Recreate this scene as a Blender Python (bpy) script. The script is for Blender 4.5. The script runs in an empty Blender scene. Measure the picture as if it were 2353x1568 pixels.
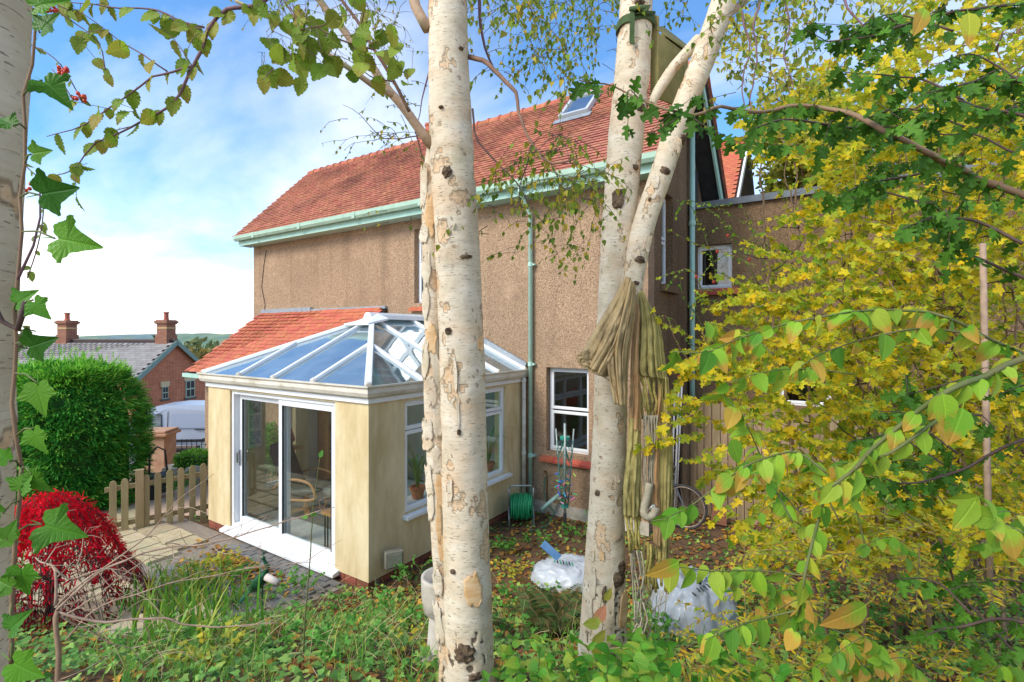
import bpy, math, random
import numpy as np
from mathutils import Vector, Matrix, noise as mnoise

random.seed(11)
RNG = np.random.default_rng(11)
SC = bpy.context.scene
COL = SC.collection
R = math.radians
UP = Vector((0, 0, 1))

# ------------------------------------------------------------------ camera
F_PX, CX, HZ, TH = 1155.0, 1176.5, 770.0, R(33.276)
CAM = Vector((0, 0, 3.0))
FW = Vector((-math.sin(TH), math.cos(TH), 0))
RT = Vector((math.cos(TH), math.sin(TH), 0))
cd = bpy.data.cameras.new('camera')
cam = bpy.data.objects.new('camera', cd)
COL.objects.link(cam)
cam.location = CAM
cam.rotation_euler = (R(90), 0, TH)
cd.sensor_width = 36
cd.lens = 36 * F_PX / 2353
cd.shift_y = -14 / 2353
cd.clip_start = 0.05
cd.clip_end = 6000
SC.camera = cam

# ------------------------------------------------------------------ light
SUN_DIR = Vector((-0.26, -0.74, 0.64)).normalized()          # towards the sun
SUN_EL = math.asin(SUN_DIR.z)
SUN_ROT = math.atan2(SUN_DIR.x, SUN_DIR.y)
sl = bpy.data.lights.new('sun', 'SUN')
sl.energy = 2.1
sl.angle = R(28)
sl.color = (1.0, 0.91, 0.78)
so = bpy.data.objects.new('sun', sl)
COL.objects.link(so)
so.rotation_euler = (-SUN_DIR).to_track_quat('-Z', 'Y').to_euler()

world = bpy.data.worlds.new('World')
SC.world = world
world.use_nodes = True
SC.view_settings.view_transform = 'Standard'
SC.view_settings.look = 'None'
SC.view_settings.gamma = 1
SC.view_settings.use_curve_mapping = False
SC.view_settings.exposure = 0.86


def nd(nt, t, props=None, **ins):
    n = nt.nodes.new(t)
    for k, v in (props or {}).items():
        setattr(n, k, v)
    for k, v in ins.items():
        s = n.inputs[int(k[1:])] if k[0] == 'i' and k[1:].isdigit() else n.inputs[k.replace('_', ' ')]
        if isinstance(v, bpy.types.NodeSocket):
            nt.links.new(v, s)
        else:
            s.default_value = v
    return n


def ramp(nt, fac, stops, interp='LINEAR'):
    n = nt.nodes.new('ShaderNodeValToRGB')
    n.color_ramp.interpolation = interp
    e = n.color_ramp.elements
    while len(e) < len(stops):
        e.new(0.5)
    for el, (p, c) in zip(e, stops):
        el.position = p
        if not hasattr(c, '__len__'):
            c = (c, c, c)
        el.color = (c[0], c[1], c[2], 1)
    nt.links.new(fac, n.inputs[0])
    return n.outputs[0]


def mixc(nt, fac, a, b, mode='MIX'):
    n = nt.nodes.new('ShaderNodeMix')
    n.data_type = 'RGBA'
    n.blend_type = mode
    for i, v in ((0, fac), (6, a), (7, b)):
        if isinstance(v, bpy.types.NodeSocket):
            nt.links.new(v, n.inputs[i])
        elif i == 0:
            n.inputs[i].default_value = v
        else:
            n.inputs[i].default_value = (v[0], v[1], v[2], 1)
    return n.outputs[2]


def math_(nt, op, a, b=0.0, c=0.0, clamp=False):
    n = nt.nodes.new('ShaderNodeMath')
    n.operation = op
    n.use_clamp = clamp
    for i, v in enumerate((a, b, c)):
        if isinstance(v, bpy.types.NodeSocket):
            nt.links.new(v, n.inputs[i])
        else:
            n.inputs[i].default_value = v
    return n.outputs[0]


def hx(h):
    def lin(c):
        c /= 255
        return c / 12.92 if c <= .04045 else ((c + .055) / 1.055) ** 2.4
    return tuple(lin(int(h[i:i + 2], 16)) for i in (0, 2, 4))


# sky: Nishita blue with drifting cloud, thicker towards the horizon
wt = world.node_tree
wt.nodes.clear()
wo = nd(wt, 'ShaderNodeOutputWorld')
sky = nd(wt, 'ShaderNodeTexSky', dict(sky_type='NISHITA', sun_disc=False, sun_elevation=SUN_EL,
         sun_rotation=SUN_ROT, air_density=1.0, dust_density=0.6, ozone_density=3.0))
tc = nd(wt, 'ShaderNodeTexCoord')
sp = nd(wt, 'ShaderNodeSeparateXYZ', i0=tc.outputs['Generated'])
zz = math_(wt, 'ADD', math_(wt, 'MAXIMUM', sp.outputs[2], 0.0), 0.16)
cv = nd(wt, 'ShaderNodeCombineXYZ', X=math_(wt, 'DIVIDE', sp.outputs[0], zz),
        Y=math_(wt, 'DIVIDE', sp.outputs[1], zz), Z=0.0)
mp = nd(wt, 'ShaderNodeMapping', i0=cv.outputs[0])
mp.inputs['Location'].default_value = (3.1, 0.7, 0)
mp.inputs['Rotation'].default_value = (0, 0, 0.5)
mp.inputs['Scale'].default_value = (0.55, 1.0, 1)
nz = nd(wt, 'ShaderNodeTexNoise', i0=mp.outputs[0], Scale=1.15, Detail=7.0, Roughness=0.55, Distortion=0.35)
hor = math_(wt, 'POWER', math_(wt, 'SUBTRACT', 1.0, math_(wt, 'MAXIMUM', sp.outputs[2], 0.0)), 5.5)
cl = math_(wt, 'ADD', nz.outputs[0], math_(wt, 'MULTIPLY', hor, 0.62))
cf = ramp(wt, cl, [(0.48, 0.03), (0.66, 0.42), (0.86, 1.0)])
skyc = mixc(wt, 1.0, sky.outputs[0], (0.86, 1.52, 1.92), 'MULTIPLY')
skym = mixc(wt, cf, skyc, (10.8, 10.6, 10.4))
bg = nd(wt, 'ShaderNodeBackground', Color=skym, Strength=0.084)
wt.links.new(bg.outputs[0], wo.inputs[0])


# ------------------------------------------------------------------ placing helpers
def P(u, v, d):
    return CAM + d * (FW + RT * ((u - CX) / F_PX) + UP * ((HZ - v) / F_PX))


def ray(u, v):
    return FW + RT * ((u - CX) / F_PX) + UP * ((HZ - v) / F_PX)


def onY(u, v, y):
    r = ray(u, v)
    return CAM + r * (y / r.y)


def onX(u, v, x):
    r = ray(u, v)
    return CAM + r * (x / r.x)


def depth(p):
    return (Vector(p) - CAM).dot(FW)


def proj(p):
    q = Vector(p) - CAM
    d = q.dot(FW)
    if d < 0.05:
        return (-9999, -9999, d)
    return (CX + F_PX * q.dot(RT) / d, HZ - F_PX * q.z / d, d)


GP = [(-60, 1.6), (-1, 1.45), (1.2, 1.3), (2.9, 0.98), (4.0, 0.55), (5.2, 0.05), (5.9, -0.09), (9.2, -0.10),
      (12, -0.3), (15, -0.9), (20, -1.6), (30, -3.2), (60, -9), (200, -40), (1500, -160), (5000, -180)]


def gz(x, y):
    d = x * FW.x + y * FW.y
    if d < GP[0][0]:
        return GP[0][1]
    for (a, za), (b, zb) in zip(GP, GP[1:]):
        if d <= b:
            t = (d - a) / (b - a)
            z = za + (zb - za) * t
            break
    else:
        z = GP[-1][1]
    if 0 < d < 5.6:
        z += 0.07 * mnoise.noise(Vector((x * 1.3, y * 1.3, 0.3))) * min(1, (5.6 - d))
    return z


def onG(u, v):
    """point of the ground seen at a pixel"""
    r = ray(u, v)
    t = 0.4
    while t < 300:
        p = CAM + r * t
        if p.z <= gz(p.x, p.y):
            return p
        t += 0.02 if t < 12 else 0.2
    return CAM + r * 300


# ------------------------------------------------------------------ object helpers
WO = {}


def origin(o):
    return WO.get(o, Vector((0, 0, 0))) if o else Vector((0, 0, 0))


def tag(o, label=None, cat=None, group=None, kind=None):
    if label: o['label'] = label
    if cat: o['category'] = cat
    if group: o['group'] = group
    if kind: o['kind'] = kind
    return o


def thing(name, label, cat, loc, group=None):
    o = bpy.data.objects.new(name, None)
    COL.objects.link(o)
    o.empty_display_size = 0.2
    o.location = loc
    WO[o] = Vector(loc)
    return tag(o, label, cat, group)


def part(name, parent, label=None):
    """an Empty part that groups sub-parts"""
    o = bpy.data.objects.new(name, None)
    COL.objects.link(o)
    o.parent = parent
    WO[o] = origin(parent)
    if label: o['label'] = label
    return o


def link_mesh(name, me, parent=None, base=None):
    o = bpy.data.objects.new(name, me)
    COL.objects.link(o)
    if parent:
        o.parent = parent
        WO[o] = origin(parent)
    elif base is not None:
        o.location = base
        WO[o] = Vector(base)
    return o


class MB:
    def __init__(self):
        self.v, self.f, self.uv = [], [], {}

    def add(self, vs, fs):
        n = len(self.v)
        self.v += [tuple(q) for q in vs]
        self.f += [tuple(i + n for i in f) for f in fs]
        return self

    def box(self, x0, x1, y0, y1, z0, z1):
        return self.add([(x0, y0, z0), (x1, y0, z0), (x1, y1, z0), (x0, y1, z0),
                         (x0, y0, z1), (x1, y0, z1), (x1, y1, z1), (x0, y1, z1)], BOXF)

    def obox(self, c, ax, ay, az):
        c, ax, ay, az = map(Vector, (c, ax, ay, az))
        return self.add([c + ax * i + ay * j + az * k for k in (-1, 1) for i, j in ((-1, -1), (1, -1), (1, 1), (-1, 1))], BOXF)

    def bar(self, a, b, w, h, up=UP):
        a, b = Vector(a), Vector(b)
        t = (b - a)
        s = t.cross(Vector(up))
        if s.length < 1e-6:
            s = t.cross(Vector((1, 0, 0)))
        s.normalize()
        n = s.cross(t).normalized()
        return self.obox((a + b) / 2, s * w / 2, t / 2, n * h / 2)

    def tube(self, pts, rad, n=6, caps=True):
        pts = [Vector(p) for p in pts]
        if not hasattr(rad, '__len__'):
            rad = [rad] * len(pts)
        t0 = (pts[1] - pts[0]).normalized()
        s = t0.cross(UP)
        if s.length < 1e-3:
            s = t0.cross(Vector((1, 0, 0)))
        s.normalize()
        b = len(self.v)
        for i, p in enumerate(pts):
            t = (pts[min(i + 1, len(pts) - 1)] - pts[max(i - 1, 0)])
            if t.length < 1e-9:
                t = t0
            t = t.normalized()
            s = (s - t * s.dot(t))
            if s.length < 1e-6:
                s = t.orthogonal()
            s.normalize()
            w = t.cross(s)
            for k in range(n):
                a = 2 * math.pi * k / n
                self.v.append(tuple(p + (s * math.cos(a) + w * math.sin(a)) * rad[i]))
        for i in range(len(pts) - 1):
            for k in range(n):
                k2 = (k + 1) % n
                self.f.append((b + i * n + k, b + i * n + k2, b + (i + 1) * n + k2, b + (i + 1) * n + k))
        if caps and n > 2:
            self.f.append(tuple(b + k for k in range(n))[::-1])
            e = b + (len(pts) - 1) * n
            self.f.append(tuple(e + k for k in range(n)))
        return self

    def lathe(self, c, prof, n=16, axis=UP):
        """prof: (radius, height) pairs"""
        c = Vector(c)
        az = Vector(axis).normalized()
        ax = az.orthogonal().normalized()
        ay = az.cross(ax)
        b = len(self.v)
        for r_, h in prof:
            for k in range(n):
                a = 2 * math.pi * k / n
                self.v.append(tuple(c + az * h + (ax * math.cos(a) + ay * math.sin(a)) * r_))
        for i in range(len(prof) - 1):
            for k in range(n):
                k2 = (k + 1) % n
                self.f.append((b + i * n + k, b + i * n + k2, b + (i + 1) * n + k2, b + (i + 1) * n + k))
        self.f.append(tuple(b + k for k in range(n))[::-1])
        e = b + (len(prof) - 1) * n
        self.f.append(tuple(e + k for k in range(n)))
        return self

    def prism(self, poly, d):
        """closed polygon (3d points) extruded by vector d"""
        n = len(poly)
        d = Vector(d)
        vs = [Vector(p) for p in poly] + [Vector(p) + d for p in poly]
        fs = [tuple(range(n))[::-1], tuple(range(n, 2 * n))]
        fs += [(i, (i + 1) % n, n + (i + 1) % n, n + i) for i in range(n)]
        return self.add(vs, fs)

    def grid(self, fn, nu, nv):
        b = len(self.v)
        for j in range(nv + 1):
            for i in range(nu + 1):
                self.v.append(tuple(fn(i / nu, j / nv)))
        for j in range(nv):
            for i in range(nu):
                a = b + j * (nu + 1) + i
                self.f.append((a, a + 1, a + nu + 2, a + nu + 1))
        return self

    def mesh(self, name, mat, off=Vector((0, 0, 0)), smooth=False):
        me = bpy.data.meshes.new(name)
        v = np.array(self.v, dtype=np.float64) - np.array(off)
        me.from_pydata(v.tolist(), [], self.f)
        if mat:
            me.materials.append(mat)
        if smooth:
            me.shade_smooth()
        return me

    def build(self, name, mat, parent=None, smooth=False, base=None, bevel=0, label=None, auto=False):
        off = origin(parent) if parent else (Vector(base) if base is not None else Vector((0, 0, 0)))
        me = self.mesh(name, mat, off, smooth)
        o = link_mesh(name, me, parent, base)
        if bevel:
            m = o.modifiers.new('bevel', 'BEVEL')
            m.width = bevel
            m.segments = 2
            m.limit_method = 'ANGLE'
        if label: o['label'] = label
        return o


BOXF = [(0, 3, 2, 1), (4, 5, 6, 7), (0, 1, 5, 4), (1, 2, 6, 5), (2, 3, 7, 6), (3, 0, 4, 7)]


def box(name, mat, parent, x0, x1, y0, y1, z0, z1, bevel=0, label=None):
    return MB().box(x0, x1, y0, y1, z0, z1).build(name, mat, parent, bevel=bevel, label=label)


# --- templates scattered many times: biggest in view as parts, the rest as one 'stuff' part
def scatter_mesh(name, tv, tf, tuv, Ms, mat, parent):
    """tv (n,3), tf triangles (m,3), Ms (N,3,4)"""
    Ms = np.asarray(Ms)
    N, n, m = len(Ms), len(tv), len(tf)
    off = np.array(origin(parent))
    V = np.einsum('nij,kj->nki', Ms[:, :, :3], tv) + Ms[:, None, :, 3] - off
    Fc = tf[None] + (np.arange(N) * n)[:, None, None]
    me = bpy.data.meshes.new(name)
    me.vertices.add(N * n)
    me.vertices.foreach_set('co', V.astype(np.float32).ravel())
    me.loops.add(N * m * 3)
    me.loops.foreach_set('vertex_index', Fc.astype(np.int32).ravel())
    me.polygons.add(N * m)
    me.polygons.foreach_set('loop_start', np.arange(0, N * m * 3, 3, dtype=np.int32))
    me.polygons.foreach_set('loop_total', np.full(N * m, 3, dtype=np.int32))
    if tuv is not None:
        uv = me.uv_layers.new(name='UVMap')
        uv.data.foreach_set('uv', np.tile(tuv[tf].reshape(-1, 2), (N, 1)).astype(np.float32).ravel())
    me.update(calc_edges=True)
    me.validate()
    me.materials.append(mat)
    if tuv is not None:
        me.shade_smooth()
    o = link_mesh(name, me, parent)
    o['kind'] = 'stuff'
    return o


def single_mesh(name, tv, tf, tuv, mat):
    me = bpy.data.meshes.new(name)
    me.from_pydata(tv.tolist(), [], tf.tolist())
    if tuv is not None:
        uv = me.uv_layers.new(name='UVMap')
        uv.data.foreach_set('uv', tuv[tf].reshape(-1, 2).astype(np.float32).ravel())
    me.materials.append(mat)
    if tuv is not None:
        me.shade_smooth()
    return me


def pieces(parent, name, rest_name, tmpl, Ms, mat, limit=300):
    """Ms: list of mathutils 4x4 world matrices"""
    tv, tf, tuv = tmpl
    if not len(Ms):
        return
    sc = []
    for i, M in enumerate(Ms):
        u, v, d = proj(M.translation)
        s = M.col[1].xyz.length / max(d, .2)
        if not (-30 < u < 2383 and -30 < v < 1598) or d < .1:
            s = -1 / (1 + s)
        sc.append((s, i))
    sc.sort(reverse=True)
    near = [i for s, i in sc[:limit] if s > 0]
    rest = set(range(len(Ms))) - set(near)
    if near:
        me = single_mesh(name, tv, tf, tuv, mat)
        off = Matrix.Translation(-origin(parent))
        for i in near:
            o = bpy.data.objects.new(name, me)
            COL.objects.link(o)
            o.parent = parent
            o.matrix_local = off @ Ms[i]
    if rest:
        arr = np.array([[list(r) for r in Ms[i][:3]] for i in sorted(rest)])
        scatter_mesh(rest_name, tv, tf, tuv, arr, mat, parent)


BOXT = np.array([(0, 3, 2), (0, 2, 1), (4, 5, 6), (4, 6, 7), (0, 1, 5), (0, 5, 4), (1, 2, 6), (1, 6, 5),
                 (2, 3, 7), (2, 7, 6), (3, 0, 4), (3, 4, 7)])


def box_tmpl(x0, x1, y0, y1, z0, z1, taper=0.0):
    t = taper
    v = np.array([(x0, y0, z0), (x1, y0, z0), (x1, y1, z0), (x0, y1, z0),
                  (x0 + t, y0 + t, z1), (x1 - t, y0 + t, z1), (x1 - t, y1 - t, z1), (x0 + t, y1 - t, z1)], float)
    return v, BOXT, None


def tile_tmpl():
    """roof tile: tail undercut so each course throws a line of shade"""
    v, f, _ = box_tmpl(-.5, .5, 0, 1, 0, 1)
    v[0][1] = v[1][1] = .16
    return v, f, None


def frame4(o, ax, ay, az):
    M = Matrix.Identity(4)
    for i, a in enumerate((ax, ay, az, o)):
        for j in range(3):
            M[j][i] = a[j]
    return M


# ------------------------------------------------------------------ materials
def newmat(name):
    m = bpy.data.materials.new(name)
    m.use_nodes = True
    nt = m.node_tree
    nt.nodes.clear()
    out = nd(nt, 'ShaderNodeOutputMaterial')
    return m, nt, out


def coords(nt, kind='Object', scale=(1, 1, 1)):
    t = nd(nt, 'ShaderNodeTexCoord')
    m = nd(nt, 'ShaderNodeMapping', i0=t.outputs[kind])
    m.inputs['Scale'].default_value = scale
    return m.outputs[0]


def rnd_value(nt):
    g = nd(nt, 'ShaderNodeNewGeometry')
    o = nd(nt, 'ShaderNodeObjectInfo')
    return math_(nt, 'FRACT', math_(nt, 'ADD', g.outputs['Random Per Island'], o.outputs['Random']))


def pm(name, c1, c2=None, scale=4, rough=.7, bump=0.0, bscale=60, spec=.4, metal=0.0, detail=5, var=0.0,
       stretch=(1, 1, 1), bdist=.01, contrast=(0.35, 0.65), dirt=None, dscale=1.2, dpos=(.5, .75)):
    """general surface: two-tone noise, fine relief, optional dirt blotches, optional variation per piece"""
    m, nt, out = newmat(name)
    p = nd(nt, 'ShaderNodeBsdfPrincipled', Roughness=rough, Metallic=metal)
    p.inputs['Specular IOR Level'].default_value = spec
    co = coords(nt, 'Object', stretch)
    col = None
    if c2 is not None:
        n = nd(nt, 'ShaderNodeTexNoise', i0=co, Scale=scale, Detail=detail, Roughness=.6)
        col = ramp(nt, n.outputs[0], [(contrast[0], c1), (contrast[1], c2)])
    else:
        rgb = nd(nt, 'ShaderNodeRGB')
        rgb.outputs[0].default_value = (*c1, 1)
        col = rgb.outputs[0]
    if dirt is not None:
        n2 = nd(nt, 'ShaderNodeTexNoise', i0=co, Scale=dscale, Detail=6.0, Roughness=.65)
        col = mixc(nt, ramp(nt, n2.outputs[0], [(dpos[0], 0.0), (dpos[1], 1.0)]), col, dirt)
    if var:
        h = nd(nt, 'ShaderNodeHueSaturation', Color=col)
        rv = rnd_value(nt)
        nt.links.new(math_(nt, 'MULTIPLY_ADD', rv, 2 * var, 1 - var), h.inputs['Value'])
        nt.links.new(math_(nt, 'MULTIPLY_ADD', math_(nt, 'FRACT', math_(nt, 'MULTIPLY', rv, 7.31)), .02, .49), h.inputs['Hue'])
        col = h.outputs[0]
    nt.links.new(col, p.inputs['Base Color'])
    if bump:
        b = nd(nt, 'ShaderNodeTexNoise', i0=co, Scale=bscale, Detail=4.0)
        bn = nd(nt, 'ShaderNodeBump', Strength=bump, Distance=bdist, Height=b.outputs[0])
        nt.links.new(bn.outputs[0], p.inputs['Normal'])
    nt.links.new(p.outputs[0], out.inputs[0])
    return m


def pebbledash(name, a, b, c, stain):
    m, nt, out = newmat(name)
    p = nd(nt, 'ShaderNodeBsdfPrincipled', Roughness=.92)
    p.inputs['Specular IOR Level'].default_value = .2
    co = coords(nt)
    vo = nd(nt, 'ShaderNodeTexVoronoi', i0=co, Scale=80.0)
    sepc = nd(nt, 'ShaderNodeSeparateColor', Color=vo.outputs['Color'])
    col = ramp(nt, sepc.outputs[0], [(0.0, c), (.3, a), (.75, b), (1.0, tuple(min(1, x * 1.35) for x in b))])
    n1 = nd(nt, 'ShaderNodeTexNoise', i0=co, Scale=.55, Detail=7.0, Roughness=.65)
    col = mixc(nt, ramp(nt, n1.outputs[0], [(.42, 0.0), (.72, .65)]), col, stain)
    n3 = nd(nt, 'ShaderNodeTexNoise', i0=coords(nt, 'Object', (2.2, 2.2, .16)), Scale=1.0, Detail=6.0)
    col = mixc(nt, ramp(nt, n3.outputs[0], [(.5, 0.0), (.72, .45)]), col, tuple(x * .5 for x in stain))
    n4 = nd(nt, 'ShaderNodeTexNoise', i0=co, Scale=1.7, Detail=8.0, Roughness=.7)
    col = mixc(nt, ramp(nt, n4.outputs[0], [(.56, 0.0), (.64, .30)]), col, tuple(x * 1.25 for x in b))
    nt.links.new(col, p.inputs['Base Color'])
    bn = nd(nt, 'ShaderNodeBump', {'invert': True}, Strength=.55, Distance=.012, Height=vo.outputs['Distance'])
    nt.links.new(bn.outputs[0], p.inputs['Normal'])
    nt.links.new(p.outputs[0], out.inputs[0])
    return m


def glassmat(name, tint, refl=(1, 1, 1), base=.06, rough=.02, bow=.05, cloud_sheen=0.0):
    m, nt, out = newmat(name)
    lw = nd(nt, 'ShaderNodeLayerWeight', Blend=.5)
    f = math_(nt, 'MULTIPLY_ADD', math_(nt, 'POWER', lw.outputs['Facing'], 4.0), 1 - base, base)
    t = nd(nt, 'ShaderNodeBsdfTransparent', Color=(*[c ** .5 for c in tint], 1))
    co = coords(nt)
    nzz = nd(nt, 'ShaderNodeTexNoise', i0=co, Scale=1.6, Detail=1.0)
    bn = nd(nt, 'ShaderNodeBump', Strength=bow, Distance=.05, Height=nzz.outputs[0])
    g = nd(nt, 'ShaderNodeBsdfGlossy', Color=(*refl, 1), Roughness=rough, Normal=bn.outputs[0])
    mx = nd(nt, 'ShaderNodeMixShader', i0=f, i1=t.outputs[0], i2=g.outputs[0])
    if cloud_sheen:                              # pale diffuse coat painted in for reflected cloud
        df = nd(nt, 'ShaderNodeBsdfDiffuse', Color=(.62, .68, .70, 1))
        n2 = nd(nt, 'ShaderNodeTexNoise', i0=co, Scale=2.5, Detail=6.0)
        mx = nd(nt, 'ShaderNodeMixShader', i0=math_(nt, 'MULTIPLY', n2.outputs[0], cloud_sheen * 2), i1=mx.outputs[0], i2=df.outputs[0])
    nt.links.new(mx.outputs[0], out.inputs[0])
    return m


def brickmat(name, c1, c2, mortar, w=.225, h=.075, axis='x'):
    m, nt, out = newmat(name)
    p = nd(nt, 'ShaderNodeBsdfPrincipled', Roughness=.9)
    t = nd(nt, 'ShaderNodeTexCoord')
    s = nd(nt, 'ShaderNodeSeparateXYZ', i0=t.outputs['Object'])
    hor = math_(nt, 'ADD', s.outputs[0], s.outputs[1])
    v = nd(nt, 'ShaderNodeCombineXYZ', X=hor, Y=s.outputs[2])
    b = nd(nt, 'ShaderNodeTexBrick', Vector=v.outputs[0], Color1=(*c1, 1), Color2=(*c2, 1), Mortar=(*mortar, 1), Scale=1.0)
    b.inputs['Mortar Size'].default_value = .006
    b.inputs['Brick Width'].default_value = w
    b.inputs['Row Height'].default_value = h
    n = nd(nt, 'ShaderNodeTexNoise', i0=t.outputs['Object'], Scale=2.2, Detail=6.0)
    col = mixc(nt, ramp(nt, n.outputs[0], [(.4, 0.0), (.75, .6)]), b.outputs[0], tuple(x * .62 for x in c1))
    nt.links.new(col, p.inputs['Base Color'])
    bn = nd(nt, 'ShaderNodeBump', {'invert': True}, Strength=.6, Distance=.01, Height=b.outputs['Fac'])
    nt.links.new(bn.outputs[0], p.inputs['Normal'])
    nt.links.new(p.outputs[0], out.inputs[0])
    return m


M = {}
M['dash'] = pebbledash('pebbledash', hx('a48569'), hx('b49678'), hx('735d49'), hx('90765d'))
M['dash_shaded'] = pebbledash('pebbledash_shaded', hx('765d44'), hx('876d53'), hx('4e3f2e'), hx('62503b'))  # darker pebbledash copy: gable shade put into the colour, along with its staining
M['tile'] = pm('clay_tile', hx('b46f56'), hx('c28066'), scale=3, rough=.9, bump=.3, bscale=30, var=.13,
               dirt=hx('8c5847'), dscale=.8, dpos=(.44, .66))
M['tile2'] = pm('clay_tile_bright', hx('bb6244'), hx('c67152'), scale=3, rough=.85, bump=.3, bscale=30, var=.09,
                dirt=hx('93492f'), dscale=1.3, dpos=(.55, .8))
M['ridge'] = pm('ridge_tile', hx('a85c45'), hx('bd7355'), scale=6, rough=.9, bump=.4, bscale=30, var=.2, dirt=hx('7c6a58'), dscale=5, dpos=(.5, .75))
M['deck'] = pm('roof_felt', hx('3a2a24'))
M['sill'] = pm('red_sill_tile', hx('b4553c'), hx('c0664a'), scale=6, rough=.7, bump=.2, bscale=40, var=.1)
M['green'] = pm('pale_green_paint', hx('a2bfa6'), hx('aecab2'), scale=5, rough=.45, bump=.1, bscale=12, dirt=hx('8ba08c'), dscale=3, dpos=(.55, .8))
M['green2'] = pm('mint_paint', hx('a8cdb9'), hx('b5d8c5'), scale=8, rough=.4, dirt=hx('93ab97'), dscale=4, dpos=(.6, .85))
M['white'] = pm('white_upvc', hx('e6e6e4'), hx('efefed'), scale=3, rough=.35, dirt=hx('cfccc4'), dscale=3, dpos=(.6, .9))
M['cream'] = pm('weathered_white_plastic', hx('d5cbb8'), hx('e3dccb'), scale=4, rough=.5, dirt=hx('a99c80'), dscale=3, dpos=(.5, .8), stretch=(1, 1, 2))
M['render'] = pm('yellow_render', hx('dcc494'), hx('e6d2a6'), scale=2.5, rough=.9, bump=.35, bscale=220, bdist=.004,
                 dirt=hx('bfa572'), dscale=1.3, dpos=(.42, .72), stretch=(2.2, 2.2, .7))
M['plinth'] = pm('plinth_brick', hx('7a4636'), hx('95583f'), scale=9, rough=.9, bump=.3, bscale=60, var=.25)
M['mortar'] = pm('mortar', hx('9a8d7e'), hx('86796b'), scale=20, rough=.95)
M['lead'] = pm('lead_flashing', hx('8e9499'), hx('a5aaad'), scale=8, rough=.5, bump=.2, bscale=15, metal=.3)
M['glass'] = glassmat('window_glass', (.86, .9, .88), base=.05)
M['glass_roof'] = glassmat('tinted_roof_glass', (.20, .46, .52), refl=(.9, .95, 1.0), base=.27, rough=.02, cloud_sheen=.13)
M['glass_dark'] = glassmat('dark_window_glass', (.55, .62, .62), base=.10)
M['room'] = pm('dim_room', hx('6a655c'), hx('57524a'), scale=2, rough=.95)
M['plaster'] = pm('plaster', hx('dcd6c4'), hx('e4dfd0'), scale=2, rough=.9)
M['dark'] = pm('dark_grey', hx('2c2b2a'), hx('3a3837'), scale=8, rough=.7)
M['coping'] = pm('coping_felt', hx('5b6064'), hx('70757a'), scale=6, rough=.75)
M['concrete'] = pm('concrete', hx('b3a896'), hx('c6bcab'), scale=10, rough=.95, bump=.4, bscale=50, dirt=hx('8b8a72'), dscale=3)
M['stone'] = pm('paving_stone', hx('b6a27e'), hx('c8b894'), scale=5, rough=.9, bump=.5, bscale=18, var=.16, dirt=hx('8d8a68'), dscale=2.3, dpos=(.45, .75))
M['block'] = pm('grey_block', hx('74706b'), hx('87827b'), scale=8, rough=.9, bump=.4, bscale=40, var=.2)
M['soil'] = pm('soil', hx('5e4733'), hx('77583c'), scale=7, rough=1, bump=.9, bscale=16, bdist=.05, dirt=hx('3f3a22'), dscale=2.2)
M['gravel'] = pm('gravel', hx('bf9f84'), hx('d3b79c'), scale=30, rough=1, bump=.6, bscale=60)
M['wood_fence'] = pm('weathered_board', hx('8b7359'), hx('a58c6e'), scale=6, rough=.9, bump=.4, bscale=20, var=.16, stretch=(6, 6, .8), dirt=hx('6f6448'), dscale=1.5)
M['wood_picket'] = pm('picket_wood', hx('96815c'), hx('ac976d'), scale=6, rough=.9, bump=.3, bscale=20, var=.14, stretch=(5, 5, .7), dirt=hx('77743f'), dscale=3, dpos=(.5, .75))
M['grey_metal'] = pm('galvanised_metal', hx('9aa09c'), hx('b0b5b0'), scale=10, rough=.4, metal=.6)
M['black'] = pm('black_plastic', hx('1c1c1c'), hx('262626'), scale=10, rough=.5)
# ------------------------------------------------------------------ ground
def ground_sheet():
    ds = list(np.arange(-8, 9, .14)) + [9 * 1.09 ** k for k in range(1, 75)]
    xs = np.concatenate([np.arange(-9, 9.01, .16)])
    side = [9 * 1.12 ** k for k in range(1, 56)]
    xs = np.array([-s for s in side[::-1]] + list(xs) + side)
    b = MB()
    nx = len(xs)
    for d in ds:
        for x in xs:
            p = FW * d + RT * x
            b.v.append((p.x, p.y, gz(p.x, p.y)))
    for j in range(len(ds) - 1):
        for i in range(nx - 1):
            a = j * nx + i
            b.f.append((a, a + 1, a + nx + 1, a + nx))
    o = b.build('ground', M['soil'], smooth=True)
    return tag(o, kind='structure')


ground_sheet()


def draped(name, mat, poly, lift, n=14):
    """a sheet lying on the ground over a quad given by four ground points"""
    a, b_, c, d = [Vector((p[0], p[1], 0)) for p in poly]
    b = MB()

    def fn(s, t):
        q = (a * (1 - s) + b_ * s) * (1 - t) + (d * (1 - s) + c * s) * t
        return (q.x, q.y, gz(q.x, q.y) + lift)
    b.grid(fn, n, n)
    return tag(b.build(name, mat, smooth=True), kind='structure')


def cxy(d, x):
    p = FW * d + RT * x
    return (p.x, p.y)


draped('gravel_drive', M['gravel'], [cxy(8.5, -9.2), cxy(8.6, -4.6), cxy(13, -6.5), cxy(13, -14)], .012)
draped('road', pm('asphalt', hx('6e6b68'), hx('7c7976'), scale=20, rough=.95), [cxy(13.4, -26), cxy(13.4, -4), cxy(19, -4), cxy(19, -26)], .01)

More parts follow.
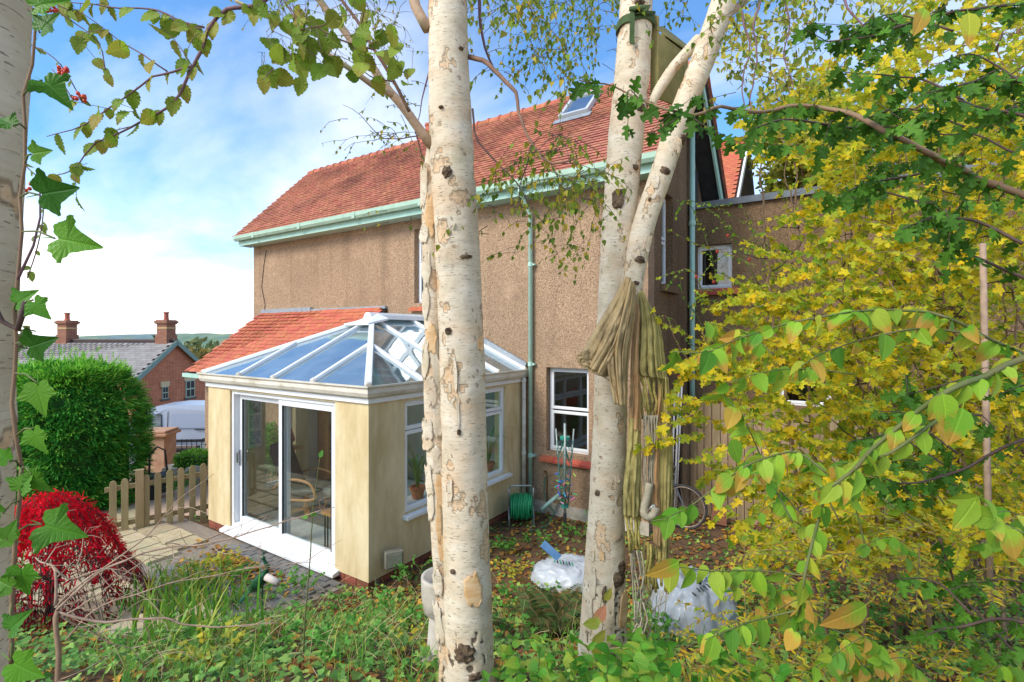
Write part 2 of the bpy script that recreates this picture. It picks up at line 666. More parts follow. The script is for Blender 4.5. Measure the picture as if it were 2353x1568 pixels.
# paved patio: stone flags and a strip of grey block paving by the door
pat = draped('patio', M['mortar'], [(-11.5, 1.6), (-5.1, 1.6), (-5.1, 4.06), (-11.5, 4.06)], .006)
flagT = box_tmpl(-.5, .5, -.5, .5, -.5, .5, .03)
Ms = []
y = 1.7
while y < 4.0:
    hgt = random.choice((.32, .42, .5))
    x = -11.4
    while x < -5.3:
        w = random.choice((.38, .5, .62))
        cxx, cyy = x + w / 2, y + hgt / 2
        ok = (cxx < -7.75 or cyy < 2.7) and cyy + hgt / 2 < 4.05
        if ok:
            z = gz(cxx, cyy)
            Mx = Matrix.Translation((cxx, cyy, z + .015 + random.uniform(-.006, .008))) @ Matrix.Rotation(random.uniform(-.02, .02), 4, 'Z') \
                @ Matrix.Rotation(random.uniform(-.012, .012), 4, 'X') @ Matrix.Diagonal((w - .02, hgt - .02, .05, 1))
            Ms.append(Mx)
        x += w
    y += hgt
pieces(pat, 'flagstone', 'flagstone_rest', flagT, Ms, M['stone'])
Ms = []
for j in range(13):
    for i in range(18):
        cxx, cyy = -8.25 + i * .2 + (j % 2) * .1, 2.78 + j * .1
        if cyy > 4.02 or cxx > -5.2 or cxx < -7.4:
            continue
        Ms.append(Matrix.Translation((cxx, cyy, gz(cxx, cyy) + .012 + random.uniform(-.003, .003))) @ Matrix.Diagonal((.192, .092, .05, 1)))
pieces(pat, 'paving_block', 'paving_block_rest', flagT, Ms, M['block'])


# ------------------------------------------------------------------ wall helper
def wall_cells(b, axis, pos, thick, a0, a1, z0, z1, holes):
    """wall in plane axis=pos, outer face at pos, going 'thick' inwards; holes (a0,a1,z0,z1)"""
    As = sorted({a0, a1, *[h[0] for h in holes], *[h[1] for h in holes]})
    Zs = sorted({z0, z1, *[h[2] for h in holes], *[h[3] for h in holes]})
    for i in range(len(As) - 1):
        for k in range(len(Zs) - 1):
            am, zm = (As[i] + As[i + 1]) / 2, (Zs[k] + Zs[k + 1]) / 2
            if any(h[0] < am < h[1] and h[2] < zm < h[3] for h in holes):
                continue
            lo, hi = sorted((pos, pos + thick))
            if axis == 'y':
                b.box(As[i], As[i + 1], lo, hi, Zs[k], Zs[k + 1])
            else:
                b.box(lo, hi, As[i], As[i + 1], Zs[k], Zs[k + 1])
    return b


def window(parent, axis, pos, a0, a1, z0, z1, lights, fw=.055, inward=1, room=True, glass='glass_dark', name='window', label=None):
    """window frame set in an opening. lights: (a0,a1,z0,z1) in 0..1 units. inward: +1/-1 along the axis"""
    def bx(b, A0, A1, p0, p1, Z0, Z1):
        lo, hi = sorted((p0, p1))
        return b.box(A0, A1, lo, hi, Z0, Z1) if axis == 'y' else b.box(lo, hi, A0, A1, Z0, Z1)
    b = MB()
    p0, p1 = pos, pos + inward * .06
    bx(b, a0, a1, p0, p1, z0, z0 + fw)
    bx(b, a0, a1, p0, p1, z1 - fw, z1)
    bx(b, a0, a0 + fw, p0, p1, z0 + fw, z1 - fw)
    bx(b, a1 - fw, a1, p0, p1, z0 + fw, z1 - fw)
    f = b.build(name, M['white'], parent, bevel=.006, label=label)
    for (s0, s1, t0, t1) in lights:
        A0, A1 = a0 + fw * .6 + (a1 - a0 - 1.2 * fw) * s0, a0 + fw * .6 + (a1 - a0 - 1.2 * fw) * s1
        Z0, Z1 = z0 + fw * .6 + (z1 - z0 - 1.2 * fw) * t0, z0 + fw * .6 + (z1 - z0 - 1.2 * fw) * t1
        c = MB()
        q0, q1 = pos - inward * .012, pos + inward * .045
        w = .05
        bx(c, A0, A1, q0, q1, Z0, Z0 + w)
        bx(c, A0, A1, q0, q1, Z1 - w, Z1)
        bx(c, A0, A0 + w, q0, q1, Z0 + w, Z1 - w)
        bx(c, A1 - w, A1, q0, q1, Z0 + w, Z1 - w)
        c.build('casement', M['white'], f, bevel=.006)
        g = MB()
        bx(g, A0 + w - .004, A1 - w + .004, pos + inward * .012, pos + inward * .018, Z0 + w - .004, Z1 - w + .004)
        g.build('pane', M[glass], f)
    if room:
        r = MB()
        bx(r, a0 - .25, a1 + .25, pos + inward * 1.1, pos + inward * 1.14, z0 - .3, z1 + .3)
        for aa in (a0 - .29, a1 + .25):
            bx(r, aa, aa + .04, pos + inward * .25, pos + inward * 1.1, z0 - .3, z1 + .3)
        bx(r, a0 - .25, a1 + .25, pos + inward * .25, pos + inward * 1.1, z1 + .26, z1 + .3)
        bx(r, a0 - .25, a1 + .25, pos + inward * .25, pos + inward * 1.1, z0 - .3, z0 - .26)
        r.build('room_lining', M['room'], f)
    return f


# ------------------------------------------------------------------ the house
XR, XL_, YW, YB, ZE, YR, ZR = -2.5, -13.49, 7.64, 11.4, 5.54, 9.52, 7.97
house = thing('house', 'large brown pebbledash house with long red tiled roof behind the conservatory', 'house', (-8, 9.5, -.1))
W_UP = (-7.45, -6.40, 3.66, 5.20)
W_LO = (-4.30, -3.50, .98, 2.44)
wall_cells(MB(), 'y', YW, .3, XL_, XR, -.9, ZE + .1, [W_UP, W_LO]).build('front_wall', M['dash'], house)
W_G = (8.33, 9.0, 3.84, 5.42)
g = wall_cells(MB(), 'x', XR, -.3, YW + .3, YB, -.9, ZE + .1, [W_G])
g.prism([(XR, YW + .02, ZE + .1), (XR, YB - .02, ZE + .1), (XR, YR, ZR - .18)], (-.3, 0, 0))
g.build('gable_wall', M['dash_shaded'], house)
g = wall_cells(MB(), 'x', XL_ + .002, .3, YW + .3, YB, -2.5, ZE + .1, [])
g.prism([(XL_ + .3, YW + .02, ZE + .1), (XL_ + .3, YB - .02, ZE + .1), (XL_ + .3, YR, ZR - .18)], (-.29, 0, 0))
g.build('far_gable_wall', M['dash'], house)
wall_cells(MB(), 'y', YB, -.3, XL_ + .31, XR - .31, -2.5, ZE + .1, []).build('rear_wall', M['dash'], house)
box('plinth', M['concrete'], house, -4.6, XR + .02, YW - .03, YW - .002, -.2, .10)

sa = 'sash'
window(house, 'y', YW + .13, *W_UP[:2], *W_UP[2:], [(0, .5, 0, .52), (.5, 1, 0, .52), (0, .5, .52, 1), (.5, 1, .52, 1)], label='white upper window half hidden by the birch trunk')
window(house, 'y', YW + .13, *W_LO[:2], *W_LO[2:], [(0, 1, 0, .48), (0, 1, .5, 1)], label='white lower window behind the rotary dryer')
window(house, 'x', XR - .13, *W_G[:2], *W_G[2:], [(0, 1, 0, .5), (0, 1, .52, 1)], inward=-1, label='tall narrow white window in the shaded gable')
# tiled sills
for (a0, a1, z) in ((W_LO[0] - .1, W_LO[1] + .14, W_LO[2]), (W_UP[0] - .1, W_UP[1] + .1, W_UP[2])):
    sp_ = part('sill', house, 'red tiled window sill')
    n = max(3, int((a1 - a0) / .24))
    for i in range(n):
        w = (a1 - a0) / n
        x0 = a0 + i * w
        MB().add([(x0, YW - .09, z - .17), (x0 + w - .006, YW - .09, z - .17), (x0 + w - .006, YW + .14, z - .03), (x0, YW + .14, z - .03),
                  (x0, YW - .09, z - .13), (x0 + w - .006, YW - .09, z - .13), (x0 + w - .006, YW + .14, z + .005), (x0, YW + .14, z + .005)], BOXF).build('sill_tile', M['sill'], sp_)
box('gable_sill', M['dash_shaded'], house, XR - .1, XR + .1, W_G[0] - .1, W_G[1] + .1, W_G[2] - .12, W_G[2] - .002)

# roof
roof = part('roof', house)
EY = 7.22
slope = Vector((0, YR - EY, ZR - (ZE + .08)))
SL = slope.length
es = slope.normalized()
en = Vector((0, -es.z, es.y))
RX0, RX1 = XL_ - .16, XR + .42
b = MB()
b.prism([(RX0, EY, ZE + .06), (RX0, YR, ZR - .02), (RX0, 2 * YR - EY, ZE + .06), (RX0, YR, ZR - .14)], (RX1 - RX0, 0, 0))
b.build('roof_deck', M['deck'], roof)
tileT = tile_tmpl()
Ms = []
gauge, tw = .1, .166
rows = int(SL / gauge)
ncol = int((RX1 - RX0) / tw)


def on_skylight(x, s):
    return SKY[0] < x < SKY[1] and SKY[2] < s < SKY[3]


def roof_hit(u, v):
    r = ray(u, v)
    o = Vector((0, EY, ZE + .08))
    t = (o - CAM).dot(en) / r.dot(en)
    p = CAM + r * t
    return p.x, (p - o).dot(es)


ka, kb, kc = roof_hit(1287, 282), roof_hit(1352, 282), roof_hit(1345, 228)
SKY = (ka[0], ka[0] + .62, ka[1], kc[1])
for j in range(rows):
    for i in range(ncol + 1):
        x = RX0 + (i + .5 * (j % 2)) * tw
        s = j * gauge
        if x > RX1 - .04 or on_skylight(x, s + .1):
            continue
        tilt = .15 + random.uniform(-.012, .012)
        d = (es * math.cos(tilt) - en * math.sin(tilt))
        n_ = (en * math.cos(tilt) + es * math.sin(tilt))
        o = Vector((x + random.uniform(-.003, .003), EY, ZE + .08)) + es * (s - .03) + en * (.028 + random.uniform(-.003, .004))
        Ms.append(frame4(o, Vector((1, 0, 0)) * (tw - .004), d * .165, n_ * .024))
pieces(roof, 'roof_tile', 'roof_tiles_far', tileT, Ms, M['tile'])
# back slope, verge and ridge tiles
nr = int((RX1 - RX0) / .31)
prof = [(.12 * math.cos(a), .11 * math.sin(a)) for a in np.linspace(-.2, math.pi + .2, 9)]
for i in range(nr):
    x0 = RX0 + i * .31
    b = MB()
    for (xa, xb, k) in ((x0, x0 + .27, 1.0), (x0 + .262, x0 + .315, 1.16)):
        poly = [(xa, YR + c * k, ZR - .05 + s_ * k) for c, s_ in prof] + [(xa, YR + c * k * .8, ZR - .05 + s_ * k * .75) for c, s_ in prof[::-1]]
        b.prism(poly, (xb - xa, 0, 0))
    b.build('ridge_tile', M['ridge'], roof)
# roof window
sk = MB()
o = Vector((0, EY, ZE + .08))


def sp3(x, s, h):
    return Vector((x, 0, 0)) + o + es * s + en * h


x0, x1, s0, s1 = SKY
for (a, b_, c, d_) in ((x0, x1, s0, s0 + .06), (x0, x1, s1 - .06, s1), (x0, x0 + .06, s0 + .06, s1 - .06), (x1 - .06, x1, s0 + .06, s1 - .06)):
    sk.obox(sp3((a + b_) / 2, (c + d_) / 2, .08), Vector(((b_ - a) / 2, 0, 0)), es * (d_ - c) / 2, en * .05)
skf = sk.build('roof_window', pm('grey_frame', hx('b9bdbf'), rough=.4), roof, label='small grey roof window high on the red slope')
MB().obox(sp3((x0 + x1) / 2, (s0 + s1) / 2, .09), Vector(((x1 - x0) / 2 - .05, 0, 0)), es * ((s1 - s0) / 2 - .05), en * .006).build('pane', glassmat('roof_window_glass', (.2, .24, .26), base=.55), skf)
MB().obox(sp3((x0 + x1) / 2, s0 - .09, .062), Vector(((x1 - x0) / 2 + .08, 0, 0)), es * .08, en * .006).build('flashing', M['lead'], skf)
# eaves: gutter, fascia, soffit
GX0, GX1 = XL_ - .14, XR + .3
gp = [(-.07, .10), (-.065, .02), (-.03, -.03), (.02, -.03), (.055, .0), (.055, .10), (.045, .10), (.045, .005), (.015, -.02), (-.025, -.02), (-.055, .025), (-.06, .10)]
MB().prism([(GX0, EY + .0 + p, ZE + q) for p, q in gp], (GX1 - GX0, 0, 0)).build('gutter', M['green'], roof, smooth=False)
for i in range(6):
    x = GX0 + .9 + i * 1.95
    MB().box(x, x + .1, EY - .075, EY + .06, ZE - .034, ZE + .104).build('gutter_joint', M['green'], roof)
box('fascia', M['green2'], roof, GX0, GX1, EY + .075, EY + .10, ZE - .15, ZE + .06)
box('soffit', M['green2'], roof, GX0, GX1, EY + .11, YW - .004, ZE - .14, ZE - .115)
# verges at the near gable: barge boards on both slopes, tile edge
bx_ = RX1 - .06
for sgn in (1, -1):
    d = Vector((0, (YR - EY) * sgn, ZR - ZE - .08))
    st = Vector((bx_, YR - d.y, ZE + .0))
    L = d.length
    dn = d.normalized()
    nn = Vector((0, -dn.z * sgn, dn.y * sgn)) if sgn > 0 else Vector((0, dn.z, -dn.y))
    if nn.z < 0:
        nn = -nn
    MB().obox(st + dn * L / 2 - nn * .07, Vector((.02, 0, 0)), dn * (L / 2 - .03), nn * .11).build('barge_board', M['green2'], roof)
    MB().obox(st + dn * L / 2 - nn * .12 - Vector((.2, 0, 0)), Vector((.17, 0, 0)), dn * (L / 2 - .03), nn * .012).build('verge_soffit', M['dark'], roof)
    for k in range(int(L / .1)):
        if sgn < 0:
            MB().obox(st + dn * (k * .1 + .06) + nn * .085 + Vector((.02, 0, 0)), Vector((.08, 0, 0)), dn * .052, nn * .012).build('verge_tile', M['ridge'], roof)
box('eaves_box', M['green2'], roof, XR + .02, RX1 - .1, YB - .35, YB + .2, ZE + .62, ZE + .86)
box('gable_panel', M['dark'], house, XR + .004, XR + .03, 10.15, 10.75, 5.62, 6.35, label='dark recess under the far barge board')  # thin dark slab set on the wall face
# chimney behind the ridge
ch = MB().box(-9.78, -9.2, 10.2, 10.8, 6.8, 8.42).box(-9.83, -9.15, 10.15, 10.85, 8.42, 8.52).build('chimney', brickmat('chimney_brick', hx('a85a40'), hx('8e4a36'), hx('a89a88')), roof)
for x in (-9.66, -9.33):
    MB().lathe((x, 10.5, 8.52), [(.12, 0), (.11, .3), (.13, .32), (.13, .38), (.08, .38), (.08, .1)], 12).build('chimney_pot', M['ridge'], ch)
# downpipes
pd = MB()
px, py = -4.58, YW - .07
pd.tube([(px, EY, ZE - .02), (px, EY, ZE - .12), (px, py, ZE - .42), (px, py, .05)], .036, 10)
dp = pd.build('downpipe', M['green2'], house, smooth=True, label='mint green downpipe on the front wall')
for z in (4.2, 2.45, .85):
    MB().lathe((px, py, z), [(.037, 0), (.047, .004), (.047, .07), (.037, .074)], 12).box(px + .04, px + .085, py - .012, py + .07, z + .02, z + .05).build('bracket', M['green2'], dp)
sd = MB()
qx, qy = XR + .09, 10.0
sd.tube([(qx, qy, -.1), (qx, qy, 6.95)], .052, 12)
sp2_ = sd.build('soil_pipe', M['green2'], house, smooth=True, label='tall mint green soil pipe at the house corner')
for z in (3.55, 5.1):
    MB().lathe((qx, qy, z), [(.054, 0), (.068, .004), (.068, .09), (.054, .094)], 14).build('collar', M['green2'], sp2_)
# flat-roofed extension
ex = thing('flat_roofed_extension', 'brown pebbledash flat-roofed extension right of the house behind yellow leaves', 'extension', (0, 12, -.1))
w0, w1 = onY(1600, 568, 10.1), onY(1682, 668, 10.1)
WE = (w0.x, w1.x, 3.88, 4.72)
WE2 = (-.95, -.15, 1.75, 2.3)
wall_cells(MB(), 'y', 10.1, .3, XR + .01, 3.2, -.5, 5.42, [WE, WE2]).build('wall', M['dash_shaded'], ex)
box('side_wall', M['dash_shaded'], ex, 2.9, 3.2, 10.41, 14, -.5, 5.42)
box('coping', M['coping'], ex, XR + .02, 3.3, 10.02, 10.45, 5.42, 5.54)
box('flat_roof', M['coping'], ex, XR + .02, 3.2, 10.46, 14, 5.38, 5.46)
window(ex, 'y', 10.22, *WE, [(0, 1, 0, 1)], name='window', label='small white window above a red sill')
window(ex, 'y', 10.22, *WE2, [(0, 1, 0, 1)], name='window')
sp_ = part('sill', ex)
for i in range(5):
    w = (WE[1] - WE[0] + .2) / 5
    box('sill_tile', M['sill'], sp_, WE[0] - .08 + i * w, WE[0] - .085 + i * w + w, 10.0, 10.2, WE[2] - .12, WE[2] - .004)
# rear wing with its own red roof
rw = thing('rear_wing', 'red tiled rear wing with white gable boards behind the extension', 'house wing', (-4.3, 16, -.1))
box('wall', M['dash_shaded'], rw, -6.2, -2.6, 14.6, 19, -.5, 6.3)
wy0, wz0, wy1, wz1 = 14.3, 6.3, 16.6, 9.0
b = MB().prism([(-6.4, wy0, wz0), (-6.4, wy1, wz1), (-6.4, 2 * wy1 - wy0, wz0)], (4.05, 0, 0)).build('roof', M['deck'], rw)
d = Vector((0, wy1 - wy0, wz1 - wz0)).normalized()
n_ = Vector((0, -d.z, d.y))
Ms = []
for j in range(35):
    for i in range(24):
        x = -6.4 + (i + .5 * (j % 2)) * .166
        if x > -2.4:
            continue
        Ms.append(frame4(Vector((x, wy0, wz0)) + d * (j * .1) + n_ * .03, Vector((.162, 0, 0)), (d - n_ * .11) * .16, n_ * .017))
pieces(rw, 'roof_tile', 'roof_tiles_far', tileT, Ms, M['tile2'])
MB().prism([(-2.35, wy0 - .1, wz0 - .2), (-2.35, wy1, wz1 - .15), (-2.35, wy1, wz1 + .06), (-2.35, wy0 - .1, wz0 + .02)], (.05, 0, 0)).build('barge_board', M['white'], rw)

# ------------------------------------------------------------------ tiled lean-to
lt = thing('tiled_porch', 'low lean-to with bright red tiled roof between house and conservatory', 'porch', (-10.8, 7, -.1))
LX0, LX1, LZ1, LY0, LZ0 = -13.05, -8.25, 3.6, 5.75, 2.12
box('wall', M['dash'], lt, LX0 + .15, -8.75, 6.1, YW - .01, -1.5, 2.3)
d = Vector((0, YW - LY0, LZ1 - LZ0))
L = d.length
d.normalize()
n_ = Vector((0, -d.z, d.y))
MB().prism([(LX0, LY0, LZ0 - .02), (LX0, YW - .004, LZ1 - .02), (LX0, YW - .004, LZ1 - .14), (LX0, LY0 + .02, LZ0 - .12)], (LX1 - LX0, 0, 0)).build('roof_deck', M['deck'], lt)
Ms = []
for j in range(int(L / .13)):
    for i in range(int((LX1 - LX0) / .2) + 1):
        x = LX0 + .1 + (i + .5 * (j % 2)) * .2
        if x > LX1 - .06:
            continue
        t = .13 + random.uniform(-.02, .02)
        Ms.append(frame4(Vector((x, LY0, LZ0)) + d * (j * .13 - .03) + n_ * (.035 + random.uniform(-.003, .005)), Vector((.196, 0, 0)), (d - n_ * t) * .2, n_ * .02))
pieces(lt, 'roof_tile', 'roof_tiles_far', tileT, Ms, M['tile2'])
MB().box(LX0 + .05, LX0 + 2.2, YW - .09, YW - .003, LZ1 - .03, LZ1 + .075).box(LX0 + 2.2, LX1, YW - .075, YW - .003, LZ1 - .03, LZ1 + .03).build('flashing', M['lead'], lt)
MB().prism([(LX0, LY0 - .09, LZ0 - .11), (LX0, LY0 - .09, LZ0 - .02), (LX0, LY0 + .01, LZ0 - .02), (LX0, LY0 + .01, LZ0 - .11)], (LX1 - LX0, 0, 0)).build('gutter', M['green2'], lt)
# black cable on the house wall
cb = MB()
pts = [onY(u, v, YW - .012) for u, v in ((612, 575), (606, 610), (601, 660), (609, 700), (607, 718))]
cb.tube(pts, .008, 5).build('wall_cable', M['dark'], house)
# ------------------------------------------------------------------ conservatory
CX0, CX1, CY0, CY1 = -8.56, -4.75, 4.10, YW - .005
con = thing('conservatory', 'pale yellow rendered conservatory with hipped glass roof and sliding doors', 'conservatory', (-6.6, 5.9, -.1))
DR = (-7.905, -5.375)
WT = .24
b = MB()
# front pillars, side wall, far side wall
wall_cells(b, 'y', CY0, WT, CX0, CX1, .02, 2.18, [(DR[0], DR[1], .0201, 2.145)])
b.build('front_wall', M['render'], con)
SW = (4.70, 7.06, .66, 2.14)
wall_cells(MB(), 'x', CX1, -WT, CY0 + WT, CY1, .02, 2.18, [SW]).build('side_wall', M['render'], con)
FWN = (4.92, 5.5, .30, 2.10)
wall_cells(MB(), 'x', CX0, WT, CY0 + WT, CY1, .02, 2.18, [FWN]).build('far_side_wall', M['render'], con)
# brick plinth, each brick
bt = box_tmpl(-.5, .5, -.5, .5, -.5, .5)
Ms = []
for c in range(2):
    z = -.075 + c * .075 - .03
    x = CX0 + .1
    while x < CX1 - .01:
        if not (DR[0] < x < DR[1]):
            Ms.append(Matrix.Translation((x, CY0 + .06, z)) @ Matrix.Diagonal((.212, .1, .064, 1)))
        x += .224
    y = CY0 + .2
    while y < CY1 - .1:
        Ms.append(Matrix.Translation((CX1 - .06, y + (c % 2) * .11, z)) @ Matrix.Diagonal((.1, .212, .064, 1)))
        y += .224
pieces(con, 'plinth_brick', 'plinth_rest', bt, Ms, M['plinth'])
MB().box(CX0 + .02, CX1 - .03, CY0 + .03, CY1, -.35, .015).build('base', M['mortar'], con)
# floor tiles with a dark band
Ms, Mk = [], []
for i in range(11):
    for j in range(10):
        x, y = -8.15 + i * .31, 4.4 + j * .32
        dark = j == 2 or i == 10
        (Mk if dark else Ms).append(Matrix.Translation((x, y, .03)) @ Matrix.Diagonal((.305, .315, .024, 1)))
pieces(con, 'floor_tile', 'floor_rest', bt, Ms, pm('pale_floor_tile', hx('c3c4bd'), hx('d2d3cc'), scale=4, rough=.35, var=.06))
pieces(con, 'floor_tile', 'floor_rest', bt, Mk, pm('grey_floor_tile', hx('77746e'), hx('87847d'), scale=4, rough=.4, var=.06))
# inner face of the house wall
box('inner_wall', pm('inner_plaster', hx('9c968a'), hx('a8a296'), scale=2, rough=.9), con, CX0 + .25, CX1 - .25, CY1 - .05, CY1 - .02, .03, 2.4)

# eaves: white board, weathered gutter all round
zf = 2.18
for nm, a in (('front', (CX0 - .03, CX1 + .03, CY0 - .03, CY0 + .02)), ('side', (CX1 - .02, CX1 + .03, CY0 + .021, CY1)), ('far', (CX0 - .03, CX0 + .02, CY0 + .021, CY1))):
    box('eaves_board', M['white'], con, *a, zf - .005, zf + .05)
gpr = [(0, 0), (.03, -.0), (.05, .02), (.085, .03), (.105, .075), (.1, .125), (.125, .145), (.125, .165), (.1, .165), (.095, .15), (0, .15)]
gz0 = zf + .052
poly = lambda s, q: None
# front run and side run are mitred at the near corner
b = MB()
n = len(gpr)
near = [(CX1 + p, CY0 - p, gz0 + q) for p, q in gpr]
farl = [(CX0 - p, CY0 - p, gz0 + q) for p, q in gpr]
back = [(CX1 + p, CY1, gz0 + q) for p, q in gpr]
backl = [(CX0 - p, CY1, gz0 + q) for p, q in gpr]
for A, B in ((farl, near), (near, back), (backl, farl)):
    b.add(A + B, [(i, (i + 1) % n, n + (i + 1) % n, n + i) for i in range(n)] + [tuple(range(n))[::-1], tuple(range(n, 2 * n))])
b.build('gutter', M['cream'], con)
# roof frame
E_Z, AP_Z = gz0 + .16, 3.27
XM, AY = (CX0 + CX1) / 2, 5.82
EL, ER = CX0 - .05, CX1 + .05
EF = CY0 - .05
apex, rback = Vector((XM, AY, AP_Z)), Vector((XM, CY1, AP_Z))
cn, cfl = Vector((ER, EF, E_Z)), Vector((EL, EF, E_Z))
rf = part('glass_roof', con)


def rafter(a, b_, name='rafter', w=.06, h=.05):
    a, b_ = Vector(a), Vector(b_)
    o_ = MB().bar(a + Vector((0, 0, .015)), b_ + Vector((0, 0, .015)), w, h).build(name, M['white'], rf, bevel=.01)
    d = (b_ - a).normalized()
    MB().lathe(a - d * .03 + Vector((0, 0, .01)), [(.03, 0), (.042, .01), (.042, .05), (.03, .055)], 10, d).build('end_cap', M['cream'], o_)
    return o_


rafter(cn, apex, 'hip_rafter', .085, .06)
rafter(cfl, apex, 'hip_rafter', .085, .06)


def hipz(p):                       # height on the roof surface
    zf_ = (p[1] - EF) / (AY - EF)
    zr_ = (ER - p[0]) / (ER - XM)
    zl_ = (p[0] - EL) / (XM - EL)
    return E_Z + (AP_Z - E_Z) * min(zf_, zr_, zl_, 1)


for x in (-7.55, -6.655, -5.75):
    t = min((ER - x) / (ER - XM), (x - EL) / (XM - EL), .985)
    rafter((x, EF, E_Z), (x, EF + (AY - EF) * t, E_Z + (AP_Z - E_Z) * t))
for y in (4.98, 5.86, 6.74, 7.56):
    t = min((y - EF) / (AY - EF), 1)
    rafter((ER, y, E_Z), (ER + (XM - ER) * t, y, E_Z + (AP_Z - E_Z) * t))
    rafter((EL, y, E_Z), (EL + (XM - EL) * t, y, E_Z + (AP_Z - E_Z) * t))
# ridge with finial cap
MB().prism([(XM - .11, AY - .1, AP_Z), (XM + .11, AY - .1, AP_Z), (XM + .08, AY - .1, AP_Z + .07), (XM + .04, AY - .1, AP_Z + .11), (XM - .04, AY - .1, AP_Z + .11), (XM - .08, AY - .1, AP_Z + .07)],
           (0, CY1 - AY + .1, 0)).build('ridge_beam', M['white'], rf)
MB().prism([(XM - .3, AY - .34, AP_Z - .11), (XM + .3, AY - .34, AP_Z - .11), (XM + .3, AY + .1, AP_Z - .02), (XM + .1, AY + .05, AP_Z + .06), (XM - .1, AY + .05, AP_Z + .06), (XM - .3, AY + .1, AP_Z - .02)], (0, 0, .03)).build('ridge_cap', M['white'], rf)
# glass panes between the rafters
def pane(poly, nm='roof_pane'):
    a = [Vector(p) for p in poly]
    n_ = (a[1] - a[0]).cross(a[2] - a[0]).normalized()
    if n_.z < 0:
        n_ = -n_
    MB().prism([p - n_ * .012 for p in a], n_ * .008).build(nm, M['glass_roof'], rf)


def fr(x):
    t = min((ER - x) / (ER - XM), (x - EL) / (XM - EL), 1)
    return Vector((x, EF + (AY - EF) * t, E_Z + (AP_Z - E_Z) * t))


xs = [EL, -7.55, -6.655, -5.75, ER]
for x0, x1 in zip(xs, xs[1:]):
    pl = [(x0, EF, E_Z), (x1, EF, E_Z)]
    if x1 < ER: pl.append(fr(x1))
    if x0 > EL: pl.append(fr(x0))
    pane(pl)


def sr(y, sgn):
    t = min((y - EF) / (AY - EF), 1)
    e = ER if sgn > 0 else EL
    return Vector((e + (XM - e) * t, y, E_Z + (AP_Z - E_Z) * t))


ys = [EF, 4.98, 5.86, 6.74, 7.56]
for sgn in (1, -1):
    e = ER if sgn > 0 else EL
    for y0, y1 in zip(ys, ys[1:]):
        pl = [(e, y0, E_Z), (e, y1, E_Z), sr(y1, sgn)]
        if y0 > EF: pl.append(sr(y0, sgn))
        pane(pl)
# eaves beam under the glass edges and lead flashing on the house wall
for a, b_ in (((EL, EF, E_Z - .03), (ER, EF, E_Z - .03)), ((ER, EF, E_Z - .03), (ER, CY1, E_Z - .03)), ((EL, EF, E_Z - .03), (EL, CY1, E_Z - .03))):
    MB().bar(a, b_, .06, .05).build('eaves_beam', M['white'], rf)
for a, b_ in (((ER, CY1 - .03, E_Z + .05), (XM, CY1 - .03, AP_Z + .08)), ((EL, CY1 - .03, E_Z + .05), (XM, CY1 - .03, AP_Z + .08))):
    MB().bar(a, b_, .05, .14).build('flashing', M['lead'], rf)
# internal tie bars
for y in (5.86, 6.9):
    MB().bar((CX0 + .2, y, 2.32), (CX1 - .2, y, 2.32), .035, .035).build('tie_bar', M['white'], rf)
    MB().bar((XM, y, 2.33), (XM, y, AP_Z - .05), .03, .03).build('king_rod', M['white'], rf)

# sliding patio door
door = part('sliding_door', con)
x0, x1 = DR
yd = CY0 + .03
b = MB()
b.box(x0, x0 + .055, yd, yd + .15, .05, 2.143).box(x1 - .055, x1, yd, yd + .15, .05, 2.143).box(x0 + .055, x1 - .055, yd, yd + .15, 2.09, 2.143).box(x0 + .055, x1 - .055, yd, yd + .15, .05, .10)
b.build('door_frame', M['white'], door, bevel=.006)
MB().prism([(x0 - .12, CY0 - .10, -.03), (x0 - .12, CY0 - .10, .01), (x0 - .12, CY0 + .03, .048), (x0 - .12, CY0 + .2, .048), (x0 - .12, CY0 + .2, -.03)], (x1 - x0 + .2, 0, 0)).build('door_sill', M['white'], door, bevel=.004)
xm = (x0 + x1) / 2
for (a, c, yy, nm) in ((x0 + .056, xm + .06, yd + .085, 'door_leaf'), (xm - .05, x1 - .056, yd + .02, 'door_leaf')):
    s = .085
    f = MB().box(a, a + s, yy, yy + .055, .101, 2.089).box(c - s, c, yy, yy + .055, .101, 2.089).box(a + s, c - s, yy, yy + .055, .101, .101 + s * 1.1).box(a + s, c - s, yy, yy + .055, 2.089 - s, 2.089).build(nm, M['white'], door, bevel=.006)
    MB().box(a + s - .005, c - s + .005, yy + .022, yy + .034, .1 + s, 2.095 - s).build('pane', M['glass'], f)
    for q in (a + s, c - s - .012):
        MB().box(q, q + .012, yy - .003, yy + .02, .101 + s * 1.1, 2.089 - s).build('gasket', M['black'], f)
hx0 = x0 + .056 + .03
chrome = pm('chrome', hx('c9c9c9'), rough=.15, metal=1.0)
MB().box(hx0, hx0 + .025, yd + .06, yd + .084, .98, 1.22).tube([(hx0 + .012, yd + .06, 1.02), (hx0 + .012, yd + .03, 1.03), (hx0 + .012, yd + .03, 1.17), (hx0 + .012, yd + .06, 1.18)], .009, 6).build('handle', chrome, door)

# side windows with top lights (seen either side of the birch trunk)
third = 1 / 3
def con_window(axis_x, inward, rng, lab):
    window(con, 'x', axis_x, rng[0], rng[1], rng[2], rng[3],
           [(i * third, (i + 1) * third, 0, .735) for i in range(3)] + [(i * third, (i + 1) * third, .745, 1) for i in range(3)],
           inward=inward, room=False, glass='glass', label=lab)


con_window(CX1 - .05, -1, SW, 'white three-light side window with top openers')
window(con, 'x', CX0 + .05, *FWN, [(0, 1, 0, 1)], room=False, glass='glass')
box('window_sill', M['white'], con, CX1 - .06, CX1 + .09, SW[0] - .04, SW[1] + .07, SW[2] - .055, SW[2] - .003, bevel=.008)
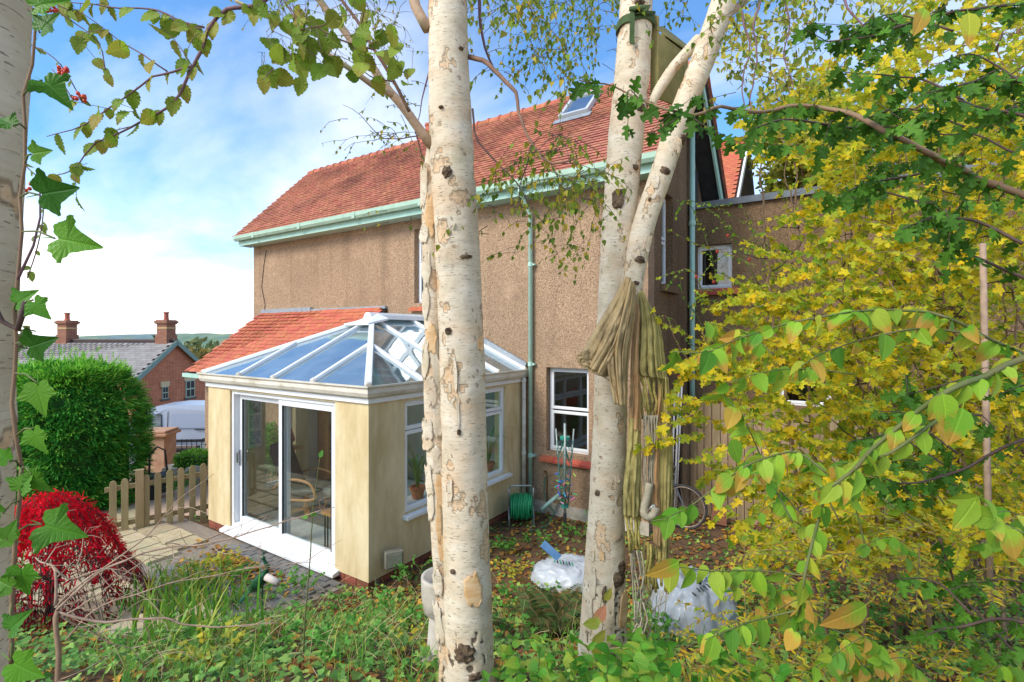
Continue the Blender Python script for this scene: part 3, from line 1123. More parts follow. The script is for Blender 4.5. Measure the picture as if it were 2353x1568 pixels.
# conservatory rainwater pipe
b = MB()
cxp, cyp = CX1 + .075, CY1 - .13
b.tube([(cxp, cyp, gz0 + .02), (cxp, cyp, .15)], .034, 10)
rp = b.build('rain_pipe', M['cream'], con, smooth=True)
for z in (gz0 - .06, .9):
    MB().lathe((cxp, cyp, z), [(.035, 0), (.043, .003), (.043, .05), (.035, .053)], 10).build('collar', M['cream'], rp)

# --------------------------------------------------------------- inside the conservatory
wood = pm('light_wood', hx('b27a45'), hx('c48f57'), scale=8, rough=.5, stretch=(1, 6, 6))
cush = pm('dark_leather', hx('2f3330'), hx('454a45'), scale=8, rough=.5, bump=.3, bscale=20)
def spline_(q):
    out = []
    q = [q[0]] + list(q) + [q[-1]]
    for i in range(1, len(q) - 2):
        a, b, c, d = q[i - 1:i + 3]
        for k in range(5):
            t = k / 5
            out.append(.5 * ((2 * b) + (c - a) * t + (2 * a - 5 * b + 4 * c - d) * t * t + (3 * b - a - 3 * c + d) * t ** 3))
    return out + [q[-1]]


ac = thing('armchair', 'bentwood armchair with dark cushions inside the sliding door', 'armchair', (-7.5, 5.15, .042))
ox, oy = -7.5, 5.15
def rotp(pts, ang, o):
    c, s = math.cos(ang), math.sin(ang)
    return [Vector((o[0] + p[0] * c - p[1] * s, o[1] + p[0] * s + p[1] * c, p[2])) for p in pts]
ang = R(25)
def cushion(path, w, th, nm):
    b = MB()
    n = len(path)
    vs = []
    for (a, z, nx, nz_) in path:
        for (ww, tt) in ((-w, 0), (-w * .95, th), (w * .95, th), (w, 0), (w * .95, -th * .6), (-w * .95, -th * .6)):
            vs.append((a + nx * tt, ww, z + nz_ * tt))
    b.add(rotp(vs, ang, (ox, oy)), [(i * 6 + k, i * 6 + (k + 1) % 6, (i + 1) * 6 + (k + 1) % 6, (i + 1) * 6 + k) for i in range(n - 1) for k in range(6)] + [tuple(range(6))[::-1], tuple((n - 1) * 6 + k for k in range(6))])
    return b.build(nm, cush, ac, smooth=True)
cushion([(.34, .43, 0, 1), (.3, .46, 0, 1), (.1, .44, 0, 1), (-.1, .42, 0, 1), (-.22, .42, 0, 1)], .29, .06, 'seat')
cushion([(-.2, .44, 1, .2), (-.3, .65, .9, .3), (-.4, .9, .9, .3), (-.46, 1.08, .95, .25), (-.47, 1.2, .8, .4)], .27, .06, 'backrest')
for s in (-1, 1):
    pts = rotp([(-.38, s * .34, .5), (-.25, s * .34, .62), (0, s * .34, .67), (.24, s * .34, .62), (.34, s * .34, .48), (.3, s * .34, .36), (-.2, s * .34, .34)], ang, (ox, oy))
    MB().tube(spline_(pts), .024, 6).build('armrest', wood, ac, smooth=True)
MB().tube([(ox, oy, .35), (ox, oy, .12)], .045, 8).build('pedestal', wood, ac)
for k in range(4):
    a = ang + k * math.pi / 2 + .6
    MB().bar((ox, oy, .11), (ox + .32 * math.cos(a), oy + .32 * math.sin(a), .065), .07, .04).build('foot', wood, ac)
fs = thing('footstool', 'grey padded footstool with wooden base right of the armchair', 'footstool', (-6.95, 5.45, .042))
MB().obox((-6.95, 5.45, .42), Vector((.26, .08, .02)), Vector((-.07, .22, 0)), Vector((0, 0, .08))).build('cushion', pm('grey_leather', hx('6f726a'), hx('84877e'), scale=8, rough=.5, bump=.3, bscale=14), fs, bevel=.05)
for s in (-1, 1):
    MB().tube([(-7.2, 5.45 + s * .18, .06), (-7.1, 5.45 + s * .2, .3), (-6.9, 5.48 + s * .2, .33), (-6.75, 5.5 + s * .18, .06)], .02, 6).build('leg', wood, fs)
st = thing('side_table', 'small wooden table on thin black legs just inside the glass', 'table', (-5.85, 4.55, .042))
box('table_top', wood, st, -6.08, -5.6, 4.4, 4.75, .5, .54, bevel=.006)
for x in (-6.04, -5.98, -5.65):
    for y in (4.44, 4.7):
        MB().tube([(x, y, .045), (x, y, .5)], .011, 6).build('leg', M['black'], st)
bs = thing('bookcase', 'tall pine bookcase with ornaments against the far inner wall', 'bookcase', (-8.15, 6.45, .042))
for y in (5.95, 6.9):
    box('side_panel', wood, bs, -8.3, -8.0, y, y + .035, .045, 1.85)
for z in (.1, .5, .9, 1.3, 1.62, 1.83):
    box('shelf', wood, bs, -8.3, -8.0, 5.985, 6.9, z, z + .025)
box('back_panel', pm('dark_blue', hx('3b3f52'), hx('4b4f63'), scale=9), bs, -8.315, -8.302, 5.95, 6.93, .045, 1.85)
books = ['8a3b3b', '3d5b7a', 'b0894a', '4d6b4a', 'c9c2b0', '6b4a6b']
bnames = ['dark red', 'slate blue', 'tan', 'dull green', 'cream', 'purple']
for zi, z in enumerate((.525, .925, 1.325)):
    y = 6.02
    for k in range(9):
        w, h = random.uniform(.035, .065), random.uniform(.18, .27)
        ci = (k * 5 + zi * 2) % 6
        o_ = MB().box(-8.26, -8.06, y, y + w, z + .002, z + h).build('book', pm('book_cover_%d_%d' % (zi, k), hx(books[ci]), rough=.6), base=(-8.16, y, z))
        tag(o_, '%s upright book, %s along the %s bookcase shelf' % (bnames[ci], ['first', 'second', 'third', 'fourth', 'fifth', 'sixth', 'seventh', 'eighth', 'ninth'][k], ['low', 'middle', 'upper'][zi]), 'book', 'books on the shelves')
        y += w + random.uniform(0, .03)
vs_ = MB().lathe((-8.12, 6.2, 1.647), [(.05, 0), (.1, .06), (.11, .1), (.07, .14), (.04, .16), (.05, .17)], 12).build('red_vase', pm('red_glaze', hx('a83b32'), rough=.2), base=(-8.12, 6.2, 1.647), smooth=True)
tag(vs_, 'round red vase on the top shelf of the bookcase', 'vase')
pf = thing('picture_frame', 'tall pale frame holding three small photographs on far inner wall', 'picture', (-8.31, 4.74, 1.2))
box('frame', M['plaster'], pf, -8.318, -8.29, 4.6, 4.84, 1.1, 1.95)
for k, c in enumerate(('5d7f96', '7d8c92', '4f4a46')):
    box('photograph', pm('photo_%d' % k, hx(c), hx('c7d0d2'), scale=14, rough=.3), pf, -8.289, -8.28, 4.63, 4.81, 1.16 + k * .26, 1.38 + k * .26)
box('wall_lining', pm('lining_plaster', hx('b5ad98'), hx('c0b8a4'), scale=2, rough=.9), con, CX0 + .242, CX0 + .246, 5.75, CY1 - .06, .04, 2.3)
lampb = thing('red_cushion', 'dusky red cushion propped inside the left door glass', 'cushion', (-8.0, 4.75, .9))
MB().obox((-8.12, 5.2, 1.2), Vector((.04, .03, 0)), Vector((-.06, .12, .05)), Vector((0, -.04, .12))).build('pad', pm('dusky_red', hx('a5564c'), hx('b0685c'), scale=9, rough=.9), lampb, bevel=.03)
MB().box(-8.28, -7.95, 5.0, 5.4, 1.0, 1.03).build('shelf_bracket', wood, lampb)
# plant pots on the side window sill
terr = pm('terracotta', hx('b0694a'), hx('c07d5c'), scale=8, rough=.85)
leafgreen = pm('houseplant_green', hx('4f7a3a'), hx('6f9a50'), scale=6, rough=.5)
for (y, hgt, lab) in ((5.28, .17, 'terracotta pot with spiky plant on sill left of the near trunk'), (7.0, .15, 'terracotta pot on sill right of the near trunk')):
    t = thing('potted_plant', lab, 'potted plant', (CX1 - .33, y, .665))
    MB().lathe((CX1 - .33, y, .665), [(.075, 0), (.1, hgt * .8), (.115, hgt * .8), (.115, hgt), (.095, hgt), (.09, hgt - .03)], 16).build('pot', terr, t, smooth=False)
    for k in range(11):
        a = k * 2.4
        l_ = random.uniform(.4, .85)
        b = MB()
        p0 = Vector((CX1 - .33, y, .665 + hgt - .03))
        di = Vector((math.cos(a), math.sin(a), 0))
        q = [p0, p0 + di * l_ * .18 + UP * l_ * .6, p0 + di * l_ * .42 + UP * l_ * .85, p0 + di * l_ * .7 + UP * l_ * .75]
        sdv = di.cross(UP)
        ws = (.012, .016, .012, .001)
        vs = []
        for pp, w in zip(q, ws):
            vs += [pp - sdv * w, pp + sdv * w]
        b.add(vs, [(0, 1, 3, 2), (2, 3, 5, 4), (4, 5, 7, 6)]).build('leaf', leafgreen, t, smooth=True)
box('inner_ledge', M['white'], con, CX1 - .5, CX1 - .245, SW[0], SW[1], .62, .66)
# floodlight on the side wall
fl = thing('floodlight', 'grey boxy floodlight fixed low on the yellow side wall', 'floodlight', (CX1 + .02, 4.37, .25))
fx = CX1 + .14
MB().box(CX1 + .001, CX1 + .06, 4.42, 4.52, .2, .3).build('bracket', pm('grey_cast', hx('77756d'), rough=.6), fl)
bo = MB().obox((fx, 4.37, .25), Vector((.05, -.03, 0)), Vector((.05, .1, 0)), Vector((0, 0, .1))).build('housing', pm('housing_grey', hx('6f6c60'), hx('85816f'), scale=9, rough=.6), fl, bevel=.012)
MB().obox((fx + .051, 4.34, .25), Vector((.004, -.003, 0)), Vector((.04, .08, 0)), Vector((0, 0, .078))).build('lens', pm('lens', hx('a9a68f'), hx('8e8b72'), rough=.25), fl)
# ------------------------------------------------------------------ far background
def axes(ang):
    return Vector((math.cos(ang), math.sin(ang), 0)), Vector((-math.sin(ang), math.cos(ang), 0))


def camv(x, d):                       # camera-aligned horizontal vector
    return RT * x + FW * d


# wooded hills on the horizon
hillm = pm('wooded_hill', hx('5f7a5c'), hx('8a9a6a'), scale=.02, rough=1, detail=8, dirt=hx('6f8598'), dscale=.004, dpos=(.4, .7))
for nm, d0, hgt, ph, zb in (('hill', 900, 2, .3, -150), ('hill', 1900, 0, 2.1, -160)):
    b = MB()
    def fn(s, t, d0=d0, hgt=hgt, ph=ph, zb=zb):
        x = (-1.6 + s * 1.9) * d0
        top = hgt + d0 * .006 * math.sin(x / d0 * 7 + ph) + d0 * .004 * mnoise.noise(Vector((x / d0 * 16, ph, 0))) + d0 * .0012 * mnoise.noise(Vector((x / d0 * 120, ph, 0)))
        prof = math.sin(t * math.pi / 2)
        p = camv(x, d0 * (1 + .5 * t))
        return (p.x, p.y, zb + (top - zb) * prof + d0 * .004 * mnoise.noise(Vector((s * 60, t * 20, ph))) * (1 - t))
    b.grid(fn, 160, 14)
    tag(b.build(nm, hillm, smooth=True), kind='structure')

# neighbour's brick house
nb = thing('brick_cottage', 'red brick cottage with grey slate roof and two chimneys beyond the drive', 'house', camv(-24, 34) + Vector((0, 0, -3.4)))
e2 = camv(.165, 1).normalized()              # along the gable
e1 = camv(-1, .165).normalized()             # along the ridge, to the left
c0 = camv(-.746 * 30, 30)
GWD = 5.3
zg, ze_, za_ = -3.6, .55, 2.55
brick = brickmat('red_brick', hx('cc7c56'), hx('b86a48'), hx('d0b498'))
slate = pm('slate', hx('8a8580'), hx('9c958e'), scale=3, rough=.8, bump=.3, bscale=8, var=.14, dirt=hx('7d6f62'), dscale=.8)


def npt(a, b_, z):
    return c0 + e2 * a + e1 * b_ + Vector((0, 0, z))


LEN = 10.5
b = MB()
b.prism([npt(0, 0, zg), npt(GWD, 0, zg), npt(GWD, 0, ze_), npt(GWD / 2, 0, za_), npt(0, 0, ze_)], e1 * LEN)
b.build('wall', brick, nb)
nroof = part('roof', nb)
for s in (0, 1):
    a0, a1 = (-.25, GWD / 2) if s == 0 else (GWD + .25, GWD / 2)
    lo = ze_ - .25 * (za_ - ze_) / (GWD / 2)
    P0, P1 = npt(a0, -.25, lo), npt(a1, -.25, za_)
    nn = (P1 - P0).cross(e1).normalized()
    if nn.z < 0: nn = -nn
    MB().prism([P0 + nn * .02, P1 + nn * .02, P1 + nn * .1, P0 + nn * .1], e1 * (LEN + .4)).build('roof_slope', M['deck'], nroof)
    sd = (P1 - P0).normalized()
    Ms = []
    if s == 0:
        for j in range(15):
            for i in range(27):
                Ms.append(frame4(P0 + sd * (j * .22) + e1 * (.2 + (i + .5 * (j % 2)) * .4) + nn * .13, e1 * .39, (sd - nn * .1) * .26, nn * .025))
        pieces(nroof, 'slate', 'slates_far', tileT, Ms, slate)
    MB().prism([P0 - nn * .16 - e1 * .05, P1 - nn * .16 - e1 * .05, P1 + nn * .11 - e1 * .05, P0 + nn * .11 - e1 * .05], e1 * .06).build('barge_board', pm('sage_paint', hx('7d9a90'), rough=.6), nroof)
MB().bar(npt(GWD / 2, -.2, za_ + .13), npt(GWD / 2, LEN, za_ + .13), .25, .1).build('ridge_tiles', pm('dark_ridge', hx('6b5f58')), nroof)
for bb in (.55, 8.2):
    c = npt(GWD / 2, bb, 0)
    m_ = MB()
    for (w, z0, z1) in ((.42, za_ - .5, za_ + .45), (.36, za_ + .45, za_ + 1.15), (.42, za_ + 1.15, za_ + 1.22), (.47, za_ + 1.22, za_ + 1.36), (.4, za_ + 1.36, za_ + 1.42)):
        m_.obox(c + Vector((0, 0, (z0 + z1) / 2)), e1 * w, e2 * w, Vector((0, 0, (z1 - z0) / 2)))
    cc = m_.build('chimney', brickmat('chimney_brick_far', hx('a5694c'), hx('8d5741'), hx('a08f7e')), nroof)
    MB().obox(c + Vector((0, 0, za_ + .9)), e1 * .375, e2 * .375, Vector((0, 0, .05))).build('brick_band', pm('buff_brick', hx('c3a574'), rough=.9), cc)
    MB().lathe(c + Vector((0, 0, za_ + 1.42)), [(.17, 0), (.14, .1), (.13, .42), (.17, .45), (.17, .52), (.1, .52)], 10).build('chimney_pot', M['ridge'], cc)
buff = pm('buff_stone', hx('cdbb8e'), hx('d8c9a2'), scale=4, rough=.9)
nglass = glassmat('far_glass', (.3, .33, .33), base=.15)
sage = pm('sage_frame', hx('a9bcab'), rough=.6)
for (a, z0, z1, w) in ((1.95, -1.05, -.28, .42), (3.95, -1.2, -.05, .75), (GWD - .1, -1.0, .0, .5)):
    if a > GWD - .3: continue
    o_ = npt(a, 0, (z0 + z1) / 2) - e1 * .03
    f = MB().obox(o_, e2 * w / 2, e1 * .04, Vector((0, 0, (z1 - z0) / 2))).build('window', sage, nb)
    for s in (-1, 1):
        for t in (-1, 1):
            MB().obox(o_ - e1 * .035 + e2 * s * w * .23 + Vector((0, 0, t * (z1 - z0) * .24)), e2 * w * .19, e1 * .012, Vector((0, 0, (z1 - z0) * .2))).build('pane', nglass if 0 else pm('dim_pane', hx('3c4644'), rough=.1), f)
    MB().obox(npt(a, 0, z1 + .16) - e1 * .03, e2 * (w / 2 + .12), e1 * .04, Vector((0, 0, .16))).build('lintel', buff, f)
    MB().obox(npt(a, 0, z0 - .07) - e1 * .05, e2 * (w / 2 + .1), e1 * .07, Vector((0, 0, .06))).build('sill', pm('dark_sill', hx('5b5a58')), f)
for k in range(2):
    MB().obox(npt(GWD / 2, 0, -1.95 + k * .16) - e1 * .015, e2 * GWD / 2, e1 * .02, Vector((0, 0, .07))).build('brick_band', buff, nb)

# silver van parked in the road (faces left)
vc = camv(-13.2, 20)
vf, vs_ = axes(math.atan2((camv(-1, -.1)).y, (camv(-1, -.1)).x))   # forward, left side
vz = gz(vc.x, vc.y)
van = thing('parked_van', 'silver panel van parked beyond the brick pier', 'van', vc + Vector((0, 0, vz)))
silver = pm('silver_paint', hx('a9adb8'), hx('b4b8c2'), scale=1, rough=.3, metal=.4, spec=.6)
near = -vs_ if (-vs_).dot(FW) < 0 else vs_


def vp(l, w, z):
    return vc + vf * l + near * w + Vector((0, 0, vz + z))


prof = [(2.25, .35), (2.3, .7), (2.2, .95), (1.45, 1.16), (.85, 1.72), (.6, 1.84), (0, 1.9), (-2.1, 1.88), (-2.2, 1.7), (-2.25, .4)]
secs = [(.0, .9), (.62, .96), (.95, .93)]
b = MB()
ringw = [(-.78, 1.0), (.78, 1.0)]
n = len(prof)
rows_ = []
for w, k in ((-.92, .86), (-.9, 1.0), (.9, 1.0), (.92, .86)):
    rows_.append([vp(l * (1 if abs(w) < .91 else 1), w * (1 - .16 * max(0, (z - .95))), z if k == 1 else .35 + (z - .35) * .93) for l, z in prof])
for A, B in zip(rows_, rows_[1:]):
    b.add(A + B, [(i, (i + 1) % n, n + (i + 1) % n, n + i) for i in range(n)])
b.add(rows_[0], [tuple(range(n))])
b.add(rows_[-1], [tuple(range(n))[::-1]])
body = b.build('body', silver, van, bevel=.03)


def side_panel(nm, pts, mat, lift, par, th=.01):
    q = []
    for l, z in pts:
        w = .92 * (1 - .16 * max(0, z - .95)) + lift
        q.append(vp(l, w, z))
    return MB().prism(q, near * th).build(nm, mat, par)


vglass = glassmat('van_glass', (.25, .3, .32), base=.25)
blk = M['black']
sw = side_panel('side_window', [(1.2, 1.1), (.82, 1.45), (.7, 1.58), (.25, 1.6), (.22, 1.08)], pm('tinted_glass', hx('3d4347'), hx('7a7f7c'), scale=3, rough=.08), .004, van)
side_panel('side_panel', [(-.15, 1.05), (-.15, 1.58), (-2.0, 1.56), (-2.0, 1.05)], pm('silver_recess', hx('9a9eaa'), rough=.35, metal=.4), .004, van)
side_panel('door_seam', [(.02, .45), (.02, 1.68), (.0, 1.68), (.0, .45)], blk, .006, van, .004)
side_panel('slide_rail', [(-1.0, .96), (-1.0, 1.0), (-2.2, 1.0), (-2.2, .96)], blk, .006, van)
side_panel('door_handle', [(.22, .93), (.22, .98), (.42, .98), (.42, .93)], blk, .01, van, .03)
side_panel('rub_strip', [(-2.2, .52), (-2.2, .62), (1.7, .62), (1.7, .52)], blk, .01, van, .02)
MB().prism([vp(1.43, -.76, 1.2), vp(1.43, .76, 1.2), vp(.9, .74, 1.7), vp(.9, -.74, 1.7)], vf * .02 + Vector((0, 0, .02))).build('windscreen', pm('windscreen_glass', hx('50585c'), hx('8d9699'), scale=2, rough=.06), van)
MB().obox(vp(1.15, .98, 1.12), vf * .06, near * .09, Vector((0, 0, .09))).build('door_mirror', silver, van, bevel=.03)
MB().obox(vp(2.2, .66, .82), vf * .06, near * .17, Vector((0, 0, .09))).build('headlight', pm('headlamp', hx('d8dcdf'), rough=.1), van)
for l in (1.45, -1.4):
    for s in (1, -1):
        c = vp(l, s * .8, .33)
        wv = MB().lathe(c - near * .1, [(.2, 0), (.33, .01), (.34, .05), (.34, .16), (.33, .2), (.2, .21)], 20, near).build('tyre', blk, van)
        MB().lathe(c + near * (.095 * s), [(.2, 0), (.2, .02), (.05, .035)], 14, near * s).build('rim', M['grey_metal'], wv)

# brick pier, railings, box hedge and rubble wall across the drive
pc = P(365, 1045, 12)
gzp = gz(pc.x, pc.y)
pier = thing('gate_pier', 'squat brick gate pier with stone cap in front of the van', 'gate pier', (pc.x, pc.y, gzp))
pa, pb = axes(TH + .12)
MB().obox((pc.x, pc.y, gzp + .45), pa * .26, pb * .26, Vector((0, 0, .47))).build('shaft', pm('rendered_pier', hx('b58a6e'), hx('c7a68a'), scale=5, rough=.95, bump=.5, bscale=22, dirt=hx('9c7a5f'), dscale=3), pier, bevel=.01)
MB().obox((pc.x, pc.y, gzp + .955), pa * .34, pb * .34, Vector((0, 0, .035))).obox((pc.x, pc.y, gzp + 1.02), pa * .3, pb * .3, Vector((0, 0, .03))).build('cap', pm('sandstone_cap', hx('b98a6c'), hx('c79c7c'), scale=6, rough=.95), pier, bevel=.02)
rl = thing('iron_railings', 'low black iron railings beside the gate pier', 'railings', (pc.x, pc.y, gzp))
for k in range(14):
    q = pc + camv(.45 + k * .12, .15)
    MB().tube([(q.x, q.y, gzp + .02), (q.x, q.y, gzp + .78)], .009, 5).build('bar', blk, rl)
for z in (.12, .66):
    a_, b2 = pc + camv(.3, .15), pc + camv(2.1, .15)
    MB().bar((a_.x, a_.y, gzp + z), (b2.x, b2.y, gzp + z), .03, .012).build('rail', blk, rl)
rub = thing('rubble_wall', 'low rubble stone wall below the box hedge', 'wall', P(420, 1080, 10.8))
Ms = []
for k in range(70):
    u = random.uniform(378, 490)
    p = P(u, 0, 10.9 + random.uniform(-.15, .15))
    z = gz(p.x, p.y) + random.uniform(0, .34)
    s = random.uniform(.08, .2)
    Ms.append(Matrix.Translation((p.x, p.y, z)) @ Matrix.Rotation(random.uniform(0, 3), 4, 'Z') @ Matrix.Rotation(random.uniform(-.3, .3), 4, 'X') @ Matrix.Diagonal((s * 1.4, s, s * .8, 1)))
pieces(rub, 'stone', 'stones_far', box_tmpl(-.5, .5, -.5, .5, -.5, .5, .16), Ms, pm('rubble', hx('b3a48c'), hx('c6b9a2'), scale=6, rough=.95, var=.15, bump=.4, bscale=14))

# picket fence with gate
pk = thing('picket_fence', 'low weathered picket fence and gate left of the conservatory', 'picket fence', P(320, 1200, 8.1) * 1)
fa, fb = P(240, 1000, 7.75), P(482, 1000, 8.55)
fd = Vector((fb.x - fa.x, fb.y - fa.y, 0))
FL = fd.length
fd.normalize()
fn_ = Vector((-fd.y, fd.x, 0))
if fn_.dot(FW) < 0: fn_ = -fn_
us = [260, 287, 321, 336, 363, 390, 416, 442, 467]


def fpos(u):
    r = ray(u, 770)
    # intersect with the fence line
    A = Vector((fa.x, fa.y, 0))
    den = r.x * fd.y - r.y * fd.x
    t = (A.x * fd.y - A.y * fd.x) / den
    return Vector((r.x * t, r.y * t, 0))


for i, u in enumerate(us):
    p = fpos(u)
    post = (u == 321)
    top = .86 if post else .74 + .012 * i
    w = .055 if post else .046
    bq = MB()
    g0 = gz(p.x, p.y) - .03
    pts = [(-w, g0), (w, g0), (w, top - .05), (w * .6, top - .01), (0, top), (-w * .6, top - .01), (-w, top - .05)]
    if post:
        pts = [(-w, g0), (w, g0), (w, top), (-w, top)]
    bq.prism([p + fd * a + Vector((0, 0, z)) - fn_ * (.035 if not post else .05) for a, z in pts], fn_ * (.022 if not post else .09))
    bq.build('post' if post else 'picket', M['wood_picket'], pk, bevel=.004)
for z0, z1 in ((.60, .655), (.03, .09)):
    a_, b2 = Vector((fa.x, fa.y, z0)), Vector((fb.x, fb.y, z1))
    MB().bar(a_ + fn_ * .013, b2 + fn_ * .013, .035, .075).build('rail', M['wood_picket'], pk, bevel=.004)
# clutter behind the fence: black barrow handle/bin shape
pp = P(350, 1120, 9.6)
wb = thing('garden_cart', 'dark garden cart with curved grey handle behind the picket fence', 'garden cart', (pp.x, pp.y, gz(pp.x, pp.y)))
z = gz(pp.x, pp.y)
MB().add([(pp.x + fd.x * a + fn_.x * c, pp.y + fd.y * a + fn_.y * c, z + h) for h, k in ((.12, .7), (.45, 1)) for a, c in ((-.3 * k, -.2 * k), (.3 * k, -.2 * k), (.3 * k, .2 * k), (-.3 * k, .2 * k))], BOXF).build('tray', M['dark'], wb)
MB().tube([pp + fd * -.05 + Vector((0, 0, z - pp.z + .4)), pp + fd * -.04 + Vector((0, 0, z - pp.z + .85)), pp + fd * .08 + Vector((0, 0, z - pp.z + .98)), pp + fd * .2 + Vector((0, 0, z - pp.z + .9)), pp + fd * .24 + Vector((0, 0, z - pp.z + .4))], .018, 7).build('handle', M['dark'], wb)
MB().lathe(pp + Vector((0, 0, z - pp.z + .13)) - fn_ * .16 , [(.02, -.02), (.13, -.02), (.13, .02), (.02, .02)], 14, fn_).build('wheel', M['black'], wb)

# ------------------------------------------------------------------ close-board fence, airer, bicycle, spade
fy = 9.05
cf_ = thing('board_fence', 'tall weathered close-board fence behind the hammock tree', 'fence', (-.6, fy, -.1))
x = -2.35
while x < 2.6:
    w = random.uniform(.115, .14)
    top = 1.84 + random.uniform(-.02, .02)
    o_ = MB().box(x, x + w - .012, fy + random.uniform(0, .012), fy + .03, -.12, top).build('board', M['wood_fence'], cf_)
    x += w
for z in (.3, 1.5):
    box('rail', M['wood_fence'], cf_, -2.35, 2.6, fy + .032, fy + .08, z, z + .08)
for x in (-2.4, -.1, 2.3):
    box('post', M['wood_fence'], cf_, x, x + .09, fy + .031 + .05, fy + .14, -.12, 1.9)
ai = thing('clothes_airer', 'folded white clothes airer leaning by the fence right of the hammock', 'clothes airer', onY(1556, 1205, 8.5))
aw = pm('airer_white', hx('dcd5d0'), hx('e8e3df'), scale=5, rough=.35)
for u0, u1, yy in ((1551, 1541, 8.55), (1560, 1549, 8.6), (1567, 1552, 8.66)):
    MB().tube([onY(u0, 880, yy), onY(u1, 1198, yy - .25)], .016, 8).build('pole', aw, ai, smooth=True)
for v in (925, 985, 1035, 1090, 1140):
    MB().tube([onY(1490, v, 8.5), onY(1556, v, 8.55)], .008, 6).build('rung', aw, ai, smooth=True)
MB().tube([onY(1492, 890, 8.52), onY(1484, 1195, 8.4)], .014, 8).build('pole', aw, ai, smooth=True)
# bicycle
rim = pm('rusty_rim', hx('8c7365'), hx('a89a90'), scale=20, rough=.45, metal=.4)
bc = P(1572, 1186, 8.0)
bk = thing('bicycle', 'old bicycle leaning on the fence, one wheel showing behind hammock', 'bicycle', (bc.x, bc.y, gz(bc.x, bc.y)))
wy = Vector((1, 0, 0))
bz = gz(bc.x, bc.y) + .36
for k, dx in ((0, 0.0), (1, -1.02)):
    cxw = bc.x + dx
    ctr = Vector((cxw, bc.y, bz))
    ring = [ctr + Vector((math.cos(a), 0, math.sin(a))) * .34 for a in np.linspace(0, 2 * math.pi, 33)]
    ty = MB().tube(ring, .02, 6, caps=False).build('tyre', M['dark'], bk, smooth=True)
    ring = [ctr + Vector((math.cos(a), 0, math.sin(a))) * .315 for a in np.linspace(0, 2 * math.pi, 33)]
    wh = MB().tube(ring, .012, 6, caps=False).build('wheel_rim', rim, bk, smooth=True)
    for a in np.linspace(0, 2 * math.pi, 19)[:-1]:
        MB().tube([ctr, ctr + Vector((math.cos(a), 0, math.sin(a))) * .31], .0025, 3).build('spoke', rim, wh)
    MB().tube([ctr - Vector((0, .04, 0)), ctr + Vector((0, .04, 0))], .02, 8).build('hub', rim, wh)
fr_ = pm('frame_paint', hx('5a5f66'), rough=.4)
A, B, C_, D = Vector((bc.x - 1.02, bc.y, bz)), Vector((bc.x - .58, bc.y, bz - .06)), Vector((bc.x - .75, bc.y, bz + .45)), Vector((bc.x - .2, bc.y, bz + .45))
MB().tube([A, B, D, C_, B], .015, 6).tube([A, C_], .012, 6).tube([D + Vector((-.03, 0, .1)), D, Vector((bc.x, bc.y, bz))], .015, 6).build('frame', fr_, bk)
MB().obox(C_ + Vector((-.02, 0, .12)), Vector((.12, 0, 0)), Vector((0, .06, 0)), Vector((0, 0, .025))).build('saddle', M['black'], bk, bevel=.02)
MB().tube([D + Vector((0, -.25, .12)), D + Vector((-.03, 0, .12)), D + Vector((0, .25, .12))], .011, 6).build('handlebar', M['grey_metal'], bk)
MB().tube([B, B + Vector((.12, -.05, -.1))], .01, 5).obox(B + Vector((.14, -.1, -.1)), Vector((.04, 0, 0)), Vector((0, .04, 0)), Vector((0, 0, .012))).build('pedal', M['grey_metal'], bk)
# spade
sp0 = P(1652, 1240, 8.1)
sg = gz(sp0.x, sp0.y)
spd = thing('garden_spade', 'rusty garden spade standing against the board fence', 'spade', (sp0.x, sp0.y, sg))
MB().add([(sp0.x + a, sp0.y + c, sg + z) for c in (-.008, .008) for a, z in ((-.12, .04), (.12, .04), (.1, .36), (-.1, .36))], [(0, 1, 2, 3)[::-1], (4, 5, 6, 7), (0, 1, 5, 4), (1, 2, 6, 5), (2, 3, 7, 6), (3, 0, 4, 7)]).build('blade', pm('rust', hx('7a4a38'), hx('9a6a50'), scale=9, rough=.9), spd)
MB().tube([(sp0.x, sp0.y, sg + .34), (sp0.x + .02, sp0.y + .2, sg + 1.0)], .018, 7).build('shaft', M['wood_fence'], spd, smooth=True)
MB().tube([(sp0.x - .06, sp0.y + .2, sg + 1.02), (sp0.x + .1, sp0.y + .2, sg + 1.02)], .016, 7).build('handle', M['wood_fence'], spd)

# ------------------------------------------------------------------ hose reel, rotary dryer, tap, rubble bags
hr0 = Vector((-4.42, 7.0, -.09))
hr = thing('hose_reel', 'green garden hose wound on a grey metal reel by the downpipe', 'hose reel', hr0)
hose = pm('green_hose', hx('1f8a55'), hx('2f9c66'), scale=6, rough=.4)
ax_ = Vector((.8, .6, 0))
ctr = hr0 + Vector((0, 0, .27))
hw = MB()
pts = []
for k in range(13 * 16):
    a = k / 16 * 2 * math.pi
    lay = .17 + .018 * math.sin(k * .37) + random.uniform(-.004, .004)
    off = -.14 + .28 * (k / (13 * 16))
    pts.append(ctr + ax_ * off + (ax_.cross(UP) * math.cos(a) + UP * math.sin(a)) * lay)
hw.tube(pts, .0135, 6).build('hose', hose, hr, smooth=True)
pts2 = [p + Vector((0, 0, 0)) for p in [ctr + ax_ * (.14 - .28 * (k / 150)) + (ax_.cross(UP) * math.cos(k * .43) + UP * math.sin(k * .43)) * (.2 + .012 * math.sin(k)) for k in range(150)]]
MB().tube(pts2, .0135, 6).build('hose', hose, hr, smooth=True)
MB().lathe(ctr - ax_ * .16, [(.05, 0), (.12, .01), (.12, .31), (.05, .32)], 14, ax_).build('drum', pm('drum_green', hx('1d6e4a'), rough=.5), hr)
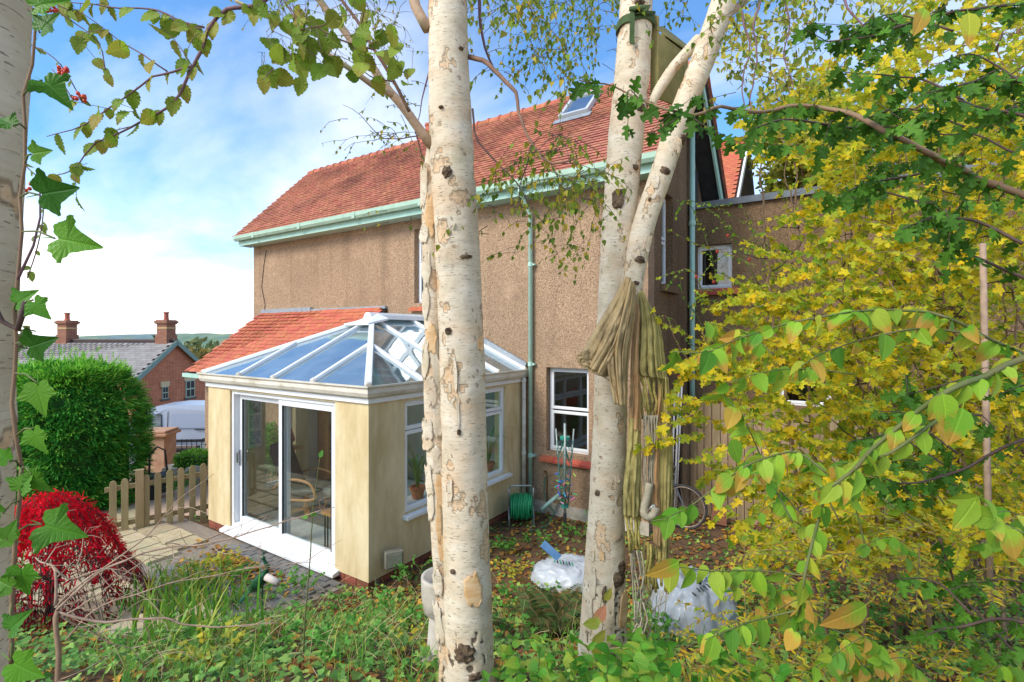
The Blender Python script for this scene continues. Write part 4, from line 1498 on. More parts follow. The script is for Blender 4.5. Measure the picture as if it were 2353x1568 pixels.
for s in (-1, 1):
    MB().lathe(ctr + ax_ * (.165 * s), [(.02, -.008), (.2, -.008), (.2, .008), (.02, .008)], 20, ax_).build('flange', hose, hr)
    q = ctr + ax_ * (.2 * s)
    pr = ax_.cross(UP)
    MB().tube([q - pr * .16 - UP * .26, q + pr * .02 + UP * .1, q + pr * .1 + UP * .33], .014, 7).tube([q + pr * .18 - UP * .26, q + pr * .02 + UP * .02], .014, 7).build('frame', M['grey_metal'], hr, smooth=True)
pr = ax_.cross(UP)
MB().tube([ctr + ax_ * -.2 + pr * .1 + UP * .33, ctr + ax_ * -.15 + pr * .11 + UP * .37, ctr + ax_ * .15 + pr * .11 + UP * .37, ctr + ax_ * .2 + pr * .1 + UP * .33], .014, 7).build('handle', M['grey_metal'], hr, smooth=True)
# loose end to the wall tap
dgh = pm('dark_green_hose', hx('2f5a48'), hx('3a6a55'), scale=6, rough=.5)
tp = onY(1252, 1085, YW - .05)
MB().tube([onY(1252, 1097, YW - .08), onY(1250, 1130, YW - .1), onY(1258, 1160, YW - .2), onY(1275, 1178, YW - .4) , Vector((-3.95, 7.05, -.06)), Vector((-4.05, 6.7, -.06)), ctr + ax_ * .22 - UP * .1], .011, 6).build('feed_hose', dgh, hr, smooth=True)
tap = thing('wall_tap', 'small brass tap on the brown wall under the lower window', 'tap', tp)
brass = pm('brass', hx('8a7048'), rough=.4, metal=.7)
MB().tube([tp + Vector((0, .045, 0)), tp + Vector((0, -.05, 0)), tp + Vector((0, -.06, -.05))], .012, 7).build('spout', brass, tap)
MB().obox(tp + Vector((0, -.03, .035)), Vector((.03, 0, 0)), Vector((0, .008, 0)), Vector((0, 0, .006))).build('handle', brass, tap)
MB().tube([tp + Vector((.02, .04, -.06)), tp + Vector((.02, .04, -.5))], .011, 6).build('supply_pipe', brass, tap)
# discarded downpipe leaning at the wall foot
lp = MB().tube([onY(1243, 1172, YW - .35), onY(1290, 1132, YW - .06)], .033, 10).build('loose_pipe', M['green2'], base=onY(1243, 1172, YW - .35), smooth=True)
tag(lp, 'short mint green pipe leaning against the wall foot', 'pipe')
# rotary dryer, folded
rd = P(1298, 1212, 7.9)
rz = gz(rd.x, rd.y)
dry = thing('rotary_dryer', 'folded rotary clothes dryer with green lines in front of the lower window', 'rotary dryer', (rd.x, rd.y, rz))
steel = pm('dryer_steel', hx('8f9a95'), hx('a7b0aa'), scale=8, rough=.45, metal=.5)
teal = pm('teal_plastic', hx('2d8f7c'), rough=.5)
MB().tube([(rd.x, rd.y, rz - .05), (rd.x, rd.y, rz + 1.7)], .022, 8).build('pole', steel, dry, smooth=True)
MB().tube([(rd.x, rd.y, rz - .05), (rd.x, rd.y, rz + .3)], .028, 8).build('ground_socket', M['dark'], dry)
for z, r_ in ((.38, .06), (1.45, .08)):
    MB().lathe((rd.x, rd.y, rz + z), [(.03, 0), (r_, .01), (r_, .05), (.03, .06)], 12).build('collar', teal, dry)
tips = []
for k in range(4):
    a = k * math.pi / 2 + .5
    dd = Vector((math.cos(a), math.sin(a), 0))
    lo_ = Vector((rd.x, rd.y, rz + .42)) + dd * .05
    hi_ = Vector((rd.x, rd.y, rz + 1.62 + .06 * (k % 2))) + dd * (.14 + .04 * (k % 2))
    MB().tube([lo_, hi_], .014, 6).build('arm', steel, dry, smooth=True)
    tips.append((lo_, hi_, dd))
linem = pm('green_line', hx('2f7f6c'), hx('2a6f60'), scale=5, rough=.6)
for k in range(34):
    lo_, hi_, dd = tips[k % 4]
    lo2, hi2, dd2 = tips[(k + 1) % 4]
    t = .25 + .7 * (k // 4) / 8
    A, B = lo_.lerp(hi_, t), lo2.lerp(hi2, t)
    mid = (A + B) / 2 + (dd + dd2) * random.uniform(.01, .07) - UP * random.uniform(.25, .75) * t
    pts = [A * (1 - s) ** 2 + mid * 2 * s * (1 - s) + B * s * s for s in np.linspace(0, 1, 9)]
    MB().tube(pts, .0055, 4).build('line', linem, dry)
pegs = ['c7a5c0', '3f9fc9', '9cc24a', '5a6fd0', '3fb59a', 'd8d36a', 'e07fa5', '5fc07a']
pmats = [pm('peg_' + c, hx(c), rough=.5) for c in pegs]
for k in range(46):
    a = random.uniform(0, 6.28)
    r_ = random.uniform(.05, .17)
    c = Vector((rd.x + math.cos(a) * r_, rd.y + math.sin(a) * r_, rz + random.choice((.5, .56, .62, .72, .8, .9)) + random.uniform(-.03, .03)))
    ax3 = Vector((random.uniform(-1, 1), random.uniform(-1, 1), random.uniform(-.4, 1.2))).normalized()
    s1 = ax3.orthogonal().normalized()
    MB().obox(c, s1 * .007, ax3.cross(s1) * .008, ax3 * .04).build('peg', random.choice(pmats), dry)

# rubble bags
def sack(name, label, cuv, d, rx, ry, hgt, seed, prints):
    p0 = P(cuv[0], cuv[1], d)
    g0 = gz(p0.x, p0.y) - .02
    t = thing(name, label, 'rubble bag', (p0.x, p0.y, g0))
    bagm = pm('woven_white_' + str(seed), hx('b2b6ba'), hx('c4c8cb'), scale=2, rough=.3, bump=.25, bscale=9, bdist=.03)
    b = MB()
    nu, nv = 72, 30

    def fn(s, v):
        a = s * 2 * math.pi
        ph = v * math.pi / 2
        rr = math.cos(ph) ** .55 * (1 + .10 * math.sin(ph * 2))
        z = hgt * math.sin(ph) ** .9
        ca, sa_ = math.cos(a) * rr, math.sin(a) * rr
        q3 = Vector((ca * 1.6, sa_ * 1.6, z * 3 + seed))
        lump = .13 * mnoise.noise(q3 * .8)
        # sharp creases of stiff plastic
        q4 = Vector((q3.x * 2.2, q3.y * 2.2, q3.z * .7))
        cr = (1 - min(1, abs(mnoise.noise(q4 + Vector((3, 1, 0)))) * 4)) * .085 + (1 - min(1, abs(mnoise.noise(q4 * 2.1)) * 4)) * .035
        k = 1 + lump + cr
        z = z * (1 + lump * .8) + (cr * .5 + .05 * mnoise.noise(q3 * 1.4)) * hgt * 2 * math.sin(ph)
        q = RT * (rx * ca * k) + FW * (ry * sa_ * k)
        return (p0.x + q.x, p0.y + q.y, g0 + max(z, 0))
    b.grid(fn, nu, nv)
    b.build('sack', bagm, t, smooth=True)
    return t, p0, g0


blue = pm('blue_print', hx('5f8fc4'), hx('7fa6d0'), scale=6, rough=.5)
ink = pm('black_print', hx('2a2b30'), rough=.6)
s1, b1p, b1g = sack('rubble_bag', 'crumpled white rubble bag with blue strap left of the hammock tree', (1305, 1285), 6.35, .42, .32, .24, 3.3, 0)
MB().obox(P(1266, 1266, 6.12), RT * .1 + UP * -.09, FW * .006, UP * .035 + RT * .03).build('strap', blue, s1)
s2, b2p, b2g = sack('rubble_bag', 'full white rubble bag with black lettering right of the hammock tree', (1595, 1380), 4.35, .34, .30, .50, 7.7, 1)
# ------------------------------------------------------------------ leaves
def leafmat(name, cols, tip=None, tip_amt=.7, rough=.45, trans=.35, spots=None):
    m, nt, out = newmat(name)
    rv = rnd_value(nt)
    n = len(cols)
    col = ramp(nt, rv, [((i + .0) / max(1, n - 1), hx(c)) for i, c in enumerate(cols)])
    uvn = nd(nt, 'ShaderNodeUVMap')
    s = nd(nt, 'ShaderNodeSeparateXYZ', i0=uvn.outputs[0])
    r2 = math_(nt, 'FRACT', math_(nt, 'MULTIPLY', rv, 13.7))
    if tip:
        nz_ = nd(nt, 'ShaderNodeTexNoise', i0=coords(nt), Scale=2.2, Detail=2.0)
        f = math_(nt, 'ADD', math_(nt, 'MULTIPLY', s.outputs[1], .5), math_(nt, 'MULTIPLY', nz_.outputs[0], .7))
        f = math_(nt, 'ADD', f, math_(nt, 'MULTIPLY', math_(nt, 'SUBTRACT', r2, .5), 1.1))
        col = mixc(nt, ramp(nt, f, [(.80, 0.0), (1.15, tip_amt)]), col, hx(tip))
    # midrib and side veins, a touch paler
    xx = math_(nt, 'ABSOLUTE', math_(nt, 'SUBTRACT', s.outputs[0], .5))
    mid = ramp(nt, xx, [(0.0, 1.0), (.035, 0.0)])
    vein = math_(nt, 'PINGPONG', math_(nt, 'SUBTRACT', math_(nt, 'MULTIPLY', s.outputs[1], 8.0), math_(nt, 'MULTIPLY', xx, 7.0)), .5)
    vf_ = ramp(nt, vein, [(0.0, 1.0), (.12, 0.0)])
    vv = math_(nt, 'MAXIMUM', mid, math_(nt, 'MULTIPLY', vf_, .5))
    col = mixc(nt, math_(nt, 'MULTIPLY', vv, .35), col, mixc(nt, 1.0, col, (1.5, 1.45, 1.6), 'MULTIPLY'))
    h = nd(nt, 'ShaderNodeHueSaturation', Color=col)
    nt.links.new(math_(nt, 'MULTIPLY_ADD', r2, .5, .75), h.inputs['Value'])
    col = h.outputs[0]
    p = nd(nt, 'ShaderNodeBsdfPrincipled', Base_Color=col, Roughness=rough)
    p.inputs['Specular IOR Level'].default_value = .16
    bn = nd(nt, 'ShaderNodeBump', {'invert': True}, Strength=.35, Distance=.004, Height=vv)
    nt.links.new(bn.outputs[0], p.inputs['Normal'])
    t = nd(nt, 'ShaderNodeBsdfTranslucent', Color=mixc(nt, 1.0, col, (1.05, 1.1, .8), 'MULTIPLY'))
    mx = nd(nt, 'ShaderNodeMixShader', i0=trans, i1=p.outputs[0], i2=t.outputs[0])
    nt.links.new(mx.outputs[0], out.inputs[0])
    return m


def leaf_tmpl(half, centre=.42, fold=.25, droop=.18, stalk=.0, ripple=0.0):
    """half outline (x>=0) from base to tip -> folded, drooping leaf (fan about the midrib)"""
    ring = [(x, y) for x, y in half] + [(-x, y) for x, y in half[-2:0:-1]]
    vs, uvs = [], []

    def z(x, y, i=0):
        return fold * abs(x) - droop * y * y + ripple * math.sin(i * 2.1) * abs(x)
    vs.append((0, centre, z(0, centre)))
    uvs.append((.5, centre))
    for i, (x, y) in enumerate(ring):
        vs.append((x, y, z(x, y, i)))
        uvs.append((.5 + x * .8, y))
    n = len(ring)
    tf = [(0, 1 + i, 1 + (i + 1) % n) for i in range(n)]
    if stalk:
        k = len(vs)
        vs += [(-.014, 0.01, 0), (.014, 0.01, 0), (.01, -stalk, -.04), (-.01, -stalk, -.04)]
        uvs += [(.5, 0)] * 4
        tf += [(k, k + 1, k + 2), (k, k + 2, k + 3)]
    return np.array(vs, float), np.array(tf), np.array(uvs, float)


def rounded(half, k=3):
    """smooth the half outline of a leaf"""
    q = [Vector((x, y, 0)) for x, y in half]
    q = [Vector((-q[1].x, q[1].y, 0))] + q + [Vector((-q[-2].x, q[-2].y, 0))]
    out = []
    for i in range(1, len(q) - 2):
        a, b, c, d = q[i - 1:i + 3]
        for j in range(k):
            t = j / k
            e = .5 * ((2 * b) + (c - a) * t + (2 * a - 5 * b + 4 * c - d) * t * t + (3 * b - a - 3 * c + d) * t ** 3)
            out.append((max(0, e.x), e.y))
    out.append((0, half[-1][1]))
    out[0] = half[0]
    return out


def serrate(half, k=2, amp=.05):
    out = [half[0]]
    for (x0, y0), (x1, y1) in zip(half, half[1:]):
        for j in range(k):
            t = (j + .55) / k
            x, y = x0 + (x1 - x0) * t, y0 + (y1 - y0) * t
            out.append((x + amp, y + amp * .7))
            t = (j + 1) / k
            out.append((x0 + (x1 - x0) * t, y0 + (y1 - y0) * t))
    out[-1] = half[-1]
    return out


T_OV = leaf_tmpl([(0, 0), (.2, .08), (.32, .27), (.33, .45), (.25, .7), (.12, .9), (0, 1.04)], fold=.3, droop=.25, stalk=.15)
T_OV2 = leaf_tmpl([(0, 0), (.22, .12), (.3, .4), (.2, .75), (0, 1)], fold=.2, droop=.2)
T_EL = leaf_tmpl(serrate([(0, 0), (.22, .05), (.4, .25), (.42, .48), (.28, .76), (0, 1.05)], 2, .035), fold=.22, droop=.2, stalk=.22, ripple=.12)
T_BI = leaf_tmpl([(0, 0), (.26, .06), (.38, .26), (.26, .55), (.1, .85), (0, 1.02)], fold=.3, droop=.2, stalk=.3)
T_IV = leaf_tmpl(rounded([(0, .1), (.14, -.05), (.34, -.02), (.42, .16), (.62, .36), (.56, .44), (.34, .5), (.22, .68), (.09, .9), (0, 1.02)]), centre=.3, fold=.16, droop=.2, stalk=.4, ripple=.05)
T_IV2 = leaf_tmpl([(0, .1), (.3, .0), (.5, .38), (.22, .55), (0, 1.0)], centre=.35, fold=.18, droop=.2)
T_MA = leaf_tmpl([(0, .04), (.12, -.03), (.46, .0), (.34, .2), (.64, .42), (.58, .54), (.27, .54), (.2, .66), (.27, .84), (.1, .86), (0, 1.0)], centre=.3, fold=.2, droop=.22, stalk=.5, ripple=.08)
T_HA = leaf_tmpl(rounded([(0, 0), (.06, .16), (.32, .24), (.42, .36), (.38, .44), (.2, .44), (.23, .56), (.44, .66), (.42, .78), (.2, .76), (.16, .88), (.2, .98), (0, 1.04)], 2), centre=.5, fold=.22, droop=.2, stalk=.3, ripple=.08)
T_LA = leaf_tmpl([(0, 0), (.12, .3), (.11, .62), (0, 1)], fold=.3, droop=.25)
T_LI = leaf_tmpl([(0, 0), (.3, .1), (.42, .45), (.18, .85), (0, 1)], fold=.35, droop=-.1, ripple=.2)


def leafM(pos, d, n, size, zs=1.0):
    y = Vector(d).normalized()
    x = y.cross(n)
    if x.length < 1e-4:
        x = y.orthogonal()
    x.normalize()
    z = x.cross(y)
    return frame4(pos, x * size, y * size, z * size * zs)


def rv3(s=1.0):
    return Vector((random.gauss(0, s), random.gauss(0, s), random.gauss(0, s)))


def spline(pts, step=.05):
    pts = [Vector(p) for p in pts]
    if len(pts) == 2:
        n = max(2, int((pts[1] - pts[0]).length / step))
        return [pts[0].lerp(pts[1], i / n) for i in range(n + 1)]
    q = [pts[0] * 2 - pts[1]] + pts + [pts[-1] * 2 - pts[-2]]
    out = []
    for i in range(1, len(q) - 2):
        a, b, c, d = q[i - 1:i + 3]
        n = max(1, int((c - b).length / step))
        for k in range(n):
            t = k / n
            out.append(.5 * ((2 * b) + (c - a) * t + (2 * a - 5 * b + 4 * c - d) * t * t + (3 * b - a - 3 * c + d) * t ** 3))
    out.append(pts[-1])
    return out


def clothe(Ms, pts, gap, size, droop=.5, spread=1.0, pair=False, face=.6, flat=.3, start=0.0, zs=(.4, 1.6)):
    """hang leaves along a twig"""
    acc, k = random.uniform(0, gap), 0
    n = len(pts)
    for i in range(n - 1):
        a, b = pts[i], pts[i + 1]
        L = (b - a).length
        acc += L
        while acc > gap:
            acc -= gap * random.uniform(.7, 1.3)
            if i / n < start:
                continue
            t = (b - a).normalized()
            sd = t.cross(UP)
            if sd.length < .1:
                sd = t.orthogonal()
            sd.normalize()
            for s in ((1, -1) if pair else ((1,) if k % 2 else (-1,))):
                d = t * random.uniform(.2, .8) + sd * s * spread * random.uniform(.4, 1.1) - UP * droop * random.uniform(.5, 1.4) + rv3(.2)
                nm = UP * flat - FW * face + rv3(.45)
                Ms.append(leafM(a + (b - a) * random.random(), d, nm, size * random.uniform(.65, 1.2), random.uniform(*zs)))
            k += 1


def wig(pts, amp):
    return [p + Vector((mnoise.noise(p * 9) * amp, mnoise.noise(p * 9 + Vector((5, 1, 0))) * amp, mnoise.noise(p * 9 + Vector((0, 7, 2))) * amp)) for p in pts]


def taper(n, r0, r1):
    return [r0 + (r1 - r0) * i / max(1, n - 1) for i in range(n)]


twigm = pm('dark_twig', hx('4a3a33'), hx('5f4a40'), scale=20, rough=.8)
twig_green = pm('green_twig', hx('5a6a35'), hx('6f6a40'), scale=12, rough=.7)
twig_tan = pm('tan_twig', hx('b59a80'), hx('8f7460'), scale=14, rough=.8)
twig_brown = pm('brown_twig', hx('7a6048'), hx('93775a'), scale=14, rough=.85)


# ------------------------------------------------------------------ birch bark
def birchmat(name, warm=.5, green=.3, pal=('c4b294', 'd8c8ac', 'e3d6be')):
    m, nt, out = newmat(name)
    p = nd(nt, 'ShaderNodeBsdfPrincipled', Roughness=.75)
    p.inputs['Specular IOR Level'].default_value = .25
    uvn = nd(nt, 'ShaderNodeUVMap')

    def nz(scale, detail=4.0, sc=1.0, rough=.55, dist=0.0):
        mpn = nd(nt, 'ShaderNodeMapping', i0=uvn.outputs[0])
        mpn.inputs['Scale'].default_value = scale
        return nd(nt, 'ShaderNodeTexNoise', i0=mpn.outputs[0], Scale=sc, Detail=detail, Roughness=rough, Distortion=dist).outputs[0]
    base = ramp(nt, nz((5, 9, 1), 6), [(.3, hx(pal[0])), (.5, hx(pal[1])), (.7, hx(pal[2]))])
    base = mixc(nt, ramp(nt, nz((2.5, 5, 1), 5, 1.0, .6, .6), [(.5, 0.0), (.68, warm)]), base, hx('d8b48c'))
    base = mixc(nt, ramp(nt, nz((6, 2.2, 1), 5), [(.56, 0.0), (.75, green)]), base, hx('a8a06a'))
    # fine horizontal banding
    base = mixc(nt, ramp(nt, nz((3, 70, 1), 3), [(.52, 0.0), (.72, .28)]), base, hx('b7a48c'))
    pa = nd(nt, 'ShaderNodeAttribute', {'attribute_name': 'peel'}).outputs['Fac']
    pn = nz((30, 45, 1), 5)
    base = mixc(nt, math_(nt, 'MULTIPLY', ramp(nt, pa, [(.55, 0.0), (.9, 1.0)]), .8), base, ramp(nt, pn, [(.3, hx('c79a6c')), (.6, hx('dcbc94'))]))
    base = mixc(nt, ramp(nt, pa, [(.12, 0.0), (.4, .75), (.62, .75), (.85, 0.0)]), base, hx('8a7358'))  # brown torn rim, with the peel edge's shadow line put into the colour
    # lenticels: short dark horizontal dashes
    msk = ramp(nt, nz((3, 4, 1), 2), [(.36, 0.0), (.55, 1.0)])
    len_ = ramp(nt, nz((26, 170, 1), 1.0), [(.645, 0.0), (.69, 1.0)])
    base = mixc(nt, math_(nt, 'MULTIPLY', math_(nt, 'MULTIPLY', len_, msk), .85), base, hx('6f5c4c'))
    sa_ = nd(nt, 'ShaderNodeAttribute', {'attribute_name': 'scar'}).outputs['Fac']
    base = mixc(nt, ramp(nt, math_(nt, 'ADD', sa_, math_(nt, 'MULTIPLY', math_(nt, 'SUBTRACT', nz((60, 40, 1), 4), .5), .5)), [(.35, 0.0), (.7, .9)]), base, hx('4c3d30'))
    # dark cracked patches
    base = mixc(nt, ramp(nt, nz((9, 6, 1), 7, 1.0, .7, .8), [(.62, 0.0), (.70, .75)]), base, hx('5b4a3c'))
    nt.links.new(base, p.inputs['Base Color'])
    hgt = math_(nt, 'ADD', nz((9, 14, 1), 6, 1.0, .6, .5), math_(nt, 'MULTIPLY', len_, .5))
    bn = nd(nt, 'ShaderNodeBump', Strength=.55, Distance=.012, Height=hgt)
    nt.links.new(bn.outputs[0], p.inputs['Normal'])
    nt.links.new(p.outputs[0], out.inputs[0])
    return m


BK1, BK2 = birchmat('birch_bark', .65, .45), birchmat('birch_bark_white', .5, .25)
BK0 = birchmat('birch_bark_beige', .3, .6, ('b8aa8e', 'cabda2', 'd6cbb3'))  # greyer beige bark with more green, for the near left stem
knotm = pm('knot_bark', hx('4a3a2c'), hx('77624a'), scale=30, rough=.95, bump=1.0, bscale=40, bdist=.02, contrast=(.4, .6))
flake_c = pm('curled_bark_cream', hx('dccdb6'), hx('cbb597'), scale=9, rough=.7, stretch=(1, 1, 4))
flake_t = pm('curled_bark_tan', hx('cf9f66'), hx('e0bf92'), scale=9, rough=.7, stretch=(1, 1, 4))
flake_g = pm('curled_bark_grey', hx('c3b29c'), hx('e0d5c4'), scale=9, rough=.7)


class Trunk:
    def __init__(self, keys, d, parent, name, mat, step=.014, nseg=84, bump=1.0, dd=0.0, rag=1.0):
        """keys: (u, v, half width px); a tapered, uneven stem"""
        self.mat = mat
        n = len(keys)
        pts = [P(u, v, d + dd * i / max(1, n - 1)) for i, (u, v, w) in enumerate(keys)]
        rad = [w * (d + dd * i / max(1, n - 1)) / F_PX for i, (u, v, w) in enumerate(keys)]
        c3 = spline([Vector((0, 0, 0)) + p for p in pts], step)
        # radius resampled by arc length
        L = [0]
        for a, b in zip(pts, pts[1:]):
            L.append(L[-1] + (b - a).length)
        l = 0
        self.c, self.r = [], []
        for i, p in enumerate(c3):
            if i:
                l += (p - c3[i - 1]).length
            self.c.append(p)
            self.r.append(float(np.interp(l, L, rad)))
        b = MB()
        uv, peel, scar = [], [], []
        acc = 0
        for i, p in enumerate(self.c):
            t = (self.c[min(i + 1, len(self.c) - 1)] - self.c[max(i - 1, 0)]).normalized()
            s = t.cross(-FW).normalized()
            w = s.cross(t)
            if i:
                acc += (p - self.c[i - 1]).length
            for k in range(nseg + 1):
                a = 2 * math.pi * k / nseg
                e = s * math.cos(a) + w * math.sin(a)
                q = p + e * self.r[i]
                rr = 1 + bump * (.035 * mnoise.noise(q * 6) + .02 * mnoise.noise(q * 17) + .008 * mnoise.noise(Vector((q.x * 30, q.y * 30, q.z * 90))))
                # plates of bark that have peeled away, with torn edges
                n1 = mnoise.noise(Vector((q.x * 9, q.y * 9, q.z * 5.5 + 3))) + .45 * mnoise.noise(Vector((q.x * 31, q.y * 31, q.z * 24))) + .2 * mnoise.noise(q * 70)
                pe = min(1, max(0, (n1 - .34 / rag) / .10))
                lowb = min(1, max(0, (1.45 - q.z) / .6))
                n2 = abs(mnoise.noise(Vector((q.x * 14, q.y * 14, q.z * 3.2 + 9)))) + .25 * mnoise.noise(q * 33)
                sc_ = min(1, max(0, (.07 * lowb - n2) / .05)) if lowb > 0 else 0
                lip = math.sin(pe * math.pi)
                b.v.append(tuple(p + e * (self.r[i] * rr - .0045 * pe + .0035 * lip * (1 if n1 < .40 else 0) - .007 * sc_)))
                peel.append(pe)
                scar.append(sc_)
                uv.append((a * self.r[i], acc))
        m1 = nseg + 1
        for i in range(len(self.c) - 1):
            for k in range(nseg):
                b.f.append((i * m1 + k, i * m1 + k + 1, (i + 1) * m1 + k + 1, (i + 1) * m1 + k))
        self.o = b.build(name, mat, parent, smooth=True)
        me = self.o.data
        for an, dat in (('peel', peel), ('scar', scar)):
            at_ = me.attributes.new(an, 'FLOAT', 'POINT')
            at_.data.foreach_set('value', np.array(dat, dtype=np.float32))
        ul = me.uv_layers.new(name='UVMap')
        vi = np.zeros(len(me.loops), dtype=np.int32)
        me.loops.foreach_get('vertex_index', vi)
        ul.data.foreach_set('uv', np.array(uv)[vi].astype(np.float32).ravel())

    def at(self, v, a):
        """surface point near picture height v at angle a (0 = facing camera, + = right)"""
        best = min(range(1, len(self.c) - 1), key=lambda i: abs(proj(self.c[i])[1] - v))
        p, r = self.c[best], self.r[best]
        t = (self.c[best + 1] - self.c[best - 1]).normalized()
        if t.z < 0: t = -t
        f = -FW - t * (-FW).dot(t)
        f.normalize()
        s = f.cross(t)
        if s.dot(RT) < 0: s = -s
        e = f * math.cos(a) + s * math.sin(a)
        return p, r, t, f, s

    def knot(self, v, a, w, h, parent=None):
        p, r, t, f, s = self.at(v, a)
        b = MB()

        def fn(x, y):
            rr = math.hypot(x - .5, y - .5) * 2
            ang = math.atan2(y - .5, x - .5)
            lim = 1 + .35 * mnoise.noise(Vector((math.cos(ang) * 2, math.sin(ang) * 2, v)))
            k = min(1, rr)
            xx, yy = (x - .5) * w * lim, (y - .5) * h * lim
            aa = a + xx / r
            lift = .010 * (1 - k) + .012 * mnoise.noise(Vector((x * 7, y * 7, v))) * (1 - k * .7) + (.004 if rr < .85 else -.03)
            return p + (f * math.cos(aa) + s * math.sin(aa)) * (r * 1.02 + lift) + t * yy
        b.grid(fn, 14, 14)
        return b.build('knot', knotm, parent or self.o, smooth=True)

    def flake(self, v, a, w, h, curl=1.0, mat=None, side=1, parent=None):
        p, r, t, f, s = self.at(v, a)
        b = MB()
        sd = random.uniform(0, 50)

        lean = random.uniform(-.5, .5)

        def fn(x, y):
            # ragged tongue: width narrows towards one end, edges torn
            yy = y - .5
            wid = (.35 + .65 * math.sin(math.pi * min(1, max(0, (y * .85 + .1)))) ** .7) * (1 + .5 * mnoise.noise(Vector((y * 4.5, sd, 2))))
            jag = h * .22 * mnoise.noise(Vector((x * 3.3, sd, yy * 1.5)))
            xo = (x - .35) * wid + lean * yy * .5
            aa = a + xo * w / r * side
            k = max(0, x - .3) / .7
            curl_ = min(curl, .75)
            lift = .003 + curl_ * w * (.40 * k ** 1.5) * (.55 + .9 * abs(mnoise.noise(Vector((y * 1.7, sd, 1)))) + .3 * abs(yy))
            e = f * math.cos(aa) + s * math.sin(aa)
            bk = (f * -math.sin(aa) + s * math.cos(aa)) * side
            return p + e * (r * 1.025 + lift) + t * (yy * h + jag)
        b.grid(fn, 8, 10)
        mt_ = self.mat if (mat is flake_c or mat is flake_g) else mat
        o = b.build('bark_flake', mt_, parent or self.o, smooth=True)
        ul = o.data.uv_layers.new(name='UVMap')
        for l_ in o.data.loops:
            i_ = l_.vertex_index
            ul.data[l_.index].uv = (sd + (i_ % 9) / 8 * w, sd + (i_ // 9) / 10 * h)
        md = o.modifiers.new('solid', 'SOLIDIFY')
        md.thickness = .002
        return o


# ------------------------------------------------------------------ birch with branch (middle)
tb1 = P(1078, 1640, 2.75)
B1 = thing('birch_tree', 'peeling double-stemmed birch in the middle, in front of the conservatory', 'birch tree', (tb1.x, tb1.y, gz(tb1.x, tb1.y)))
t1 = Trunk([(1027, -220, 42), (1029, 0, 44), (1030, 110, 46), (1034, 250, 48), (1041, 400, 51), (1050, 550, 51), (1060, 784, 52), (1066, 1000, 52), (1070, 1200, 53), (1076, 1400, 55), (1079, 1568, 56), (1080, 1760, 60)], 2.75, B1, 'trunk', BK1)
t1b = Trunk([(990, 330, 8), (987, 420, 16), (988, 520, 20), (992, 640, 20), (996, 784, 21), (998, 900, 24), (1003, 1050, 22), (1009, 1200, 20), (1019, 1350, 20), (1030, 1500, 24), (1036, 1760, 30)], 2.76, B1, 'side_stem', BK1, nseg=60, bump=2.2, rag=2.2)
for v, a, w, h in ((413, -.15, .07, .075), (760, -.45, .045, .045), (598, .45, .085, .028), (135, .75, .035, .02), (268, -.3, .03, .02), (1465, -.1, .13, .12), (1290, -.5, .04, .03), (985, -.1, .025, .04), (20, .6, .05, .03), (1520, .35, .1, .05)):
    t1.knot(v, a, w, h)
for v, a, w, h, c, mt, sd in ((60, .3, .11, .05, .5, flake_c, 1), (20, .5, .12, .06, .6, flake_c, -1), (548, .15, .06, .10, .7, flake_c, -1), (720, .55, .10, .12, .45, flake_c, 1), (640, -.3, .05, .07, .8, flake_g, -1),
                              (790, .95, .05, .06, 1.2, flake_t, 1), (855, -.2, .03, .13, .6, flake_g, 1), (950, -.1, .02, .16, .8, flake_g, -1), (480, .1, .04, .12, .5, flake_g, 1), (500, -.5, .05, .14, .6, flake_c, -1),
                              (1110, -.5, .04, .1, .7, flake_g, -1), (1240, .85, .03, .035, .8, flake_t, 1), (1330, .2, .12, .14, .25, flake_t, 1), (1180, .3, .06, .05, .4, flake_c, -1), (1420, .6, .07, .08, .6, flake_c, 1),
                              (1300, -.4, .05, .12, .8, flake_c, -1), (240, -.6, .05, .05, .5, flake_c, -1), (160, .7, .06, .04, .6, flake_c, 1), (1385, 1.15, .1, .12, .8, flake_t, 1), (680, .3, .05, .05, .5, flake_c, 1)):
    if (int(v) // 10) % 2:
        t1.flake(v, a, w * .7, h * 1.25, c, mt, sd)
for v, a, w, h, c, mt, sd in ((430, -.6, .06, .14, .8, flake_c, -1), (500, .0, .05, .14, .7, flake_t, 1), (545, -.4, .05, .06, 1.0, flake_g, -1), (780, -.2, .05, .10, .9, flake_t, 1), (830, -.7, .06, .12, 1.0, flake_c, -1),
                              (900, .0, .06, .10, .9, flake_g, -1), (960, .3, .05, .14, .8, flake_c, 1), (985, -.5, .07, .07, 1.3, flake_c, -1), (1015, -.7, .08, .05, 1.4, flake_c, -1), (1050, .1, .05, .1, .8, flake_g, 1),
                              (1100, -.7, .06, .10, 1.0, flake_c, -1), (1125, .3, .045, .16, .5, flake_t, 1), (1190, .2, .025, .15, .4, flake_t, -1), (1255, .2, .05, .09, .7, flake_t, 1), (1150, -.6, .05, .12, 1.0, flake_g, -1),
                              (700, -.5, .05, .10, .7, flake_c, -1), (860, .3, .04, .14, .8, flake_g, 1), (1330, -.3, .06, .1, .8, flake_g, -1), (1420, -.5, .06, .14, .9, flake_g, -1), (620, -.3, .05, .12, .7, flake_g, -1)):
    t1b.flake(v, a, w * .95, h * 1.5, c * .45, mt, sd)
# limbs of the middle birch
limbm = BK1
def limb(parent, keys, d0, d1, r0, r1, mat, name='branch', amp=.012, n=8):
    pts = [P(u, v, d0 + (d1 - d0) * i / (len(keys) - 1)) for i, (u, v) in enumerate(keys)]
    c = wig(spline(pts, .05), amp)
    MB().tube(c, taper(len(c), r0, r1), n).build(name, mat, parent, smooth=True)
    return c


